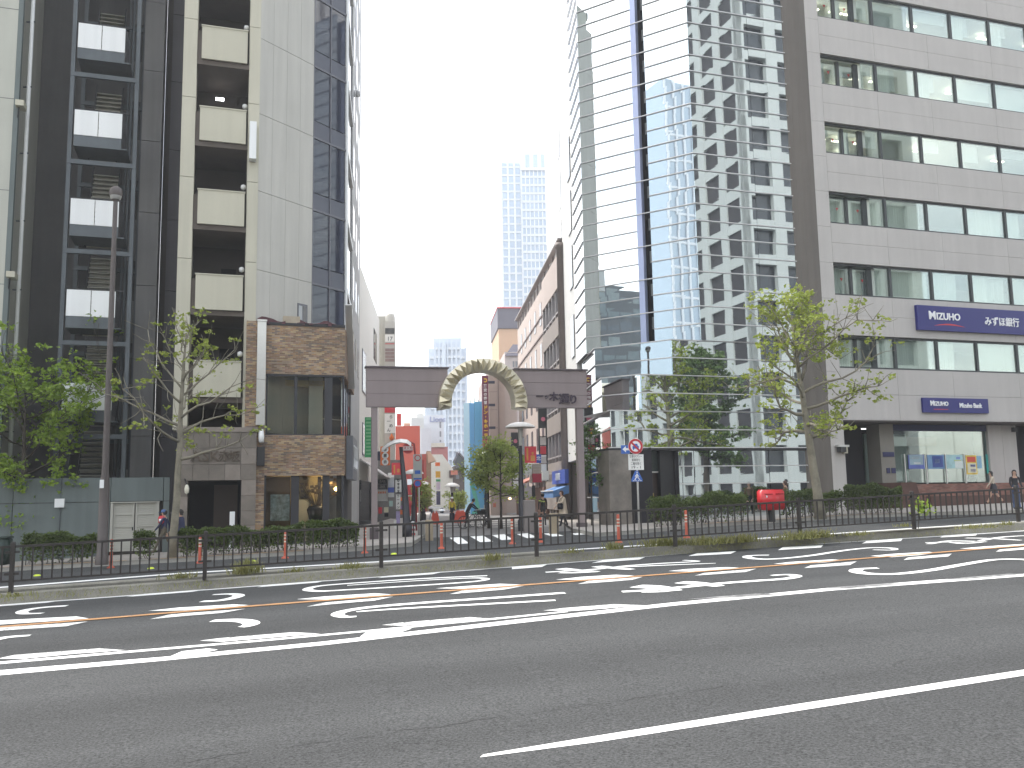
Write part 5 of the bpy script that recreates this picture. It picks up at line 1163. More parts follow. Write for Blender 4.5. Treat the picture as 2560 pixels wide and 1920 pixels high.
B1('sign_disc', M('salmon_disc', (.55, .18, .12), .6, na=.1), cg, pl, pl.S(1127, 1180, .35), pl.S(1144, 1180, .35), pl.Z(1136, 1187, .35), pl.Z(1136, 1176, .35), .32, .5)
yb_, pl = front_box('tan_building', 'narrow tan building with a yellow roof edge', 1066, 1078, 1128, 108, 8, M('tan_render', (.34, .27, .18), .8, na=.1))
m = MB(); m.hexa([pl.pt(pl.S(1070, 1150), pl.Z(1072, 1158), .1), pl.pt(pl.S(1090, 1150), pl.Z(1086, 1152), .1), pl.pt(pl.S(1090, 1150), pl.Z(1086, 1152), -3), pl.pt(pl.S(1070, 1150), pl.Z(1072, 1158), -3), pl.pt(pl.S(1068, 1130), pl.Z(1072, 1130), .1), pl.pt(pl.S(1076, 1130), pl.Z(1076, 1130), .1), pl.pt(pl.S(1076, 1130), pl.Z(1076, 1130), -3), pl.pt(pl.S(1068, 1130), pl.Z(1072, 1130), -3)]); m.build('roof', M('cream_roof', (.6, .5, .36), .8, na=.05), yb_)
for i, (x0_, x1_, y0_, y1_, mt, lb) in enumerate(((1088, 1100, 1156, 1165, sor, 'small orange sign board high on the tan building'), (1089, 1101, 1178, 1194, M('signboard_yellow', (.7, .42, .04), .5, na=.1), 'yellow sign board under the orange one'), (1090, 1101, 1198, 1204, sgn, 'small green sign board under the yellow one'), (1091, 1101, 1205, 1224, M('sign_lilac', (.55, .5, .58), .6, na=.2), 'pale lilac sign board under the green one'), (1091, 1101, 1228, 1262, M('sign_dark_blue', (.06, .06, .12), .6, na=.2), 'dark blue vertical sign board at street level'))):
    vsign('sign_board', lb, x0_, x1_, y0_, y1_, 104-i*.4, mt)
dk = thing('rooftop_panel_frame', 'tilted dark solar panel frame above the tan roofs', 'panel')
m = MB(); c = [P(1134, 1155, 125), P(1146, 1132, 125), P(1173, 1162, 126), P(1160, 1180, 126)]; d = Vector((.3, 1.5, -.4)); m.hexa([c[0], c[3], c[3]+d, c[0]+d, c[1], c[2], c[2]+d, c[1]+d]); m.build('panel', M('dark_slate', (.10, .12, .13), .5, ns=.8, na=.3), dk)
for k in (0, 1, 2, 3): 
    m = MB(); m.bar(c[k]-Vector((0, .1, 0)), c[(k+1) % 4]-Vector((0, .1, 0)), .25); m.build('frame', M('window_frame_grey'), dk)
tr_, pl = front_box('dark_house', 'dark weathered house below the tilted panel', 1134, 1162, 1165, 126, 8, M('weathered_brown', (.13, .11, .10), .9, ns=1, na=.3))
for k in range(5): B1('window', M('pale_window'), tr_, pl, pl.S(1140, 1220), pl.S(1148, 1220), 1.5+k*1.5, 2.3+k*1.5, .002, .05)
# cluster of shop signs behind the left gate post
ls, pl = front_box('sign_covered_shop', 'narrow shop front covered with boards behind the left gate post', 944, 1008, 1150, 70, 6, M('shop_grey', (.20, .19, .18), .8, na=.2))
cl = [(944, 968, 1186, 1198, sw, 'pale shop board at the top of the stack beside the gate post', None), (944, 968, 1198, 1210, sk, 'upper black shop board beside the left gate post', 'BAR'), (944, 968, 1211, 1223, sk, 'lower black shop board beside the left gate post', 'DINER'), (944, 969, 1224, 1253, sw, 'white shop board with orange lettering beside the gate post', None),
      (970, 985, 1182, 1194, sw, 'small white board left of the red banner lamp', None), (970, 985, 1195, 1218, M('sign_pale_blue', (.55, .58, .6), .6, na=.1), 'pale blue blank board left of the barber board', None), (970, 985, 1219, 1231, sbl, 'dark blue striped board left of the barber board', None), (970, 985, 1232, 1243, M('sign_offwhite2', (.6, .62, .6), .6, na=.1), 'white board under the dark blue striped one', None),
      (1001, 1010, 1243, 1252, sor, 'tiny orange board right of the noodle sign', None), (1001, 1010, 1264, 1272, M('sign_purple', (.3, .18, .36), .6, na=.2), 'tiny purple board right of the noodle sign', None), (1000, 1009, 1275, 1286, sor, 'small orange poster low beside the lamp base', None)]
for i, (a, b, c, d, mt, lb, tx) in enumerate(cl): vsign('shop_board', lb, a, b, c, d, 66-i*.12, mt, tx, sw, .5, horizontal=True)
vsign('shop_board', 'white framed vertical board with black characters left of lamp pole', 986, 1006, 1197, 1233, 62, sw, '◎理容室', sk, .75, frame=sk)
vsign('shop_board', 'white vertical noodle sign with black kana', 990, 1001, 1236, 1273, 61.5, sw, 'ラーメン', sk, .95)
pl = PL(956, 65, 6); 
for k in range(5): B1('print', sor, bpy.data.objects['shop_board.003'], pl, pl.S(947+k*4, 1230), pl.S(949.5+k*4, 1230), pl.Z(956, 1234), pl.Z(956, 1229), 1.0, 1.02)
t, pl, s0, s1, z0, z1 = vsign('orange_sign', 'orange rounded sign with three white characters beside the left gate post', 951, 975, 1116, 1163, 47, sor)
for k, ch in enumerate('香蘭会'):
    zc_ = z1-(k+.5)*(z1-z0)/3; m = MB(); c = pl.pt((s0+s1)/2, zc_, .01)
    m.quad([c+pl.u*(.17*math.cos(2*math.pi*i/16))+Vector((0, 0, .17*math.sin(2*math.pi*i/16))) for i in range(16)]); m.build('disc', sw, t); text_obj('letter', ch, pl, (s0+s1)/2, zc_, .17, sk, t, .02, 'CENTER', .01, .0)
B1('bracket', M('dark_navy_metal', (.04, .045, .08), .5, na=.1), t, pl, s0-.25, s0-.01, z0+.25, z1-.25, -.2, -.05)

# ---------------- blue sheeted building, discount store sign, beige blocks on the right
bb = thing('blue_building', 'bright blue sheet-covered building in the middle of the side street', 'building')
BL = PL(1176, 86, 4); bm1 = M('bright_blue_sheet', (.16, .46, .82), .6, ns=.5, na=.06); htb = BL.Z(1190, 1004)
B1('sheet', bm1, bb, BL, 0, BL.S(1186, 1100), -1, htb-.15, -8, 0); B1('sheet', M('bright_blue_sheet2', (.14, .45, .74), .6, ns=.5, na=.06), bb, BL, BL.S(1186.6, 1100), BL.S(1210, 1100), -1, htb, -8, 0)
c = BL.pt(-.01, 0); BL2 = Plane(c.x, c.y, -42); B1('sheet', M('sunlit_blue_sheet', (.5, .72, .85), .6, na=.05), bb, BL2, BL2.S(1160, 1100), 0, -1, htb-.1, -5, 0)  # left face coloured paler: the sunlight on it is put into the sheet
for k in range(4): B1('roof_mast', steel, bb, BL, .1+k*.4, .16+k*.4, htb-.3, htb+.3+.3*(k % 2), -1.2, -1.1)
B1('teal_hoist', M('teal_paint', (.10, .45, .36), .6, na=.1), bb, BL, BL.S(1180, 1270), BL.S(1196, 1270), .3, BL.Z(1188, 1278), .5, .9)
m = MB(); m.bar(BL.pt(BL.S(1178, 1190), BL.Z(1178, 1205), .7), BL.pt(BL.S(1196, 1270), BL.Z(1196, 1275), .7), .35); m.build('teal_boom', M('teal_paint'), bb)
nb2, pl = front_box('beige_building', 'beige building carrying the tall discount store sign', 1222, 1262, 925, 80, 14, M('beige_tile', (.44, .36, .32), .75, na=.04, streak=.04))
for k in range(5): B1('floor_joint', M('beige_joint', (.25, .2, .19), .8, na=.1), nb2, pl, pl.S(1223, 1000), pl.S(1243, 1000), pl.Z(1240, 980+k*45), pl.Z(1240, 979+k*45), .002, .02)
B1('drain_pipe', M('beige_joint'), nb2, pl, pl.S(1245, 1000), pl.S(1247, 1000), 0, pl.Z(1240, 925), .002, .15)
dq, pl, s0, s1, z0, z1 = vsign('store_sign', 'tall narrow maroon and yellow vertical store sign on brackets', 1206, 1222, 939, 1122, 75, M('maroon_sign', (.17, .035, .07), .5, na=.05), thick=.5)
sn = pl; zz_ = lambda y: pl.Z(1214, y)
for k, ch in enumerate('驚安の殿堂'): text_obj('letter', ch, pl, (s0+s1)/2, zz_(965.5+k*10.4), .27, wht, dq, .012, 'CENTER', .02, .02)
for k, ch in enumerate('ドン・キホーテ'): text_obj('letter', ch, pl, (s0+s1)/2, zz_(1019.5+k*11.6), .33, syl, dq, .012, 'CENTER', .02, .035)
m = MB(); c = pl.pt((s0+s1)/2, zz_(951), .03); m.tube([c+pl.u*(.13*math.cos(t))+Vector((0, 0, .13*math.sin(t))) for t in [math.pi*(.75-1.5*i/14) for i in range(15)]], .045, 6); m.build('ring_mark', syl, dq)
B1('red_foot', M('crimson_sign', (.5, .03, .10), .5, na=.05), dq, pl, s0, s1, zz_(1122), zz_(1099), .002, .03)
for y in (955, 1012, 1069): B1('bracket', M('dark_navy_metal'), dq, pl, s1, s1+.55, zz_(y+3), zz_(y-3), -.4, -.1)
be, pl = front_box('beige_building', 'pale beige block with a ventilation balcony right of the store sign', 1248, 1292, 1000-40, 90, 14, M('beige_render', (.46, .39, .35), .8, na=.04))
B1('balcony', M('balcony_grey', (.30, .27, .27), .7, na=.05), be, pl, pl.S(1248, 980), pl.S(1258, 980), pl.Z(1252, 1008), pl.Z(1252, 962), .01, .8)
pe = thing('peach_tower', 'peach tower with a dark band on top behind the brown building', 'building')
pl = PL(1280, 165, 6); a0, a1 = pl.S(1247, 850), pl.S(1330, 850)
B1('wall', M('peach_wall', (.62, .40, .26), .8, na=.03), pe, pl, a0, a1, -1, pl.Z(1280, 822), -16, 0); B1('dark_band', M('slate_band', (.13, .12, .15), .6, na=.05), pe, pl, a0-.2, a1, pl.Z(1280, 821.6), pl.Z(1280, 772), -16, .3); B1('red_line', sr_, pe, pl, a0-.3, a1, pl.Z(1280, 772), pl.Z(1280, 769), -16, .5)
gh, pl = front_box('dark_roof_house', 'small grey-roofed penthouse between peach tower and brown building', 1263, 1302, 880, 120, 8, M('pale_penthouse', (.5, .44, .42), .8, na=.05))
m = MB(); m.hexa([pl.pt(pl.S(1262, 890), pl.Z(1270, 890), .3), pl.pt(pl.S(1306, 890), pl.Z(1300, 890), .3), pl.pt(pl.S(1306, 890), pl.Z(1300, 890), -7), pl.pt(pl.S(1262, 890), pl.Z(1270, 890), -7), pl.pt(pl.S(1284, 860), pl.Z(1290, 858), -1), pl.pt(pl.S(1306, 860), pl.Z(1300, 858), -1), pl.pt(pl.S(1306, 860), pl.Z(1300, 858), -5), pl.pt(pl.S(1284, 860), pl.Z(1290, 858), -5)]); m.build('roof', M('slate_band'), gh)
for k in range(3): B1('window', M('pale_window'), gh, pl, pl.S(1282+k*7, 925), pl.S(1286+k*7, 925), pl.Z(1285, 918), pl.Z(1285, 903), .002, .05)

# brown building along the right of the side street
A_, B_ = P(1412, 1000, 56), P(1297, 1000, 82.6); RW = Plane(A_.x, A_.y, math.degrees(math.atan2(A_.y-B_.y, A_.x-B_.x)))
br = thing('brown_building', 'beige-brown office building with window bands along the right of side street', 'building')
Lr_ = (A_-B_).xy.length; beige_w = M('pinkish_beige_wall', (.50, .42, .38), .75, ns=.5, na=.04, streak=.05); brown_w = M('greyish_brown_wall', (.30, .26, .235), .75, ns=.5, na=.05, streak=.06)
hR = RW.Z(1407, 628); sm = RW.S(1364, 800)
B1('wall', beige_w, br, RW, -Lr_, sm, -1, hR, -12, 0)
b1t, b1b = RW.Z(1405, 716), RW.Z(1405, 790); b2t, b2b = RW.Z(1405, 838), RW.Z(1405, 912); flr = b1t-b2t
for k in range(6):
    t_ = b1t-flr*k; b_ = b1b-flr*k; nxt = b1t-flr*(k+1)
    if k == 0: B1('wall_band', beige_w, br, RW, sm, 0, t_, hR, -12, .25)
    if t_ < 2.5: break
    B1('wall_band', brown_w if k else brown_w, br, RW, sm, 0, max(nxt, -1) if nxt > 2.5 else -1+0, b_, -12, .25) if nxt > 2.5 else B1('wall_band', brown_w, br, RW, sm, 0, 3.4, b_, -12, .25)
    wdo = B1('window_band', dark_glass, br, RW, sm+.1, -.05, b_, t_, -.2, .0)
    nwin = 5
    for q in range(nwin+1): a = sm+.15+(-sm-.3)*q/nwin; B1('mullion', M('mullion_grey', (.35, .32, .32), .5, na=.05), wdo, RW, a-.07, a+.07, b_, t_, .0, .22)
    for q in range(nwin): a = sm+.15+(-sm-.3)*q/nwin; B1('pane', M('sky_pane', (.42, .46, .48), .05, .5, na=.1), wdo, RW, a+.12, a+(-sm-.3)/nwin-.12, b_+.45, t_-.1, .0, .03)
    B1('sill', M('mullion_grey'), wdo, RW, sm+.05, -.03, b_+.3, b_+.4, .0, .2)
B1('parapet_rail', M('mullion_grey'), br, RW, -Lr_, .2, hR+.9, hR+1.0, -.15, .25)
for q in range(14): B1('rail_post', M('mullion_grey'), br, RW, -Lr_+q*Lr_/13-.05, -Lr_+q*Lr_/13+.02, hR, hR+.9, -.1, 0)
B1('parapet', brown_w, br, RW, -Lr_, .2, hR, hR+.82, -.3, -.12)
for zc_ in (RW.Z(1330, 830), RW.Z(1340, 860)): B1('string_course', M('beige_joint'), br, RW, -Lr_, sm-.02, zc_, zc_+.12, .002, .08)
for k in range(5):
    for q, px in enumerate((1303, 1313, 1325, 1338, 1352)):
        s_ = RW.S(px, 800); zt = RW.Z(1352, 757)-flr*k
        if zt > 3.5: B1('slot_window', M('dark_brown_glass', (.06, .04, .05), .2, na=.1), br, RW, s_-.5, s_+.5, zt-1.7, zt, -.1, .03)
c = RW.pt(.5, 0, .1); m = MB(); m.lathe((c.x, c.y, -1), [(.28, 0), (.28, hR+1.2), (.36, hR+1.25), (.36, hR+1.55), (0, hR+1.55)], 16); m.build('round_column', M('taupe_column', (.20, .165, .15), .6, na=.08, streak=.08), br, True)
B1('end_wall', brown_w, br, RW, 0, .3, -1, hR, -8, -.3)
zs_, ze_ = RW.Z(1400, 1209, .5), RW.Z(1400, 1175, .5)
sg_ = thing('shop_fascia_sign', 'blue fascia sign with white lettering over the corner shop', 'sign'); B1('board', sbl, sg_, RW, RW.S(1380, 1190, .5), RW.S(1412, 1190, .5), zs_, ze_, .27, .5)
text_obj('lettering', 'CAKES-MITE', RW, (RW.S(1380, 1190, .5)+RW.S(1412, 1190, .5))/2, (zs_+ze_)/2, .42, wht, sg_, .52, 'CENTER', .02, .02, .55)
B1('shop_recess', M('warm_shop', (.40, .32, .16), .7, na=.15), br, RW, RW.S(1380, 1190), 0, -1, zs_-.3, .0, .06)
for k in range(4): B1('shop_post', M('taupe_column'), br, RW, RW.S(1380, 1190)+k*1.4, RW.S(1380, 1190)+.35+k*1.4, -1, zs_-.3, .07, .2)
aw_ = thing('shop_awning', 'blue striped awning with a white edge below the fascia sign', 'awning'); m = MB(); a, b = RW.S(1380, 1215, .5), RW.S(1412, 1215, .5)
m.hexa([RW.pt(a, zs_-.85, 1.2), RW.pt(b, zs_-.85, 1.2), RW.pt(b, zs_-.6, .26), RW.pt(a, zs_-.6, .26), RW.pt(a, zs_-.45, 1.2), RW.pt(b, zs_-.45, 1.2), RW.pt(b, zs_-.12, .26), RW.pt(a, zs_-.12, .26)]); m.build('cloth', M('awning_blue', (.10, .22, .45), .8, na=.1), aw_); B1('edge', wht, aw_, RW, a, b, zs_-.46, zs_-.4, 1.2, 1.26)
B1('low_shopfront', M('rust_shopfront', (.22, .12, .09), .8, ns=1.5, na=.25), br, RW, -Lr_, sm, -1, 2.6, .01, .4)
m = MB(); m.hexa([RW.pt(-16, 2.9, 1.6), RW.pt(-9, 2.9, 1.6), RW.pt(-9, 3.3, .1), RW.pt(-16, 3.3, .1), RW.pt(-16, 3.0, 1.6), RW.pt(-9, 3.0, 1.6), RW.pt(-9, 3.6, .1), RW.pt(-16, 3.6, .1)]); m.build('tile_canopy', M('rust_canopy', (.36, .14, .10), .8, na=.15), br)
for px in (1262, 1271): 
    q = RW.pt(RW.S(px if px > 1297 else 1300, 1240), RW.Z(1300, 1246), .9); m = MB(); m.lathe(q+RW.u*(-.6 if px == 1262 else 0), [(0, -.09), (.09, 0), (0, .09)], 8); m.build('lit_lantern', M('warm_bulb'), br, True)
# projecting signs on the brown building
def proj_sign(label, px0, px1, y0, y1, Y, cells):
    t, pl, s0, s1, z0, z1 = vsign('projecting_sign', label, px0, px1, y0, y1, Y, sk, thick=.3)
    m = MB(); c = pl.pt((s0+s1)/2+.03, z0+(z1-z0)*.42, .012); r = (s1-s0)*.26; m.quad([c+pl.u*(r*math.cos(2*math.pi*i/18))+Vector((0, 0, r*math.sin(2*math.pi*i/18))) for i in range(18)]); m.build('pink_disc', M('pink_disc', (.55, .14, .20), .5, na=.05), t)
    zc = z0; st_ = (s1-s0)*1.05
    for q in range(cells):
        B1('frame_bar', sk, t, pl, s0, s1, zc-.05-st_*q, zc-st_*q-.001*q, -.2, 0); B1('side_bar', sk, t, pl, s0, s0+.07, zc-st_*(q+1), zc-.05-st_*q, -.2, 0); B1('side_bar', sk, t, pl, s1-.07, s1, zc-st_*(q+1), zc-.05-st_*q, -.2, 0)
        if q >= 1: B1('plate', (sw, M('sign_cream_pink'), sr_, sw)[q % 4], t, pl, s0+.08, s1-.08, zc-st_*(q+1)+.02, zc-.07-st_*q, -.15, -.05)
proj_sign('black projecting sign with pink disc under the gate beam', 1346, 1367, 1020, 1068, 57, 6)
proj_sign('black projecting sign with pink disc beside the lamp', 1278, 1297, 1081, 1119, 63, 5)

# ---------------- towers in the haze; base colours paled to stand in for some of it
t1 = thing('glass_skyscraper', 'tall pale glass skyscraper fading into haze above the gate', 'building')
pl = PL(1340, 400, 3); a0, a1, am = pl.S(1256, 600), pl.S(1440, 600), pl.S(1306, 600); zt1, zt0_ = pl.Z(1350, 384), pl.Z(1280, 404)
tg = M('haze_paled_tower_glass', (.34, .44, .56), .25, .2, ns=.02, na=.25); tl = M('haze_paled_tower_frame', (.66, .69, .73), .6, na=.03)
B1('shaft', tg, t1, pl, am, a1, 0, zt1, -40, 0); B1('shaft', tg, t1, pl, a0, am-.3, 0, zt0_, -40, -1.5)
nfl = 34; flh = (zt1-25)/nfl
for k in range(nfl): B1('floor_band', tl, t1, pl, am, a1, 25+k*flh, 25+k*flh+flh*.28, .02, .4); B1('floor_band', tl, t1, pl, a0, am-.4, 25+k*flh*.98, 25+k*flh*.98+flh*.22, -1.45, -1.2)
for k in range(14): B1('mullion', tl, t1, pl, am+k*(a1-am)/13-.25, am+k*(a1-am)/13+.25, 10, zt1, .42, .8)
for k in range(4): B1('pier', tl, t1, pl, a0+k*(am-a0)/3-.5, a0+k*(am-a0)/3+.4-.02*k, 10, zt0_, -1.2, -.6)
zb_ = pl.Z(1350, 428)
B1('crown', tl, t1, pl, am-.2, a1, zb_, zt1+.3, .8, 1.2)
for k in range(8): B1('crown_slot', tg, t1, pl, am+2+k*3.6, am+3.8+k*3.6, zb_+1.5, zt1-1, 1.2, 1.3)
t2 = thing('apartment_skyscraper', 'stepped white apartment tower fading into haze behind the arch', 'building')
pl = PL(1120, 330, 3); tw2 = M('haze_paled_tower_wall', (.58, .64, .72), .7, na=.02); sl2 = M('white_slab_edge', (.75, .77, .8), .7, na=0)
for xa, xb, yt, o in ((1062, 1168, 925, 0), (1074, 1165, 873, 2), (1088, 1152, 850, 4), (1106, 1116, 862, 6)):
    a, b = pl.S(xa, 950), pl.S(xb, 950); zt = pl.Z(1115, yt); B1('shaft', tw2, t2, pl, a, b, 0, zt, -25+o, o)
    n = int((zt-6)/3.1)
    if o >= 2 and o < 6:
        for k in range(n): B1('balcony_band', sl2, t2, pl, a+.4 if o == 4 else a, b-.2, 6+k*3.1, 6.9+k*3.1, o+.02, o+.9)
        for k in range(7): B1('pier', tw2, t2, pl, a+(b-a)*k/6-.3, a+(b-a)*k/6+.3, 4, zt, o+.9, o+1.3)

extra = [('shop_board', 'tall cream banner stand low beside the leaf lamp', 1008, 1014, 1256, 1300, 52, sw), ('shop_board', 'red lettered board under the white mark of the orange building', 1020, 1032, 1216, 1236, 82, sr_), ('shop_board', 'white ledge board below the red lettered board', 1016, 1034, 1238, 1241, 80, sw),
 ('shop_board', 'small red hanging board low behind the left gate post', 946, 955, 1268, 1284, 60, sr_), ('shop_board', 'cream menu board low behind the left gate post', 960, 971, 1268, 1281, 60, M('menu_cream', (.6, .56, .4), .6, na=.1)), ('shop_board', 'dark menu board under the cream one', 961, 971, 1283, 1292, 60, sk),
 ('shop_board', 'pale teal menu board right of the cream one', 973, 982, 1252, 1266, 60, M('menu_teal', (.35, .48, .44), .6, na=.1)), ('shop_board', 'violet poster stand left of the striped bollard', 990, 1000, 1278, 1312, 50, M('menu_violet', (.35, .3, .5), .6, ns=6, na=.3)), ('shop_board', 'white poster stand beside the violet one', 985, 991, 1300, 1326, 49, sw),
 ('shop_board', 'tall red flag board right of the red pole', 1020, 1027, 1258, 1290, 66, sr_), ('shop_board', 'mint notice behind the red flag board', 1030, 1037, 1280, 1292, 68, M('menu_teal')),
 ('shop_board', 'white lantern board under the far trees', 1210, 1216, 1262, 1276, 66, sw), ('shop_board', 'salmon lantern board beside the right street tree', 1233, 1240, 1258, 1268, 64, M('salmon_disc')), ('shop_board', 'black speaker-like sign box left of the shop awning', 1330, 1338, 1214, 1246, 52, sk), ('shop_board', 'pale poster left of the black sign box', 1312, 1329, 1216, 1246, 53, M('poster_pale', (.5, .45, .46), .6, ns=5, na=.2))]
for nm, lb, a, b, c, d, Y, mt in extra: vsign(nm, lb, a, b, c, d, Y, mt, thick=.08)
# ================================================================== street furniture
def gpt(px, Y, dz=0):
    p = P(px, 1300, Y); return Vector((p.x, p.y, gz(p.x, p.y)+dz))
def ghit(px, py, dz=0.0): return G(px, py, dz)
# tall lamp post on the left sidewalk
b = ghit(254, 1412, .14); t_ = thing('tall_lamp_post', 'tall dark tapered lamp post before the grey wall', 'lamp', tuple(b))
lp = M('lamp_post_brown_grey', (.085, .07, .065), .55, ns=3, na=.12); topz = P(281, 492, b.y).z-b.z
m = MB(); m.lathe((0, 0, 0), [(.21, 0), (.21, .3), (.17, .35), (.16, 2.6), (.11, 3.2), (.075, topz-.35), (.07, topz)], 14); m.build('pole', lp, t_, True)
m = MB(); m.lathe((0, 0, topz-.1), [(.06, -.1), (.17, .05), (.22, .2), (.2, .38), (.1, .46), (0, .48)], 14); m.build('lamp_head', lp, t_, True)
m = MB(); m.lathe((0, 0, topz-.1), [(0, -.03), (.16, .0), (.2, .12)], 14); m.build('lens', M('lamp_lens', (.4, .4, .38), .2, na=.1), t_, True)
zst = P(259, 1210, b.y).z-b.z; m = MB(); m.box(-.09, .05, -.18, -.165, zst-.14, zst+.14); m.build('sticker', white_sheet, t_)
# rubber lane posts
red_rub = M('red_orange_rubber', (.50, .10, .055), .6, ns=4, na=.12); band_m = M('reflective_cream', (.62, .55, .45), .4, na=.08)
dl = [(277, 1420, 'fifth'), ]
lab = ['nearest the tall lamp post', 'below the sparse street tree', 'in front of the brick shop window', 'in front of the brick shop corner', 'below the left half of the arch', 'in front of the small street trees', 'just right of the fence post under the arch', 'in front of the bronze doors', 'in front of the right hedge']
proto = None
for i, (px, py) in enumerate(((277, 1420), (499, 1408), (713, 1396), (912, 1383), (1104, 1372), (1281, 1360), (1352, 1356), (1547, 1357), (1717, 1345))):
    q = ghit(px, py)
    if proto is None:
        proto = thing('lane_post', '', 'post', (0, 0, 0), group='orange rubber lane posts')
        m = MB(); m.lathe((0, 0, 0), [(.13, 0), (.12, .04), (.055, .07), (.05, .1)], 12); m.build('base', red_rub, proto, True)
        m = MB(); m.lathe((0, 0, 0), [(.055, .1), (.05, .3), (.05, .93), (.04, .96), (0, .965)], 12); m.build('pole', red_rub, proto, True)
        for z in (.55, .66, .77): m = MB(); m.lathe((0, 0, 0), [(.053, z), (.053, z+.05)], 12); m.build('band', band_m, proto, True)
        o = proto
    else: o = copy_tree(proto)
    o.location = q; o['label'] = 'orange rubber lane post with cream bands ' + lab[i]
stud_m = M('fluorescent_stud', (.62, .75, .05), .5, na=.1)
for i, (px, py) in enumerate(((93, 1440), (377, 1422), (632, 1404), (985, 1386))):
    q = ghit(px, py); m = MB(); m.lathe((0, 0, 0), [(.11, 0), (.1, .03), (.06, .05), (0, .055)], 10); o = m.build('road_stud', stud_m, origin=(0, 0, 0), smooth=True); o.location = q
    tag(o, ('lime road stud at the far left behind the fence', 'lime road stud below the grey wall doors', 'lime road stud in front of the brick shop', 'lime road stud under the left part of the gate')[i], 'road stud', 'lime road studs')
# traffic sign post right of the gate
def disc(m, pl, s, z, r, o, n=24, mi=0): m.quad([pl.pt(s+r*math.cos(2*math.pi*i/n), z+r*math.sin(2*math.pi*i/n), o) for i in range(n)], mi)
def ring(m, pl, s, z, r0, r1, o, n=28):
    for i in range(n):
        t0, t1 = 2*math.pi*i/n, 2*math.pi*(i+1)/n
        m.quad([pl.pt(s+r0*math.cos(t0), z+r0*math.sin(t0), o), pl.pt(s+r1*math.cos(t0), z+r1*math.sin(t0), o), pl.pt(s+r1*math.cos(t1), z+r1*math.sin(t1), o), pl.pt(s+r0*math.cos(t1), z+r0*math.sin(t1), o)])
def cyl(m, pl, s, z, r, o0, o1, n=24):
    c = [(r*math.cos(2*math.pi*i/n), r*math.sin(2*math.pi*i/n)) for i in range(n)]
    m.quad([pl.pt(s+a, z+b, o1) for a, b in c]); m.quad([pl.pt(s+a, z+b, o0) for a, b in c][::-1])
    for i in range(n): (a, b), (c_, d) = c[i], c[(i+1) % n]; m.quad([pl.pt(s+a, z+b, o0), pl.pt(s+c_, z+d, o0), pl.pt(s+c_, z+d, o1), pl.pt(s+a, z+b, o1)])
tb_ = M('traffic_blue', (.04, .13, .46), .4, na=.03); trd = M('traffic_red', (.50, .03, .04), .4, na=.03); pole_m = M('galvanised_pole', (.62, .61, .58), .45, .3, na=.05)
b = ghit(1598, 1324, .14); SP = Plane(b.x, b.y, 12); ts = thing('traffic_sign_post', 'white post with round no-car sign and blue crossing sign', 'sign')
zz2 = lambda y: P(1590, y, b.y).z
m = MB(); m.tube([(b.x, b.y, b.z), (b.x, b.y, zz2(1095))], .038, 10); m.build('pole', pole_m, ts, True)
r_ = (1609-1570)/2/FPX*b.y; s_c = SP.S(1589, 1116, .06)
m = MB(); cyl(m, SP, s_c, zz2(1116), r_, .05, .06); rs_ = m.build('round_sign', wht, ts)
m = MB(); ring(m, SP, s_c, zz2(1116), r_*.68, r_*.97, .063); m.build('red_ring', trd, rs_)
m = MB(); w2 = r_*.42; zc_ = zz2(1117); m.quad([SP.pt(s_c-w2, zc_-.08, .064), SP.pt(s_c+w2, zc_-.08, .064), SP.pt(s_c+w2, zc_+.03, .064), SP.pt(s_c-w2, zc_+.03, .064)]); m.quad([SP.pt(s_c-w2*.75, zc_+.034, .064), SP.pt(s_c+w2*.75, zc_+.034, .064), SP.pt(s_c+w2*.55, zc_+.12, .064), SP.pt(s_c-w2*.55, zc_+.12, .064)]); m.quad([SP.pt(s_c-w2*.9, zc_-.13, .064), SP.pt(s_c-w2*.5, zc_-.13, .064), SP.pt(s_c-w2*.5, zc_-.083, .064), SP.pt(s_c-w2*.9, zc_-.083, .064)]); m.quad([SP.pt(s_c+w2*.5, zc_-.13, .064), SP.pt(s_c+w2*.9, zc_-.13, .064), SP.pt(s_c+w2*.9, zc_-.083, .064), SP.pt(s_c+w2*.5, zc_-.083, .064)]); m.build('car_symbol', tb_, rs_)
m = MB(); dx = r_*.7; m.quad([SP.pt(s_c-dx-.025, zc_+dx-.03, .066), SP.pt(s_c+dx-.03, zc_-dx-.03, .066), SP.pt(s_c+dx+.025, zc_-dx+.025, .066), SP.pt(s_c-dx+.03, zc_+dx+.025, .066)]); m.build('red_slash', trd, rs_)
a0, a1 = SP.S(1553, 1124, .02), SP.S(1574, 1124, .02); ob_ = B1('one_way_sign', tb_, ts, SP, a0, a1, zz2(1134), zz2(1113), .0, .02)
zc2 = zz2(1123); m = MB(); m.quad([SP.pt(a0+.05, zc2, .024), SP.pt(a0+.2, zc2-.13, .024), SP.pt(a0+.2, zc2+.13, .024)]); m.quad([SP.pt(a0+.2, zc2-.045, .024), SP.pt(a1-.01, zc2-.045, .024), SP.pt(a1-.01, zc2+.045, .024), SP.pt(a0+.2, zc2+.045, .024)]); m.build('arrow', wht, ob_)
a0, a1 = SP.S(1571, 1155, .05), SP.S(1609, 1155, .05); tbd = B1('text_board', sw, ts, SP, a0, a1, zz2(1175), zz2(1136), .045, .06)
for k, tx in enumerate(('空車タクシー', '乗車待ち', '二輪を除く', '19 - 1')): text_obj('lettering', tx, SP, (a0+a1)/2, zz2(1141.5+k*9), .115, sk, tbd, .063, 'CENTER', .002, .0, .72 if k < 3 else 1.2)
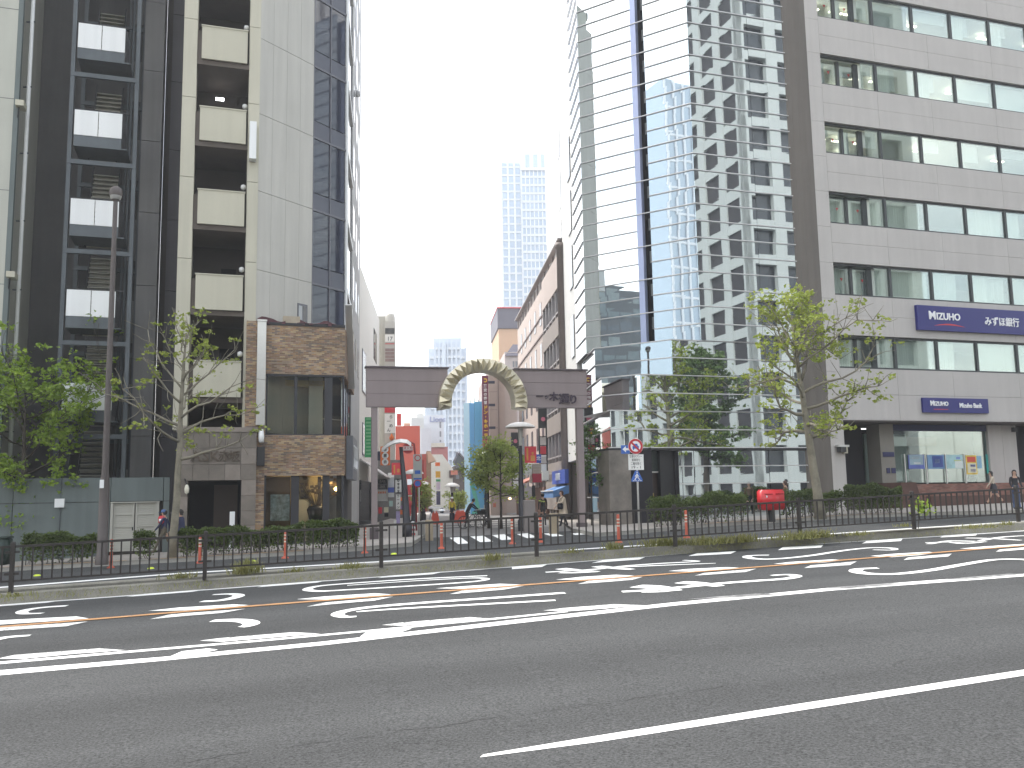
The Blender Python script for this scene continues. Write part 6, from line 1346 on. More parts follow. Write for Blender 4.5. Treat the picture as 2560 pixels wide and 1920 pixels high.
m = MB(); cx_ = SP.S(1592, 1190, .05); zt_, zb_ = zz2(1177), zz2(1204); hw = .24; pts = [(cx_-hw, zb_), (cx_+hw, zb_), (cx_+hw*.95, zb_+.1), (cx_+.06, zt_), (cx_-.06, zt_), (cx_-hw*.95, zb_+.1)]
m.quad([SP.pt(a, z, .06) for a, z in pts]); m.quad([SP.pt(a, z, .045) for a, z in pts][::-1])
for i in range(6): (a, z), (c_, d) = pts[i], pts[(i+1) % 6]; m.quad([SP.pt(a, z, .045), SP.pt(c_, d, .045), SP.pt(c_, d, .06), SP.pt(a, z, .06)])
cs_ = m.build('crossing_sign', tb_, ts)
m = MB(); m.tube([SP.pt(cx_-.1, zb_+.06, .066), SP.pt(cx_+.0, zb_+.22, .066), SP.pt(cx_+.01, zb_+.32, .066)], .022, 5); m.tube([SP.pt(cx_+.12, zb_+.06, .066), SP.pt(cx_+.0, zb_+.22, .066)], .02, 5); m.tube([SP.pt(cx_-.08, zb_+.2, .066), SP.pt(cx_, zb_+.3, .066), SP.pt(cx_+.09, zb_+.19, .066)], .016, 5); m.lathe(SP.pt(cx_+.01, zb_+.37, .066), [(0, -.035), (.035, 0), (0, .035)], 8); m.build('walker_symbol', wht, cs_)
for k in range(4): B1('stripe', wht, cs_, SP, cx_-.17+k*.1, cx_-.11+k*.1, zb_+.02, zb_+.045, .062, .064)
# sign post left, inside the gate
b = Vector((P(1048, 1300, 44).x, 44, .42)); S2 = Plane(b.x, b.y, 6); t2_ = thing('parking_sign_post', 'thin post with grey notice board and round no-parking sign', 'sign'); zq = lambda y: P(1046, y, 44).z
m = MB(); m.tube([(b.x, b.y, b.z-.3), (b.x, b.y, zq(1137))], .035, 8); m.build('pole', pole_m, t2_, True)
a0, a1 = S2.S(1033, 1160, .05), S2.S(1055, 1160, .05); nbd = B1('notice_board', M('notice_grey', (.42, .43, .40), .5, na=.08), t2_, S2, a0, a1, zq(1200), zq(1136), .045, .06)
m = MB(); ring(m, S2, (a0+a1)/2, zq(1145), .11, .155, .064); m.build('red_ring', trd, nbd); B1('print', tb_, nbd, S2, a0+.08, a1-.08, zq(1185), zq(1176), .061, .065); B1('blue_strip', tb_, nbd, S2, a0+.02, a1-.02, zq(1199), zq(1195), .061, .064)
sc_ = S2.S(1044, 1210, .06); m = MB(); cyl(m, S2, sc_, zq(1209), .19, .05, .065); np_ = m.build('no_parking_sign', tb_, t2_); m = MB(); ring(m, S2, sc_, zq(1209), .14, .188, .068); m.build('red_ring', trd, np_)
# fire hydrant sign on a red pole
b = Vector((P(1041, 1300, 46).x, 46, .42)); S3 = Plane(b.x, b.y, 6); fh_ = thing('hydrant_sign_post', 'red pole with a round red hydrant sign', 'sign'); zq3 = lambda y: P(1025, y, 46).z
m = MB(); m.tube([(b.x, b.y, b.z-.3), (b.x-.02, b.y, zq3(1150)), (b.x-.1, b.y, zq3(1110)), (b.x-.32, b.y, zq3(1104))], .045, 8); m.build('pole', M('hydrant_red_pole', (.25, .03, .03), .5, na=.1), fh_, True)
sc_ = S3.S(1020, 1121, .06); m = MB(); cyl(m, S3, sc_, zq3(1121), .275, .04, .06); hd = m.build('round_sign', M('hydrant_red', (.40, .05, .05), .5, na=.08), fh_); B1('band', sw, hd, S3, sc_-.25, sc_+.25, zq3(1126), zq3(1116), .061, .064); text_obj('lettering', '消火栓', S3, sc_, zq3(1121), .17, trd, hd, .066, 'CENTER', .002, .01, .9)
# street lamps of the side street
bl_m = M('lamp_black', (.025, .024, .03), .5, na=.1); dish_m = M('lamp_dish_white', (.82, .80, .76), .45, na=.04); under_m = M('lamp_dish_underside', (.45, .38, .32), .6, na=.1)
def dish_lamp(label, px, Y, ydish, wpx, ybase=None, base=True):
    x = P(px, 1200, Y).x; z0 = gz(x, Y); zd = P(px, ydish, Y).z; r = wpx/2/FPX*Y
    t = thing('street_lamp', label, 'lamp', (x, Y, z0), group='white dish street lamps'); h = zd-z0
    m = MB(); m.lathe((0, 0, 0), [(.2, 0), (.2, .5), (.15, .55), (.14, h*.42), (.10, h*.45), (.075, h*.8), (.07, h-.1)], 12); m.build('pole', bl_m, t, True)
    m = MB(); m.lathe((0, 0, 0), [(.075, h*.82), (.11, h-.35), (.13, h-.03)], 12); m.build('neck', M('lamp_neck', (.45, .44, .40), .5, na=.05), t, True)
    m = MB(); m.lathe((0, 0, 0), [(r, h-.02), (r*.96, h+.05), (r*.7, h+.16), (r*.35, h+.23), (0, h+.25)], 24); m.build('dish', dish_m, t, True)
    m = MB(); m.lathe((0, 0, 0), [(.1, h-.02), (r*.4, h+.06), (r*.97, h-.03), (r, h-.02)], 24); m.build('dish_underside', under_m, t, True)
    return t
dish_lamp('white dish street lamp in front of the black projecting sign', 1303, 43, 1068, 76)
dish_lamp('white dish street lamp behind the small street trees', 1216, 54, 1139, 42)
dish_lamp('white dish street lamp before the cream gable house', 1130, 62, 1216, 38)
dish_lamp('white dish street lamp lowest beside the blue building', 1137, 110, 1257, 18)
dish_lamp('white dish street lamp half hidden by the notice board', 1034, 52, 1184, 50)
dish_lamp('white dish street lamp right of the no-parking sign', 1058, 64, 1212, 34)
dish_lamp('tiny white dish street lamp before the tan building', 1077, 100, 1271, 14)
dish_lamp('tiny white dish street lamp left of the cream gable', 1104, 96, 1277, 17)
# leaf-shaped lamp at the left gate post
x = P(1018, 1300, 40).x; z0 = gz(x, 40)+.14; lt = thing('leaf_lamp', 'black street lamp with a leaf-shaped white head by the left gate post', 'lamp', (x, 40, z0)); h = P(1003, 1112, 40).z-z0
m = MB(); m.tube([(0, 0, 0), (0, 0, .5), (-.02, 0, .55), (-.1, 0, h*.5), (-.27, 0, h-.1)], [.22, .22, .17, .13, .08], 12); m.build('pole', bl_m, lt, True)
m = MB()
prof = [(-.86, -.26, .03), (-.6, -.06, .22), (-.3, .09, .32), (0, .14, .34), (.28, .1, .28), (.46, -.04, .05)]
for k in range(len(prof)-1):
    (x0_, z0_, w0_), (x1_, z1_, w1_) = prof[k], prof[k+1]
    for sgn_ in (-1, 1):
        m.quad([(-.27+x0_, 0, h+z0_+.13), (-.27+x1_, 0, h+z1_+.13), (-.27+x1_, sgn_*w1_, h+z1_-.04), (-.27+x0_, sgn_*w0_, h+z0_-.04)]); m.quad([(-.27+x0_, sgn_*w0_, h+z0_-.04), (-.27+x1_, sgn_*w1_, h+z1_-.04), (-.27+x1_, 0, h+z1_-.06), (-.27+x0_, 0, h+z0_-.06)])
m.build('leaf_head', dish_m, lt, True)
def banner(label, px0, px1, y0, y1, Y, lines, red=sr_):
    t, pl, s0, s1, z0, z1 = vsign('red_banner', label, px0, px1, y0, y1, Y, red, thick=.02, cat='banner')
    for i, (a, b, c, d) in enumerate(lines): B1('print', M('banner_gold', (.55, .25, .05), .6, na=.2), t, pl, s0+(s1-s0)*a, s0+(s1-s0)*b, z0+(z1-z0)*c, z0+(z1-z0)*d, .002, .008)
    return t
banner('red banner with gold print hanging from the leaf lamp', 979, 1004, 1157, 1187, 40.0, ((.2, .35, .1, .8), (.55, .8, .2, .5)))
banner('red banner with gold print on the right dish lamp', 1312, 1341, 1116, 1157, 43.2, ((.15, .3, .15, .9), (.5, .85, .1, .45), (.6, .75, .5, .65)))
banner('small red banner behind the blue sign', 1353, 1366, 1121, 1140, 58, ((.2, .8, .3, .5),))
vsign('blue_sign', 'blue square sign with a white character under the gate', 1340, 1353, 1136, 1157, 47, sbl, '北', wht, .95)
vsign('shop_board', 'white board with black script beside the right lamp', 1312, 1330, 1159, 1187, 47.5, sw, 'くらい', sk, .55)
t, pl, s0, s1, z0, z1 = vsign('shop_board', 'cream striped board above the crimson plate', 1331, 1353, 1159, 1184, 47.6, M('sign_cream_stripe', (.5, .44, .36), .6, na=.1))
for k in range(3): B1('stripe', M('sign_cream_pink'), t, pl, s0+.04, s1-.04, z0+.05+k*.15, z0+.1+k*.15, .002, .01)
vsign('shop_board', 'plain crimson plate right of the lamp', 1332, 1354, 1184, 1206, 47.4, M('crimson_plate', (.42, .04, .07), .5, na=.05)); vsign('shop_board', 'narrow white board with green edge left of the crimson plate', 1325, 1331, 1186, 1208, 47.8, sw); vsign('shop_board', 'pair of small white boards right of the crimson plate', 1356, 1372, 1177, 1200, 50, sw); vsign('shop_board', 'pinkish board with dark print under the small red banner', 1354, 1366, 1141, 1158, 57, M('sign_cream_pink'))
# stone blocks, boxes, small barriers
tan_stone = M('tan_stone', (.27, .22, .15), .8, ns=4, na=.15, bump=.15)
def block(name, label, px0, px1, ytop, ybot, mat, cat, dep=None, group=None):
    q = ghit((px0+px1)/2, ybot, .1); pl = Plane(q.x, q.y, 8); a, b = pl.S(px0, ybot-10), pl.S(px1, ybot-10); zt = pl.Z((px0+px1)/2, ytop); d = dep or (b-a)
    m = MB(); e = .03; m.pbox(pl, a, b, q.z-.15, zt-e, -d, 0); m.hexa([pl.pt(a, zt-e, 0), pl.pt(b, zt-e, 0), pl.pt(b, zt-e, -d), pl.pt(a, zt-e, -d), pl.pt(a+e, zt, -e), pl.pt(b-e, zt, -e), pl.pt(b-e, zt, -d+e), pl.pt(a+e, zt, -d+e)]); o = m.build(name, mat); return tag(o, label, cat, group)
block('stone_bollard', 'tan stone bollard block left of the zebra crossing', 1064, 1083, 1300, 1346, tan_stone, 'bollard', group='tan stone bollards'); block('stone_bollard', 'tan stone bollard block beside the woman in the beige coat', 1376, 1397, 1283, 1329, tan_stone, 'bollard', group='tan stone bollards')
block('stone_bollard', 'grey stone block behind the left tan bollard', 1045, 1062, 1303, 1340, M('grey_stone', (.22, .21, .19), .8, na=.12), 'bollard'); block('concrete_bollard', 'thin pale concrete bollard in front of the man in black', 1351, 1361, 1293, 1327, M('pale_concrete', (.42, .40, .37), .8, na=.08), 'bollard')
cb_ = block('utility_cabinet', 'brown-grey utility cabinet beside the right dish lamp', 1312, 1339, 1250, 1326, M('cabinet_taupe', (.20, .175, .165), .6, na=.06), 'cabinet')
t, pl = None, None
q = ghit(1032, 1338, .14); sb_ = thing('striped_bollard', 'red and white striped bollard at the leaf lamp base', 'bollard', tuple(q))
for k in range(6): m = MB(); m.lathe((0, 0, 0), [(.11-.005*k, k*.1), (.11-.005*(k+1), (k+1)*.1)] + ([(0, .62)] if k == 5 else []), 12); m.build('band', M('bollard_red', (.55, .05, .05), .5, na=.05) if k % 2 == 0 else wht, sb_, True)
cone_m = M('cone_red', (.62, .09, .05), .6, na=.05)
for i, (px, Y, lb) in enumerate(((1088, 58, 'red plastic barrier left of the zebra crossing'), (1146, 60, 'left one of two red plastic barriers before the blue building'), (1156, 59, 'right one of two red plastic barriers before the blue building'))):
    x = P(px, 1300, Y).x; z = gz(x, Y); bq = thing('plastic_barrier', lb, 'barrier', (x, Y, z), group='red plastic barriers')
    m = MB(); m.hexa([(-.28, -.2, 0), (.28, -.2, 0), (.28, .2, 0), (-.28, .2, 0), (-.18, -.1, .72), (.18, -.1, .72), (.18, .1, .72), (-.18, .1, .72)]); m.build('body', cone_m, bq)
    m = MB(); m.box(-.12, .12, -.06, .06, .725, .8); m.build('grip', cone_m, bq)
    if i == 0: m = MB(); m.box(-.4, .4, -.25, -.2, 1.0, 1.1); m.build('white_bar', wht, bq); m = MB(); m.box(-.03, .03, -.2, -.15, .7, 1.05); m.build('bar_stand', wht, bq)
# post box
b = ghit(1930, 1305, .14); pbx = thing('post_box', 'red post box on a black leg beside the right hedge', 'post box', tuple(b), A18); k_ = b.y/FPX
hw, z1_, z0_ = 63*k_/2, P(1925, 1224, b.y).z-b.z, P(1925, 1275, b.y).z-b.z; r = .06
def rbox(x0, x1, y0, y1, z0, z1, r, mat, name, parent):
    bmh = bmesh.new(); bmesh.ops.create_cube(bmh, size=1); bmesh.ops.scale(bmh, verts=bmh.verts, vec=(x1-x0, y1-y0, z1-z0)); bmesh.ops.translate(bmh, verts=bmh.verts, vec=((x0+x1)/2, (y0+y1)/2, (z0+z1)/2)); bmesh.ops.bevel(bmh, geom=bmh.edges[:], offset=r, segments=3, affect='EDGES')
    me = bpy.data.meshes.new(name); bmh.to_mesh(me); bmh.free(); me.materials.append(mat); me.polygons.foreach_set('use_smooth', [True]*len(me.polygons)); return link(name, me, parent)
pred = M('post_red', (.60, .022, .03), .35, na=.03)
body = rbox(-hw, hw, -.25, .25, z0_, z1_, r, pred, 'body', pbx)
m = MB(); m.box(-.10, .10, -.1, .1, 0, z0_+.02); m.build('leg', black_metal, pbx)
for sx_ in (-1, 1): m = MB(); m.box(sx_*hw*.5-hw*.36, sx_*hw*.5+hw*.36, -.262, -.251, z1_-.2, z1_-.165); m.build('slot', M('post_red_dark', (.3, .01, .015), .4, na=0), body)
m = MB(); m.box(-hw*.72, -hw*.62, -.258, -.251, z1_-.32, z1_-.24); m.build('white_mark', wht, body); m = MB(); m.box(-hw*.8, hw*.8, -.256, -.251, z0_+.12, z0_+.13); m.build('door_seam', M('post_red_dark', (.3, .01, .015), .4, na=0), body)
# dark bin at far left
b = ghit(6, 1412, .14); q = thing('waste_bin', 'dark green bin at the far left edge of the sidewalk', 'bin', tuple(b)); rbox(-.25, .22, -.25, .25, 0, .95, .04, M('dark_green_plastic', (.012, .03, .022), .5, na=.1), 'body', q); rbox(-.27, .24, -.27, .27, .955, 1.02, .02, M('dark_green_plastic'), 'lid', q)
# bicycle in the side street
def bicycle(label, x, y, rz):
    z = gz(x, y); t = thing('bicycle', label, 'bicycle', (x, y, z), rz)
    for wx in (-.5, .5):
        m = MB(); m.tube([(wx+.33*math.cos(a), 0, .34+.33*math.sin(a)) for a in [2*math.pi*i/20 for i in range(21)]], .022, 6); wq = m.build('wheel', black_metal, t)
        m = MB(); [m.bar((wx, 0, .34), (wx+.32*math.cos(a), 0, .34+.32*math.sin(a)), .008) for a in [2*math.pi*i/10 for i in range(10)]]; m.build('spokes', alu, wq)
    m = MB(); P_ = [(-.5, 0, .34), (-.15, 0, .32), (.35, 0, .75), (-.22, 0, .78)]
    for a, b_ in ((0, 1), (1, 2), (2, 3), (3, 1), (3, 0)): m.tube([P_[a], P_[b_]], .02, 6)
    m.tube([(.5, 0, .34), (.35, 0, .75), (.32, 0, .95)], .02, 6); m.build('frame', M('bike_dark', (.03, .03, .04), .4, na=.1), t)
    m = MB(); m.tube([(.3, -.26, .98), (.36, -.1, 1.0), (.36, .1, 1.0), (.3, .26, .98)], .018, 6); m.build('handlebar', alu, t); rbox(-.36, -.12, -.08, .08, .84, .9, .025, black_metal, 'saddle', t)
    m = MB(); m.box(.42, .72, -.16, .16, .72, .96); m.build('basket', black_metal, t)
_p = P(1180, 1300, 49); bicycle('dark bicycle parked before the blue building', _p.x, 49, .5); _p = P(1196, 1300, 52); bicycle('dark bicycle leaning near the first street tree', _p.x, 52, .9)
# ================================================================== trees, hedges, weeds
bark_grey = M('plane_bark', (.22, .20, .15), .9, ns=7, na=.30, bump=.3, bs=20); bark_dark = M('dark_bark', (.055, .045, .035), .9, ns=5, na=.2, bump=.3, bs=20)
def rnd3(r): return Vector((rng.gauss(0, r), rng.gauss(0, r), rng.gauss(0, r)))
def leaf(m, p, s, flat=.5):
    d = Vector((rng.gauss(0, 1), rng.gauss(0, 1), rng.gauss(0, flat))).normalized(); u = d.cross(Vector((rng.gauss(0, 1), rng.gauss(0, 1), rng.gauss(0, 1)))).normalized()
    s = s*rng.uniform(.6, 1.25); n = d.cross(u)*s*.18
    m.quad([p-d*s*.5, p+u*s*.36+n, p+d*s*.5, p-u*s*.36+n])
def limb(m, p0, d, Ln, r0, r1, n=5, droop=.0, wob=.12, seg=5):
    pts = [Vector(p0)]; d = Vector(d).normalized()
    for k in range(n):
        d = (d+rnd3(wob)+Vector((0, 0, droop))).normalized(); pts.append(pts[-1]+d*Ln/n)
    m.tube(pts, [r0+(r1-r0)*k/n for k in range(n+1)], seg); return pts
def tree(name, label, base, H, r0, z0, R, nb, leafmat, barkmat, lsize, nleaf, lean=(0, 0), up=.35, sparse=0.0, prof=None, clus=.28, sub=4, low=.0, knobby=False, group=None, cat='tree', top_r=.25):
    """trunk, limbs and twigs grown inside a profile; leaves gathered at the twigs"""
    t = thing(name, label, cat, tuple(base), group=group); m = MB(); tp = []
    n = 8
    for k in range(n+1):
        f = k/n; tp.append(Vector((lean[0]*f+rng.gauss(0, .02)*H*.1, lean[1]*f+rng.gauss(0, .02)*H*.1, H*f)))
    m.tube(tp, [r0*(1.25 if k == 0 else 1)*(1-(1-top_r)*k/n) for k in range(n+1)], 10)
    tips = []
    for b in range(nb):
        f = z0/H+(1-z0/H)*((b+.5)/nb)**.9*.98; i = min(int(f*n), n-1); p = tp[i].lerp(tp[i+1], f*n-i)
        az = b*2.399+rng.uniform(-.4, .4); g = (f-z0/H)/(1-z0/H)
        ext = R*(prof(g) if prof else math.sqrt(max(.05, 1-(g*1.6-.6)**2))) * rng.uniform(.75, 1.1)
        d = Vector((math.cos(az), math.sin(az), up+rng.uniform(-.15, .25)+.5*g)); rb = r0*(.42-.26*g)
        pts = limb(m, p, d, ext, rb, rb*.3, 6, .05 if not knobby else .02, .16 if not knobby else .26)
        for q in pts[2:]:
            for s in range(sub):
                d2 = (q-pts[0]).normalized()*.6+rnd3(.6); d2.z += .25
                l2 = ext*rng.uniform(.18, .38); p2 = limb(m, q, d2, l2, rb*.28, .008, 3, .05, .2, 4); tips += p2[1:]
    m.build('trunk', barkmat, t, True)
    lm = MB(); tips = [p for p in tips if rng.random() > sparse] or tips[:1]
    per = 9; cl_ = [tips[rng.randrange(len(tips))] for _ in range(max(1, nleaf//per))]
    for p0 in cl_:
        c = p0+rnd3(clus*.7); sp = clus*rng.uniform(.35, .9)
        for k in range(per):
            p = c+Vector((rng.gauss(0, sp), rng.gauss(0, sp), rng.gauss(0, sp*.45)))
            if p.z >= low: leaf(lm, p, lsize*rng.uniform(.7, 1.15))
    lm.build('crown', leafmat, t); return t
lf_spring = MLEAF('spring_leaf', (.16, .24, .03), (.42, .46, .08)); lf_green = MLEAF('mid_green_leaf', (.09, .19, .015), (.38, .50, .06)); lf_dark = MLEAF('dark_green_leaf', (.035, .075, .015), (.10, .16, .03)); lf_hedge = MLEAF('hedge_leaf', (.025, .045, .01), (.14, .20, .035))
b = ghit(52, 1402, .14)
tree('broad_tree', 'broad leafy green tree at the far left before grey wall', b, 6.5, .15, 2.2, 4.2, 15, lf_green, bark_dark, .20, 7400, (-.2, .1), .22, .3, lambda g: (.6, .85, 1.1, .95, .5)[min(4, int(g*5))], .20, 3)
b2 = Vector((b.x, b.y, b.z))
lowm = MB()
for k in range(260): leaf(lowm, Vector((rng.gauss(-.35, .45), rng.gauss(-.1, .3), 1.55+rng.gauss(0, .28))), .2)
lowm.build('low_shoots', lf_green, bpy.data.objects['broad_tree'], kind='stuff')
b = ghit(432, 1394, .14)
tree('plane_tree', 'sparse half-bare plane tree before the stone entrance', b, 8.1, .16, 3.3, 3.3, 17, lf_spring, bark_grey, .17, 1000, (.25, 0), .35, .35, lambda g: (1.0, 1.0, .85, .55, .35)[min(4, int(g*5))], .16, 2, 2.4)
b = ghit(2052, 1298, .14)
tree('plane_tree', 'knobbly plane tree with young leaves in front of the bank corner', b, 8.6, .21, 3.2, 3.7, 24, lf_spring, bark_grey, .20, 3400, (-.75, 0), .3, .45, lambda g: (.7, 1.0, 1.0, .8, .45)[min(4, int(g*5))], .22, 3, 2.5, True)
for i, (px, Y, R, n, H, lb) in enumerate(((1222, 48, 1.7, 3400, 3.6, 'left one of two small leafy trees before the beige building'), (1253, 46.5, 1.6, 3600, 4.2, 'right one of two small leafy trees before the beige building'))):
    x = P(px, 1300, Y).x; tree('street_tree', lb, (x, Y, gz(x, Y)), H, .07, 1.5, R, 12, MLEAF('street_tree_leaf', (.20, .30, .05), (.50, .54, .16)), bark_dark, .15, n, (0, 0), .4, .1, None, .2, 3, 1.3)
for px, Y, yt, R, lb in ((1052, 62, 1218, 1.0, 'small green tree behind the no-parking sign'), (1145, 78, 1245, 1.1, 'small yellowish tree by the far dish lamp')):
    x = P(px, 1300, Y).x; H = P(px, yt, Y).z-gz(x, Y); tree('street_tree', lb, (x, Y, gz(x, Y)), H, .06, H*.3, R, 10, MLEAF('street_tree_leaf', (.20, .30, .05), (.50, .54, .16)), bark_dark, .17, 1500, (0, 0), .4, .1, None, .2, 3, .6)
x = P(1487, 1300, 41).x; tree('street_tree', 'slender green tree beside the right gate post', (x, 42.3, gz(x, 42)+.14), 4.6, .05, 1.6, .8, 10, MLEAF('slender_leaf', (.06, .13, .03), (.16, .25, .08)), bark_dark, .13, 1500, (0, 0), .5, .1, None, .16, 3, .8)
# the tree whose reflection fills the lower mirror glass
Vt = Vector((.2133*84, 84, 0)); Rt = mirror_pt(Vt, F4)
tree('street_tree', 'big dense green tree reflected in the lower mirror glass', (Rt.x, Rt.y, gz(Rt.x, Rt.y)), 13.0, .34, 3.2, 4.3, 22, lf_dark, bark_dark, .42, 9000, (0, 0), .35, .0, lambda g: (.95, 1.0, .95, .6, .35)[min(4, int(g*5))], .42, 4, 2.2)
# clipped hedges
def hedge(label, pts, wd, h, n, gaps=0, lm=lf_hedge):
    """pts: ground points along the middle of the hedge"""
    t = thing('hedge', label, 'hedge', tuple(pts[0]), group='clipped hedges along the kerbs'); o = Vector(pts[0]); m = MB(); st = MB(); L = sum((b-a).length for a, b in zip(pts[:-1], pts[1:]))
    def along(d):
        for a, b in zip(pts[:-1], pts[1:]):
            l = (b-a).length
            if d <= l: return a+(b-a)*(d/l), (b-a).normalized()
            d -= l
        return pts[-1], (pts[-1]-pts[-2]).normalized()
    k = 0
    while k < n:
        d = rng.uniform(0, L); p, u = along(d); s = Vector((-u.y, u.x, 0))
        hh = h*(1+.10*math.sin(d*2.1)+.07*math.sin(d*5.3+1)); v = rng.random()**.55
        lump = .5+.5*math.sin(d*3.7+.8)
        if gaps and v < .5 and rng.random() < gaps+.25: k += 1; continue
        q = p-o+s*rng.uniform(-wd/2, wd/2)*(1-.25*v)+Vector((0, 0, .06+v*hh+rng.gauss(0, .03))); leaf(m, q, .105, .6); k += 1
    ns_ = int(L/.12)
    for i in range(ns_):
        p, u = along(rng.uniform(0, L)); a = p-o+Vector((rng.gauss(0, .08), rng.gauss(0, .12), 0)); st.tube([a, a+Vector((rng.gauss(0, .1), rng.gauss(0, .1), h*.4)), a+Vector((rng.gauss(0, .18), rng.gauss(0, .18), h*.85))], [.014, .01, .005], 4)
    m.build('foliage', lm, t); st.build('stems', bark_dark, t)
def hp(px, Y, dz=.14): q = gpt(px, Y, dz); return q
def kerb_at(px, pts, back):
    """point a little behind the kerb line at picture column px"""
    for a, b in zip(pts[:-1], pts[1:]):
        xa, xb = 1280+FPX*a.x/a.y, 1280+FPX*b.x/b.y
        if xa <= px <= xb:
            d = ray(px, 1300); u = (b-a).normalized(); nn = Vector((-u.y, u.x, 0)); t = (a+nn*back-CAMP).dot(nn)/d.dot(nn); p = CAMP+d*t; return Vector((p.x, p.y, gz(p.x, p.y)+.13))
for lb, xs_, h, n, gp in (('clipped hedge between the broad tree and the tall lamp post', (62, 150, 245), .95, 5200, .35), ('small clipped bush between lamp post and louvred doors', (340, 385), .85, 1500, .4), ('small clipped bush between the two sidewalk walkers', (452, 500), .85, 2000, .3), ('clipped hedge below the stone entrance and brick shop', (505, 640, 760), .85, 6500, .2), ('clipped hedge at the brick shop corner', (765, 850, 895), .9, 4200, .15)):
    pts = [kerb_at(x_, kl, .75) for x_ in xs_]; hedge(lb, [p for p in pts if p], .8, h, n, gp)
for lb, xs_, h, n, gp in (('clipped hedge in front of the mirror-glass lobby', (1632, 1750, 1865), 1.1, 6500, .3), ('clipped hedge around the plane tree foot before the bank', (1965, 2040, 2110), 1.05, 4200, .3), ('dense clipped hedge before the bank lobby', (2115, 2190, 2258), 1.15, 5500, .1)):
    pts = [kerb_at(x_, kr, .9) for x_ in xs_]; hedge(lb, [p for p in pts if p], 1.0, h, n, gp)
# bright seedling growing through the fence
b = fpt(fs(2300), -.1, KH); sd = thing('seedling', 'bright yellow-green seedling growing through the fence at right', 'plant', tuple(b)); m = MB()
m.tube([(0, 0, 0), (.05, 0, .35), (.12, 0, .7)], [.012, .01, .006], 5); m.build('stem', bark_dark, sd); m = MB()
for k in range(90): leaf(m, Vector((.12+rng.gauss(0, .17), rng.gauss(0, .12), .62+rng.gauss(0, .13))), .15)
m.build('leaves', MLEAF('bright_leaf', (.22, .34, .03), (.40, .52, .06)), sd)
# weeds on the median
wd_m = MLEAF('weed_blade', (.14, .16, .04), (.30, .28, .10)); m = MB()
def tuft(px, py, n, hgt, wdt):
    c = G(px, py, .2)
    for k in range(n):
        p = Vector((c.x+rng.gauss(0, wdt), c.y+rng.gauss(0, .14), 0)); p.z = gz(p.x, p.y)+KH-.02
        dd = (G(px, py)-FO).dot(FN); d = Vector((rng.gauss(0, .6), rng.gauss(0, .6), 1)).normalized(); hh_ = hgt*rng.uniform(.5, 1.2); s = Vector((-d.y, d.x, 0)).normalized()*.012
        q = p+d*hh_*.6; e = p+d*hh_+Vector((d.x, d.y, -.3))*hh_*.3
        m.quad([p-s, p+s, q+s*.8, q-s*.8]); m.quad([q-s*.8, q+s*.8, e])
for px, py, n, hgt, wdt in ((40, 1494, 60, .14, .2), (450, 1448, 120, .18, .18), (612, 1436, 240, .32, .16), (618, 1420, 200, .3, .14), (735, 1432, 60, .16, .15), (880, 1424, 160, .2, .2), (1230, 1402, 120, .25, .14), (1430, 1385, 80, .2, .16), (1535, 1376, 140, .28, .14), (1650, 1368, 260, .34, .28), (1690, 1366, 200, .28, .2), (1755, 1364, 220, .3, .16), (1810, 1360, 220, .28, .2), (1860, 1357, 200, .3, .2), (1985, 1350, 260, .3, .3), (2040, 1346, 260, .3, .25), (2145, 1340, 90, .16, .2), (2260, 1318, 50, .14, .12), (2450, 1322, 120, .16, .3), (2520, 1314, 60, .16, .1)): tuft(px, py, n, hgt, wdt)
for k in range(900):   # thin growth along the whole kerb
    px = rng.uniform(-50, 2600); a = rng.random(); c = G(px, 1512-.0715*px, .2); c = c-FN*(.15+a*1.6); p = Vector((c.x, c.y, gz(c.x, c.y)+KH-.01)); d = Vector((rng.gauss(0, .5), rng.gauss(0, .5), 1)).normalized(); hh_ = rng.uniform(.03, .12); s = Vector((.008, .002, 0)); m.quad([p-s, p+s, p+d*hh_])
tag(m.build('weeds', wd_m), 'dry grassy weeds growing on the median kerb', 'weeds', kind='stuff')
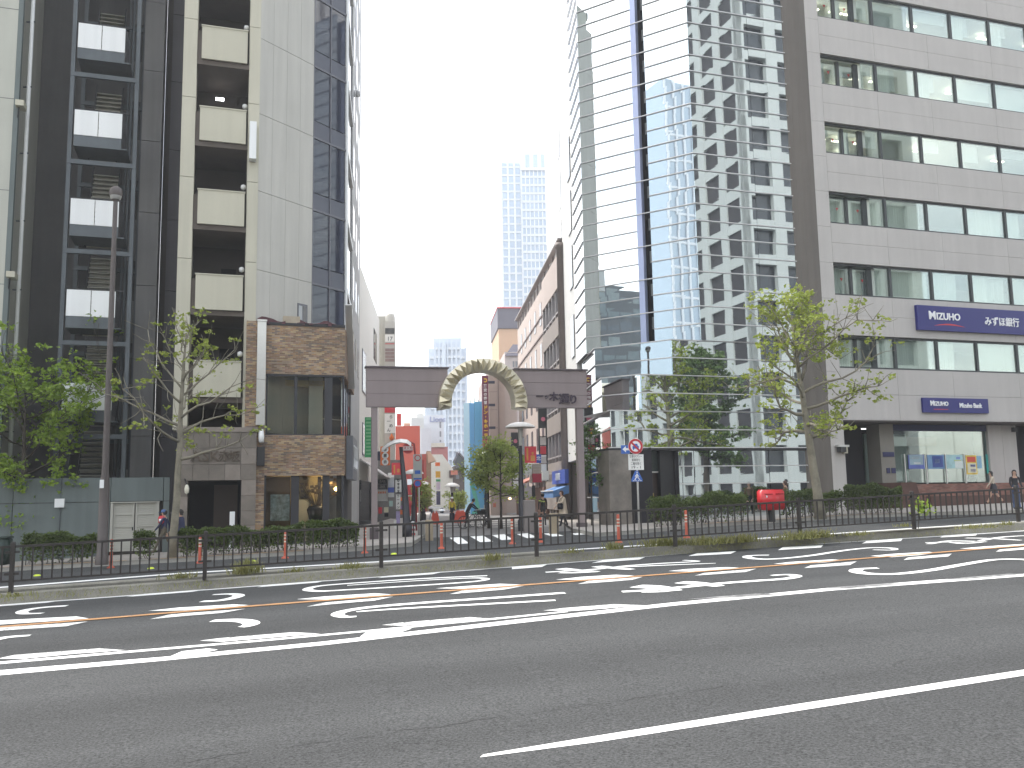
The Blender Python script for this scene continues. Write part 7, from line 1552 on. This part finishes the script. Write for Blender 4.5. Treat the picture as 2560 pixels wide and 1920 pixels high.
# ================================================================== people
skin_m = M('skin', (.50, .31, .22), .6, na=.05); hair_m = M('black_hair', (.018, .014, .013), .5, na=.1); shoe_m = M('dark_shoe', (.02, .018, .018), .5, na=.1); hair_b = M('brown_hair', (.06, .03, .02), .5, na=.15)
def person(label, pos, rz, height, top, bottom, hair=hair_m, stride=.0, arms=(0, 0), bend=0.0, shoe=shoe_m, leg=None, head_turn=0, skirt=None, coat=None, hairlen=0, cap=None, elbow=(.1, .1)):
    """one continuous skinned body; facing +y before rotation"""
    V = []; E = []; R = []; Lb = []
    def v(x, y, z, r, lb, par=None):
        V.append((x, y, z)); R.append(r if isinstance(r, tuple) else (r, r)); Lb.append(lb)
        if par is not None: E.append((par, len(V)-1))
        return len(V)-1
    fw = lambda z: bend*max(0, z-.95)
    pel = v(0, 0, .94, (.15, .11), 'b'); sp = v(0, fw(1.12), 1.12, (.13, .10), 't', pel); ch = v(0, fw(1.32), 1.31, (.155, .11), 't', sp); nk = v(0, fw(1.45)+.01, 1.46, .055, 's', ch)
    hb = v(0, fw(1.52)+.025, 1.525, .065, 's', nk); hm_ = v(0, fw(1.6)+.03, 1.60, (.078, .095), 's', hb); v(0, fw(1.68)+.02, 1.68, (.06, .075), 's', hm_)
    for i, sx in enumerate((-1, 1)):
        sh = v(sx*.175, fw(1.40), 1.395, .058, 't', ch); sw_ = arms[i]; el = elbow[i]
        e = v(sx*.215, fw(1.40)+.27*math.sin(sw_), 1.395-.27*math.cos(sw_), .043, 't', sh); a2 = sw_+el
        wr = v(sx*.21, V[e][1]+.24*math.sin(a2), V[e][2]-.24*math.cos(a2), .030, 't', e); hd = v(sx*.205, V[wr][1]+.07*math.sin(a2), V[wr][2]-.07*math.cos(a2), (.030, .022), 's', wr)
        for f, (dx, ln) in enumerate(((-.024, .065), (-.008, .075), (.008, .07), (.023, .055))):
            k1 = v(V[hd][0]+dx*.5+sx*.0, V[hd][1]+dx+ln*.5*math.sin(a2+.1), V[hd][2]-ln*.5*math.cos(a2+.1)-.02, .009, 's', hd); v(V[k1][0]-sx*.012, V[k1][1]+ln*.5*math.sin(a2+.4), V[k1][2]-ln*.5*math.cos(a2+.4), .008, 's', k1)
        k1 = v(V[hd][0]-sx*.01, V[hd][1]+.035, V[hd][2]-.005, .010, 's', hd); v(V[k1][0]-sx*.01, V[k1][1]+.015, V[k1][2]-.035, .009, 's', k1)
        st_ = stride*(1 if i == 0 else -1); hp_ = v(sx*.09, 0, .88, .088, 'b', pel); kn = v(sx*.095, .42*math.sin(st_+max(0, -st_)*.0)+.02, .88-.41*math.cos(st_), .06, 'l' if leg else 'b', hp_)
        a3 = st_-(.35 if st_ < 0 else .05)*abs(stride)*2; an = v(sx*.095, V[kn][1]+.40*math.sin(a3), max(.07, V[kn][2]-.40*math.cos(a3)), .042, 'l' if leg else 'b', kn)
        v(sx*.10, V[an][1]-.04, V[an][2]-.03, .040, 'f', an); v(sx*.105, V[an][1]+.15, max(.03, V[an][2]-.05), .034, 'f', an)
    me = bpy.data.meshes.new('body'); me.from_pydata(V, E, []); o = bpy.data.objects.new('tmp', me); SC.collection.objects.link(o)
    o.modifiers.new('s', 'SKIN'); ss_ = o.modifiers.new('d', 'SUBSURF'); ss_.levels = 1; ss_.render_levels = 1
    for i, sv in enumerate(me.skin_vertices[0].data): sv.radius = R[i]; sv.use_root = (i == 0)
    dg = bpy.context.evaluated_depsgraph_get(); dg.update(); bm2 = bpy.data.meshes.new_from_object(o.evaluated_get(dg)); bpy.data.objects.remove(o)
    bm2.materials.clear(); mats = {'s': skin_m, 't': top, 'b': bottom, 'l': leg or bottom, 'f': shoe}; keys = list(mats)
    for k in keys: bm2.materials.append(mats[k])
    for p in bm2.polygons:
        c = p.center; j = min(range(len(V)), key=lambda q: (V[q][0]-c[0])**2+(V[q][1]-c[1])**2+(V[q][2]-c[2])**2); p.material_index = keys.index(Lb[j]); p.use_smooth = True
    t = thing('person', label, 'person', tuple(pos), rz); t.scale = (height/1.72,)*3
    link('body', bm2, t)
    hy, hz = V[hm_][1], V[hm_][2]; hr = math.radians(head_turn)
    def headpt(x, y, z): return (x*math.cos(hr)-y*math.sin(hr), hy+x*math.sin(hr)+y*math.cos(hr), hz+z)
    m = MB(); nu, nv = 14, 9
    for i in range(nv):
        for j in range(nu):
            def sp_(a, b):
                ph = math.pi*a/nv*.78; th = 2*math.pi*b/nu; fr = math.sin(th)
                rr = .108 if fr < .35 else .098; dz = -.01 if fr < .3 else .03
                return headpt(.92*rr*math.sin(ph)*math.cos(th), -.012+1.12*rr*math.sin(ph)*math.sin(th), .025+(.115 if True else 0)*math.cos(ph)+dz*(a/nv))
            th = 2*math.pi*(j+.5)/nu
            if i >= 4 and math.sin(th) > .3: continue
            m.quad([sp_(i, j), sp_(i, j+1), sp_(i+1, j+1), sp_(i+1, j)][::-1])
    if hairlen:
        for j in range(7):
            t0, t1 = math.pi*(1.05+.9*j/7), math.pi*(1.05+.9*(j+1)/7)
            m.quad([headpt(.1*math.cos(t0), .11*math.sin(t0), -.0), headpt(.1*math.cos(t1), .11*math.sin(t1), -.0), headpt(.105*math.cos(t1), .125*math.sin(t1), -hairlen), headpt(.105*math.cos(t0), .125*math.sin(t0), -hairlen)])
    m.build('hair', hair, t, True)
    m = MB()
    for sx in (-1, 1): m.lathe(headpt(sx*.032, .098, .0), [(0, -.008), (.010, 0), (0, .008)], 6)
    m.build('eyes', hair_m, t); m = MB(); m.hexa([headpt(-.014, .095, -.035), headpt(.014, .095, -.035), headpt(.012, .09, -.03), headpt(-.012, .09, -.03), headpt(-.006, .098, .01), headpt(.006, .098, .01), headpt(.006, .09, .01), headpt(-.006, .09, .01)]); m.v[0] = headpt(-.012, .118, -.033); m.v[1] = headpt(.012, .118, -.033); m.build('nose', skin_m, t)
    m = MB(); m.hexa([headpt(-.022, .094, -.062), headpt(.022, .094, -.062), headpt(.022, .085, -.062), headpt(-.022, .085, -.062), headpt(-.02, .097, -.054), headpt(.02, .097, -.054), headpt(.02, .085, -.054), headpt(-.02, .085, -.054)]); m.build('mouth', M('lips', (.35, .12, .10), .5, na=0), t)
    for sx in (-1, 1): m = MB(); m.lathe(headpt(sx*.082, .01, -.01), [(0, -.03), (.014, 0), (0, .03)], 6); m.build('ear', skin_m, t)
    def shell(name, rows, mat):
        m = MB(); n = 16
        for (z, rx, ry, cy) in rows:
            for j in range(n): a = 2*math.pi*j/n; m.v.append((rx*math.cos(a)*(1+.04*math.sin(5*a)), cy+ry*math.sin(a)*(1+.05*math.cos(4*a)), z))
        for k in range(len(rows)-1):
            for j in range(n): m.f.append((k*n+j, k*n+(j+1) % n, (k+1)*n+(j+1) % n, (k+1)*n+j)); m.m.append(0)
        m.build(name, mat, t, True)
    if skirt: shell('skirt', [(1.04, .15, .115, fw(1.0)), (.92, .19, .15, .0), (.75, .21, .18, .01), (.56, .225, .2, .02)], skirt)
    if coat: shell('coat', [(1.44, .09, .08, fw(1.44)), (1.38, .20, .13, fw(1.38)), (1.2, .20, .15, fw(1.2)), (1.0, .20, .155, 0), (.8, .225, .19, 0), (.58, .25, .22, .01)], coat)
    if cap:
        m = MB(); m.lathe(headpt(0, 0, .03), [(.105, 0), (.105, .05), (.08, .095), (0, .11)], 14); m.hexa([headpt(-.08, .07, .03), headpt(.08, .07, .03), headpt(.06, .2, .02), headpt(-.06, .2, .02), headpt(-.08, .07, .045), headpt(.08, .07, .045), headpt(.06, .2, .032), headpt(-.06, .2, .032)]); m.build('cap', cap, t, True)
    return t
navy_c = M('navy_jacket', (.025, .03, .075), .8, na=.12); black_c = M('black_cloth', (.02, .02, .025), .85, na=.1); beige_c = M('beige_coat', (.50, .41, .31), .85, na=.08); khaki = M('khaki_trousers', (.13, .11, .08), .85, na=.1); denim = M('blue_denim', (.05, .08, .16), .85, na=.1)
def ppos(px, Y, dz=.14): p = P(px, 1300, Y); return (p.x, Y, gz(p.x, Y)+dz)
person('person in navy jacket and blue cap walking before the grey wall', ppos(411, 35.0), math.radians(95), 1.70, navy_c, khaki, stride=.42, arms=(.4, -.5), cap=M('blue_cap', (.07, .13, .30), .7, na=.05), elbow=(.3, .4))
person('person in dark coat with black hair walking before the stone entrance', ppos(452, 35.4), math.radians(100), 1.68, navy_c, black_c, stride=.32, arms=(.3, -.3), hairlen=.1, coat=navy_c)
person('person in black jacket seen from behind under the gate', ppos(1358, 48.5, 0), math.radians(10), 1.72, black_c, M('dark_grey_trousers', (.05, .05, .055), .85, na=.1), stride=.15, arms=(.1, .1))
person('person in beige coat and black boots at the zebra crossing', ppos(1409, 42.0), math.radians(120), 1.66, beige_c, black_c, hair=hair_b, stride=.28, arms=(.6, .3), bend=.12, coat=beige_c, hairlen=.18, elbow=(.9, .5))
person('person in cream top and dark skirt walking past the bank display', ppos(2491, 44.5), math.radians(75), 1.60, M('cream_blouse', (.52, .45, .36), .8, na=.05), black_c, leg=skin_m, skirt=M('charcoal_skirt', (.05, .05, .06), .85, na=.1), stride=.4, arms=(.5, -.2), hairlen=.15, bend=.12)
person('person in black top facing the road at the right edge', ppos(2545, 38.6), math.radians(170), 1.64, black_c, denim, stride=.08, arms=(.2, .2), hairlen=.2, elbow=(.6, .6))
person('person in brown top standing behind the red post box', ppos(1968, 42.8), math.radians(60), 1.62, M('brown_top', (.16, .10, .06), .85, na=.15), black_c, stride=.15, arms=(.3, .2), hair=hair_b, hairlen=.1)
person('worker in yellow vest and white helmet down the side street', ppos(1130, 60, 0), math.radians(200), 1.68, M('yellow_vest', (.65, .55, .06), .7, na=.1), M('navy_trousers', (.03, .035, .06), .85, na=.1), arms=(.2, .3), cap=wht)
person('person in dark clothes bending beside the bicycles', ppos(1167, 50, 0), math.radians(-60), 1.6, black_c, black_c, arms=(.9, .8), bend=.7, stride=.2)
b = thing('carried_bag', 'red and white bag at the back of the cap wearer', 'bag', ppos(404.5, 34.9)); rbox(-.12, .1, -.08, .08, 1.18, 1.48, .04, sr_, 'body', b); rbox(-.08, .06, -.1, -.08, 1.26, 1.36, .008, wht, 'patch', b)
b = thing('shoulder_bag', 'dark shoulder bag at the side of the beige coat', 'bag', ppos(1403, 41.75)); rbox(-.16, .1, -.07, .07, .82, 1.1, .03, black_c, 'body', b); m = MB(); m.tube([(-.1, 0, 1.08), (-.02, .03, 1.3), (.1, .08, 1.38)], .012, 5); m.build('strap', black_c, b)
# ================================================================== haze
HZ = .0006
m = MB(); m.box(-405, 425, -125, 1205, -5, 215); hz = m.build('haze', None) if False else None
me = bpy.data.meshes.new('haze'); me.from_pydata(m.v, [], m.f); hm = bpy.data.materials.new('haze_air'); hm.use_nodes = True; t = hm.node_tree
for n in list(t.nodes):
    if n.type == 'BSDF_PRINCIPLED': t.nodes.remove(n)
pv = t.nodes.new('ShaderNodeVolumePrincipled'); pv.inputs['Color'].default_value = (.92, .95, 1, 1); pv.inputs['Density'].default_value = HZ; pv.inputs['Anisotropy'].default_value = .3
t.links.new(pv.outputs[0], t.nodes['Material Output'].inputs['Volume']); me.materials.append(hm)
hz = link('haze', me); tag(hz, 'pale bright haze filling the air down the street', kind='stuff')
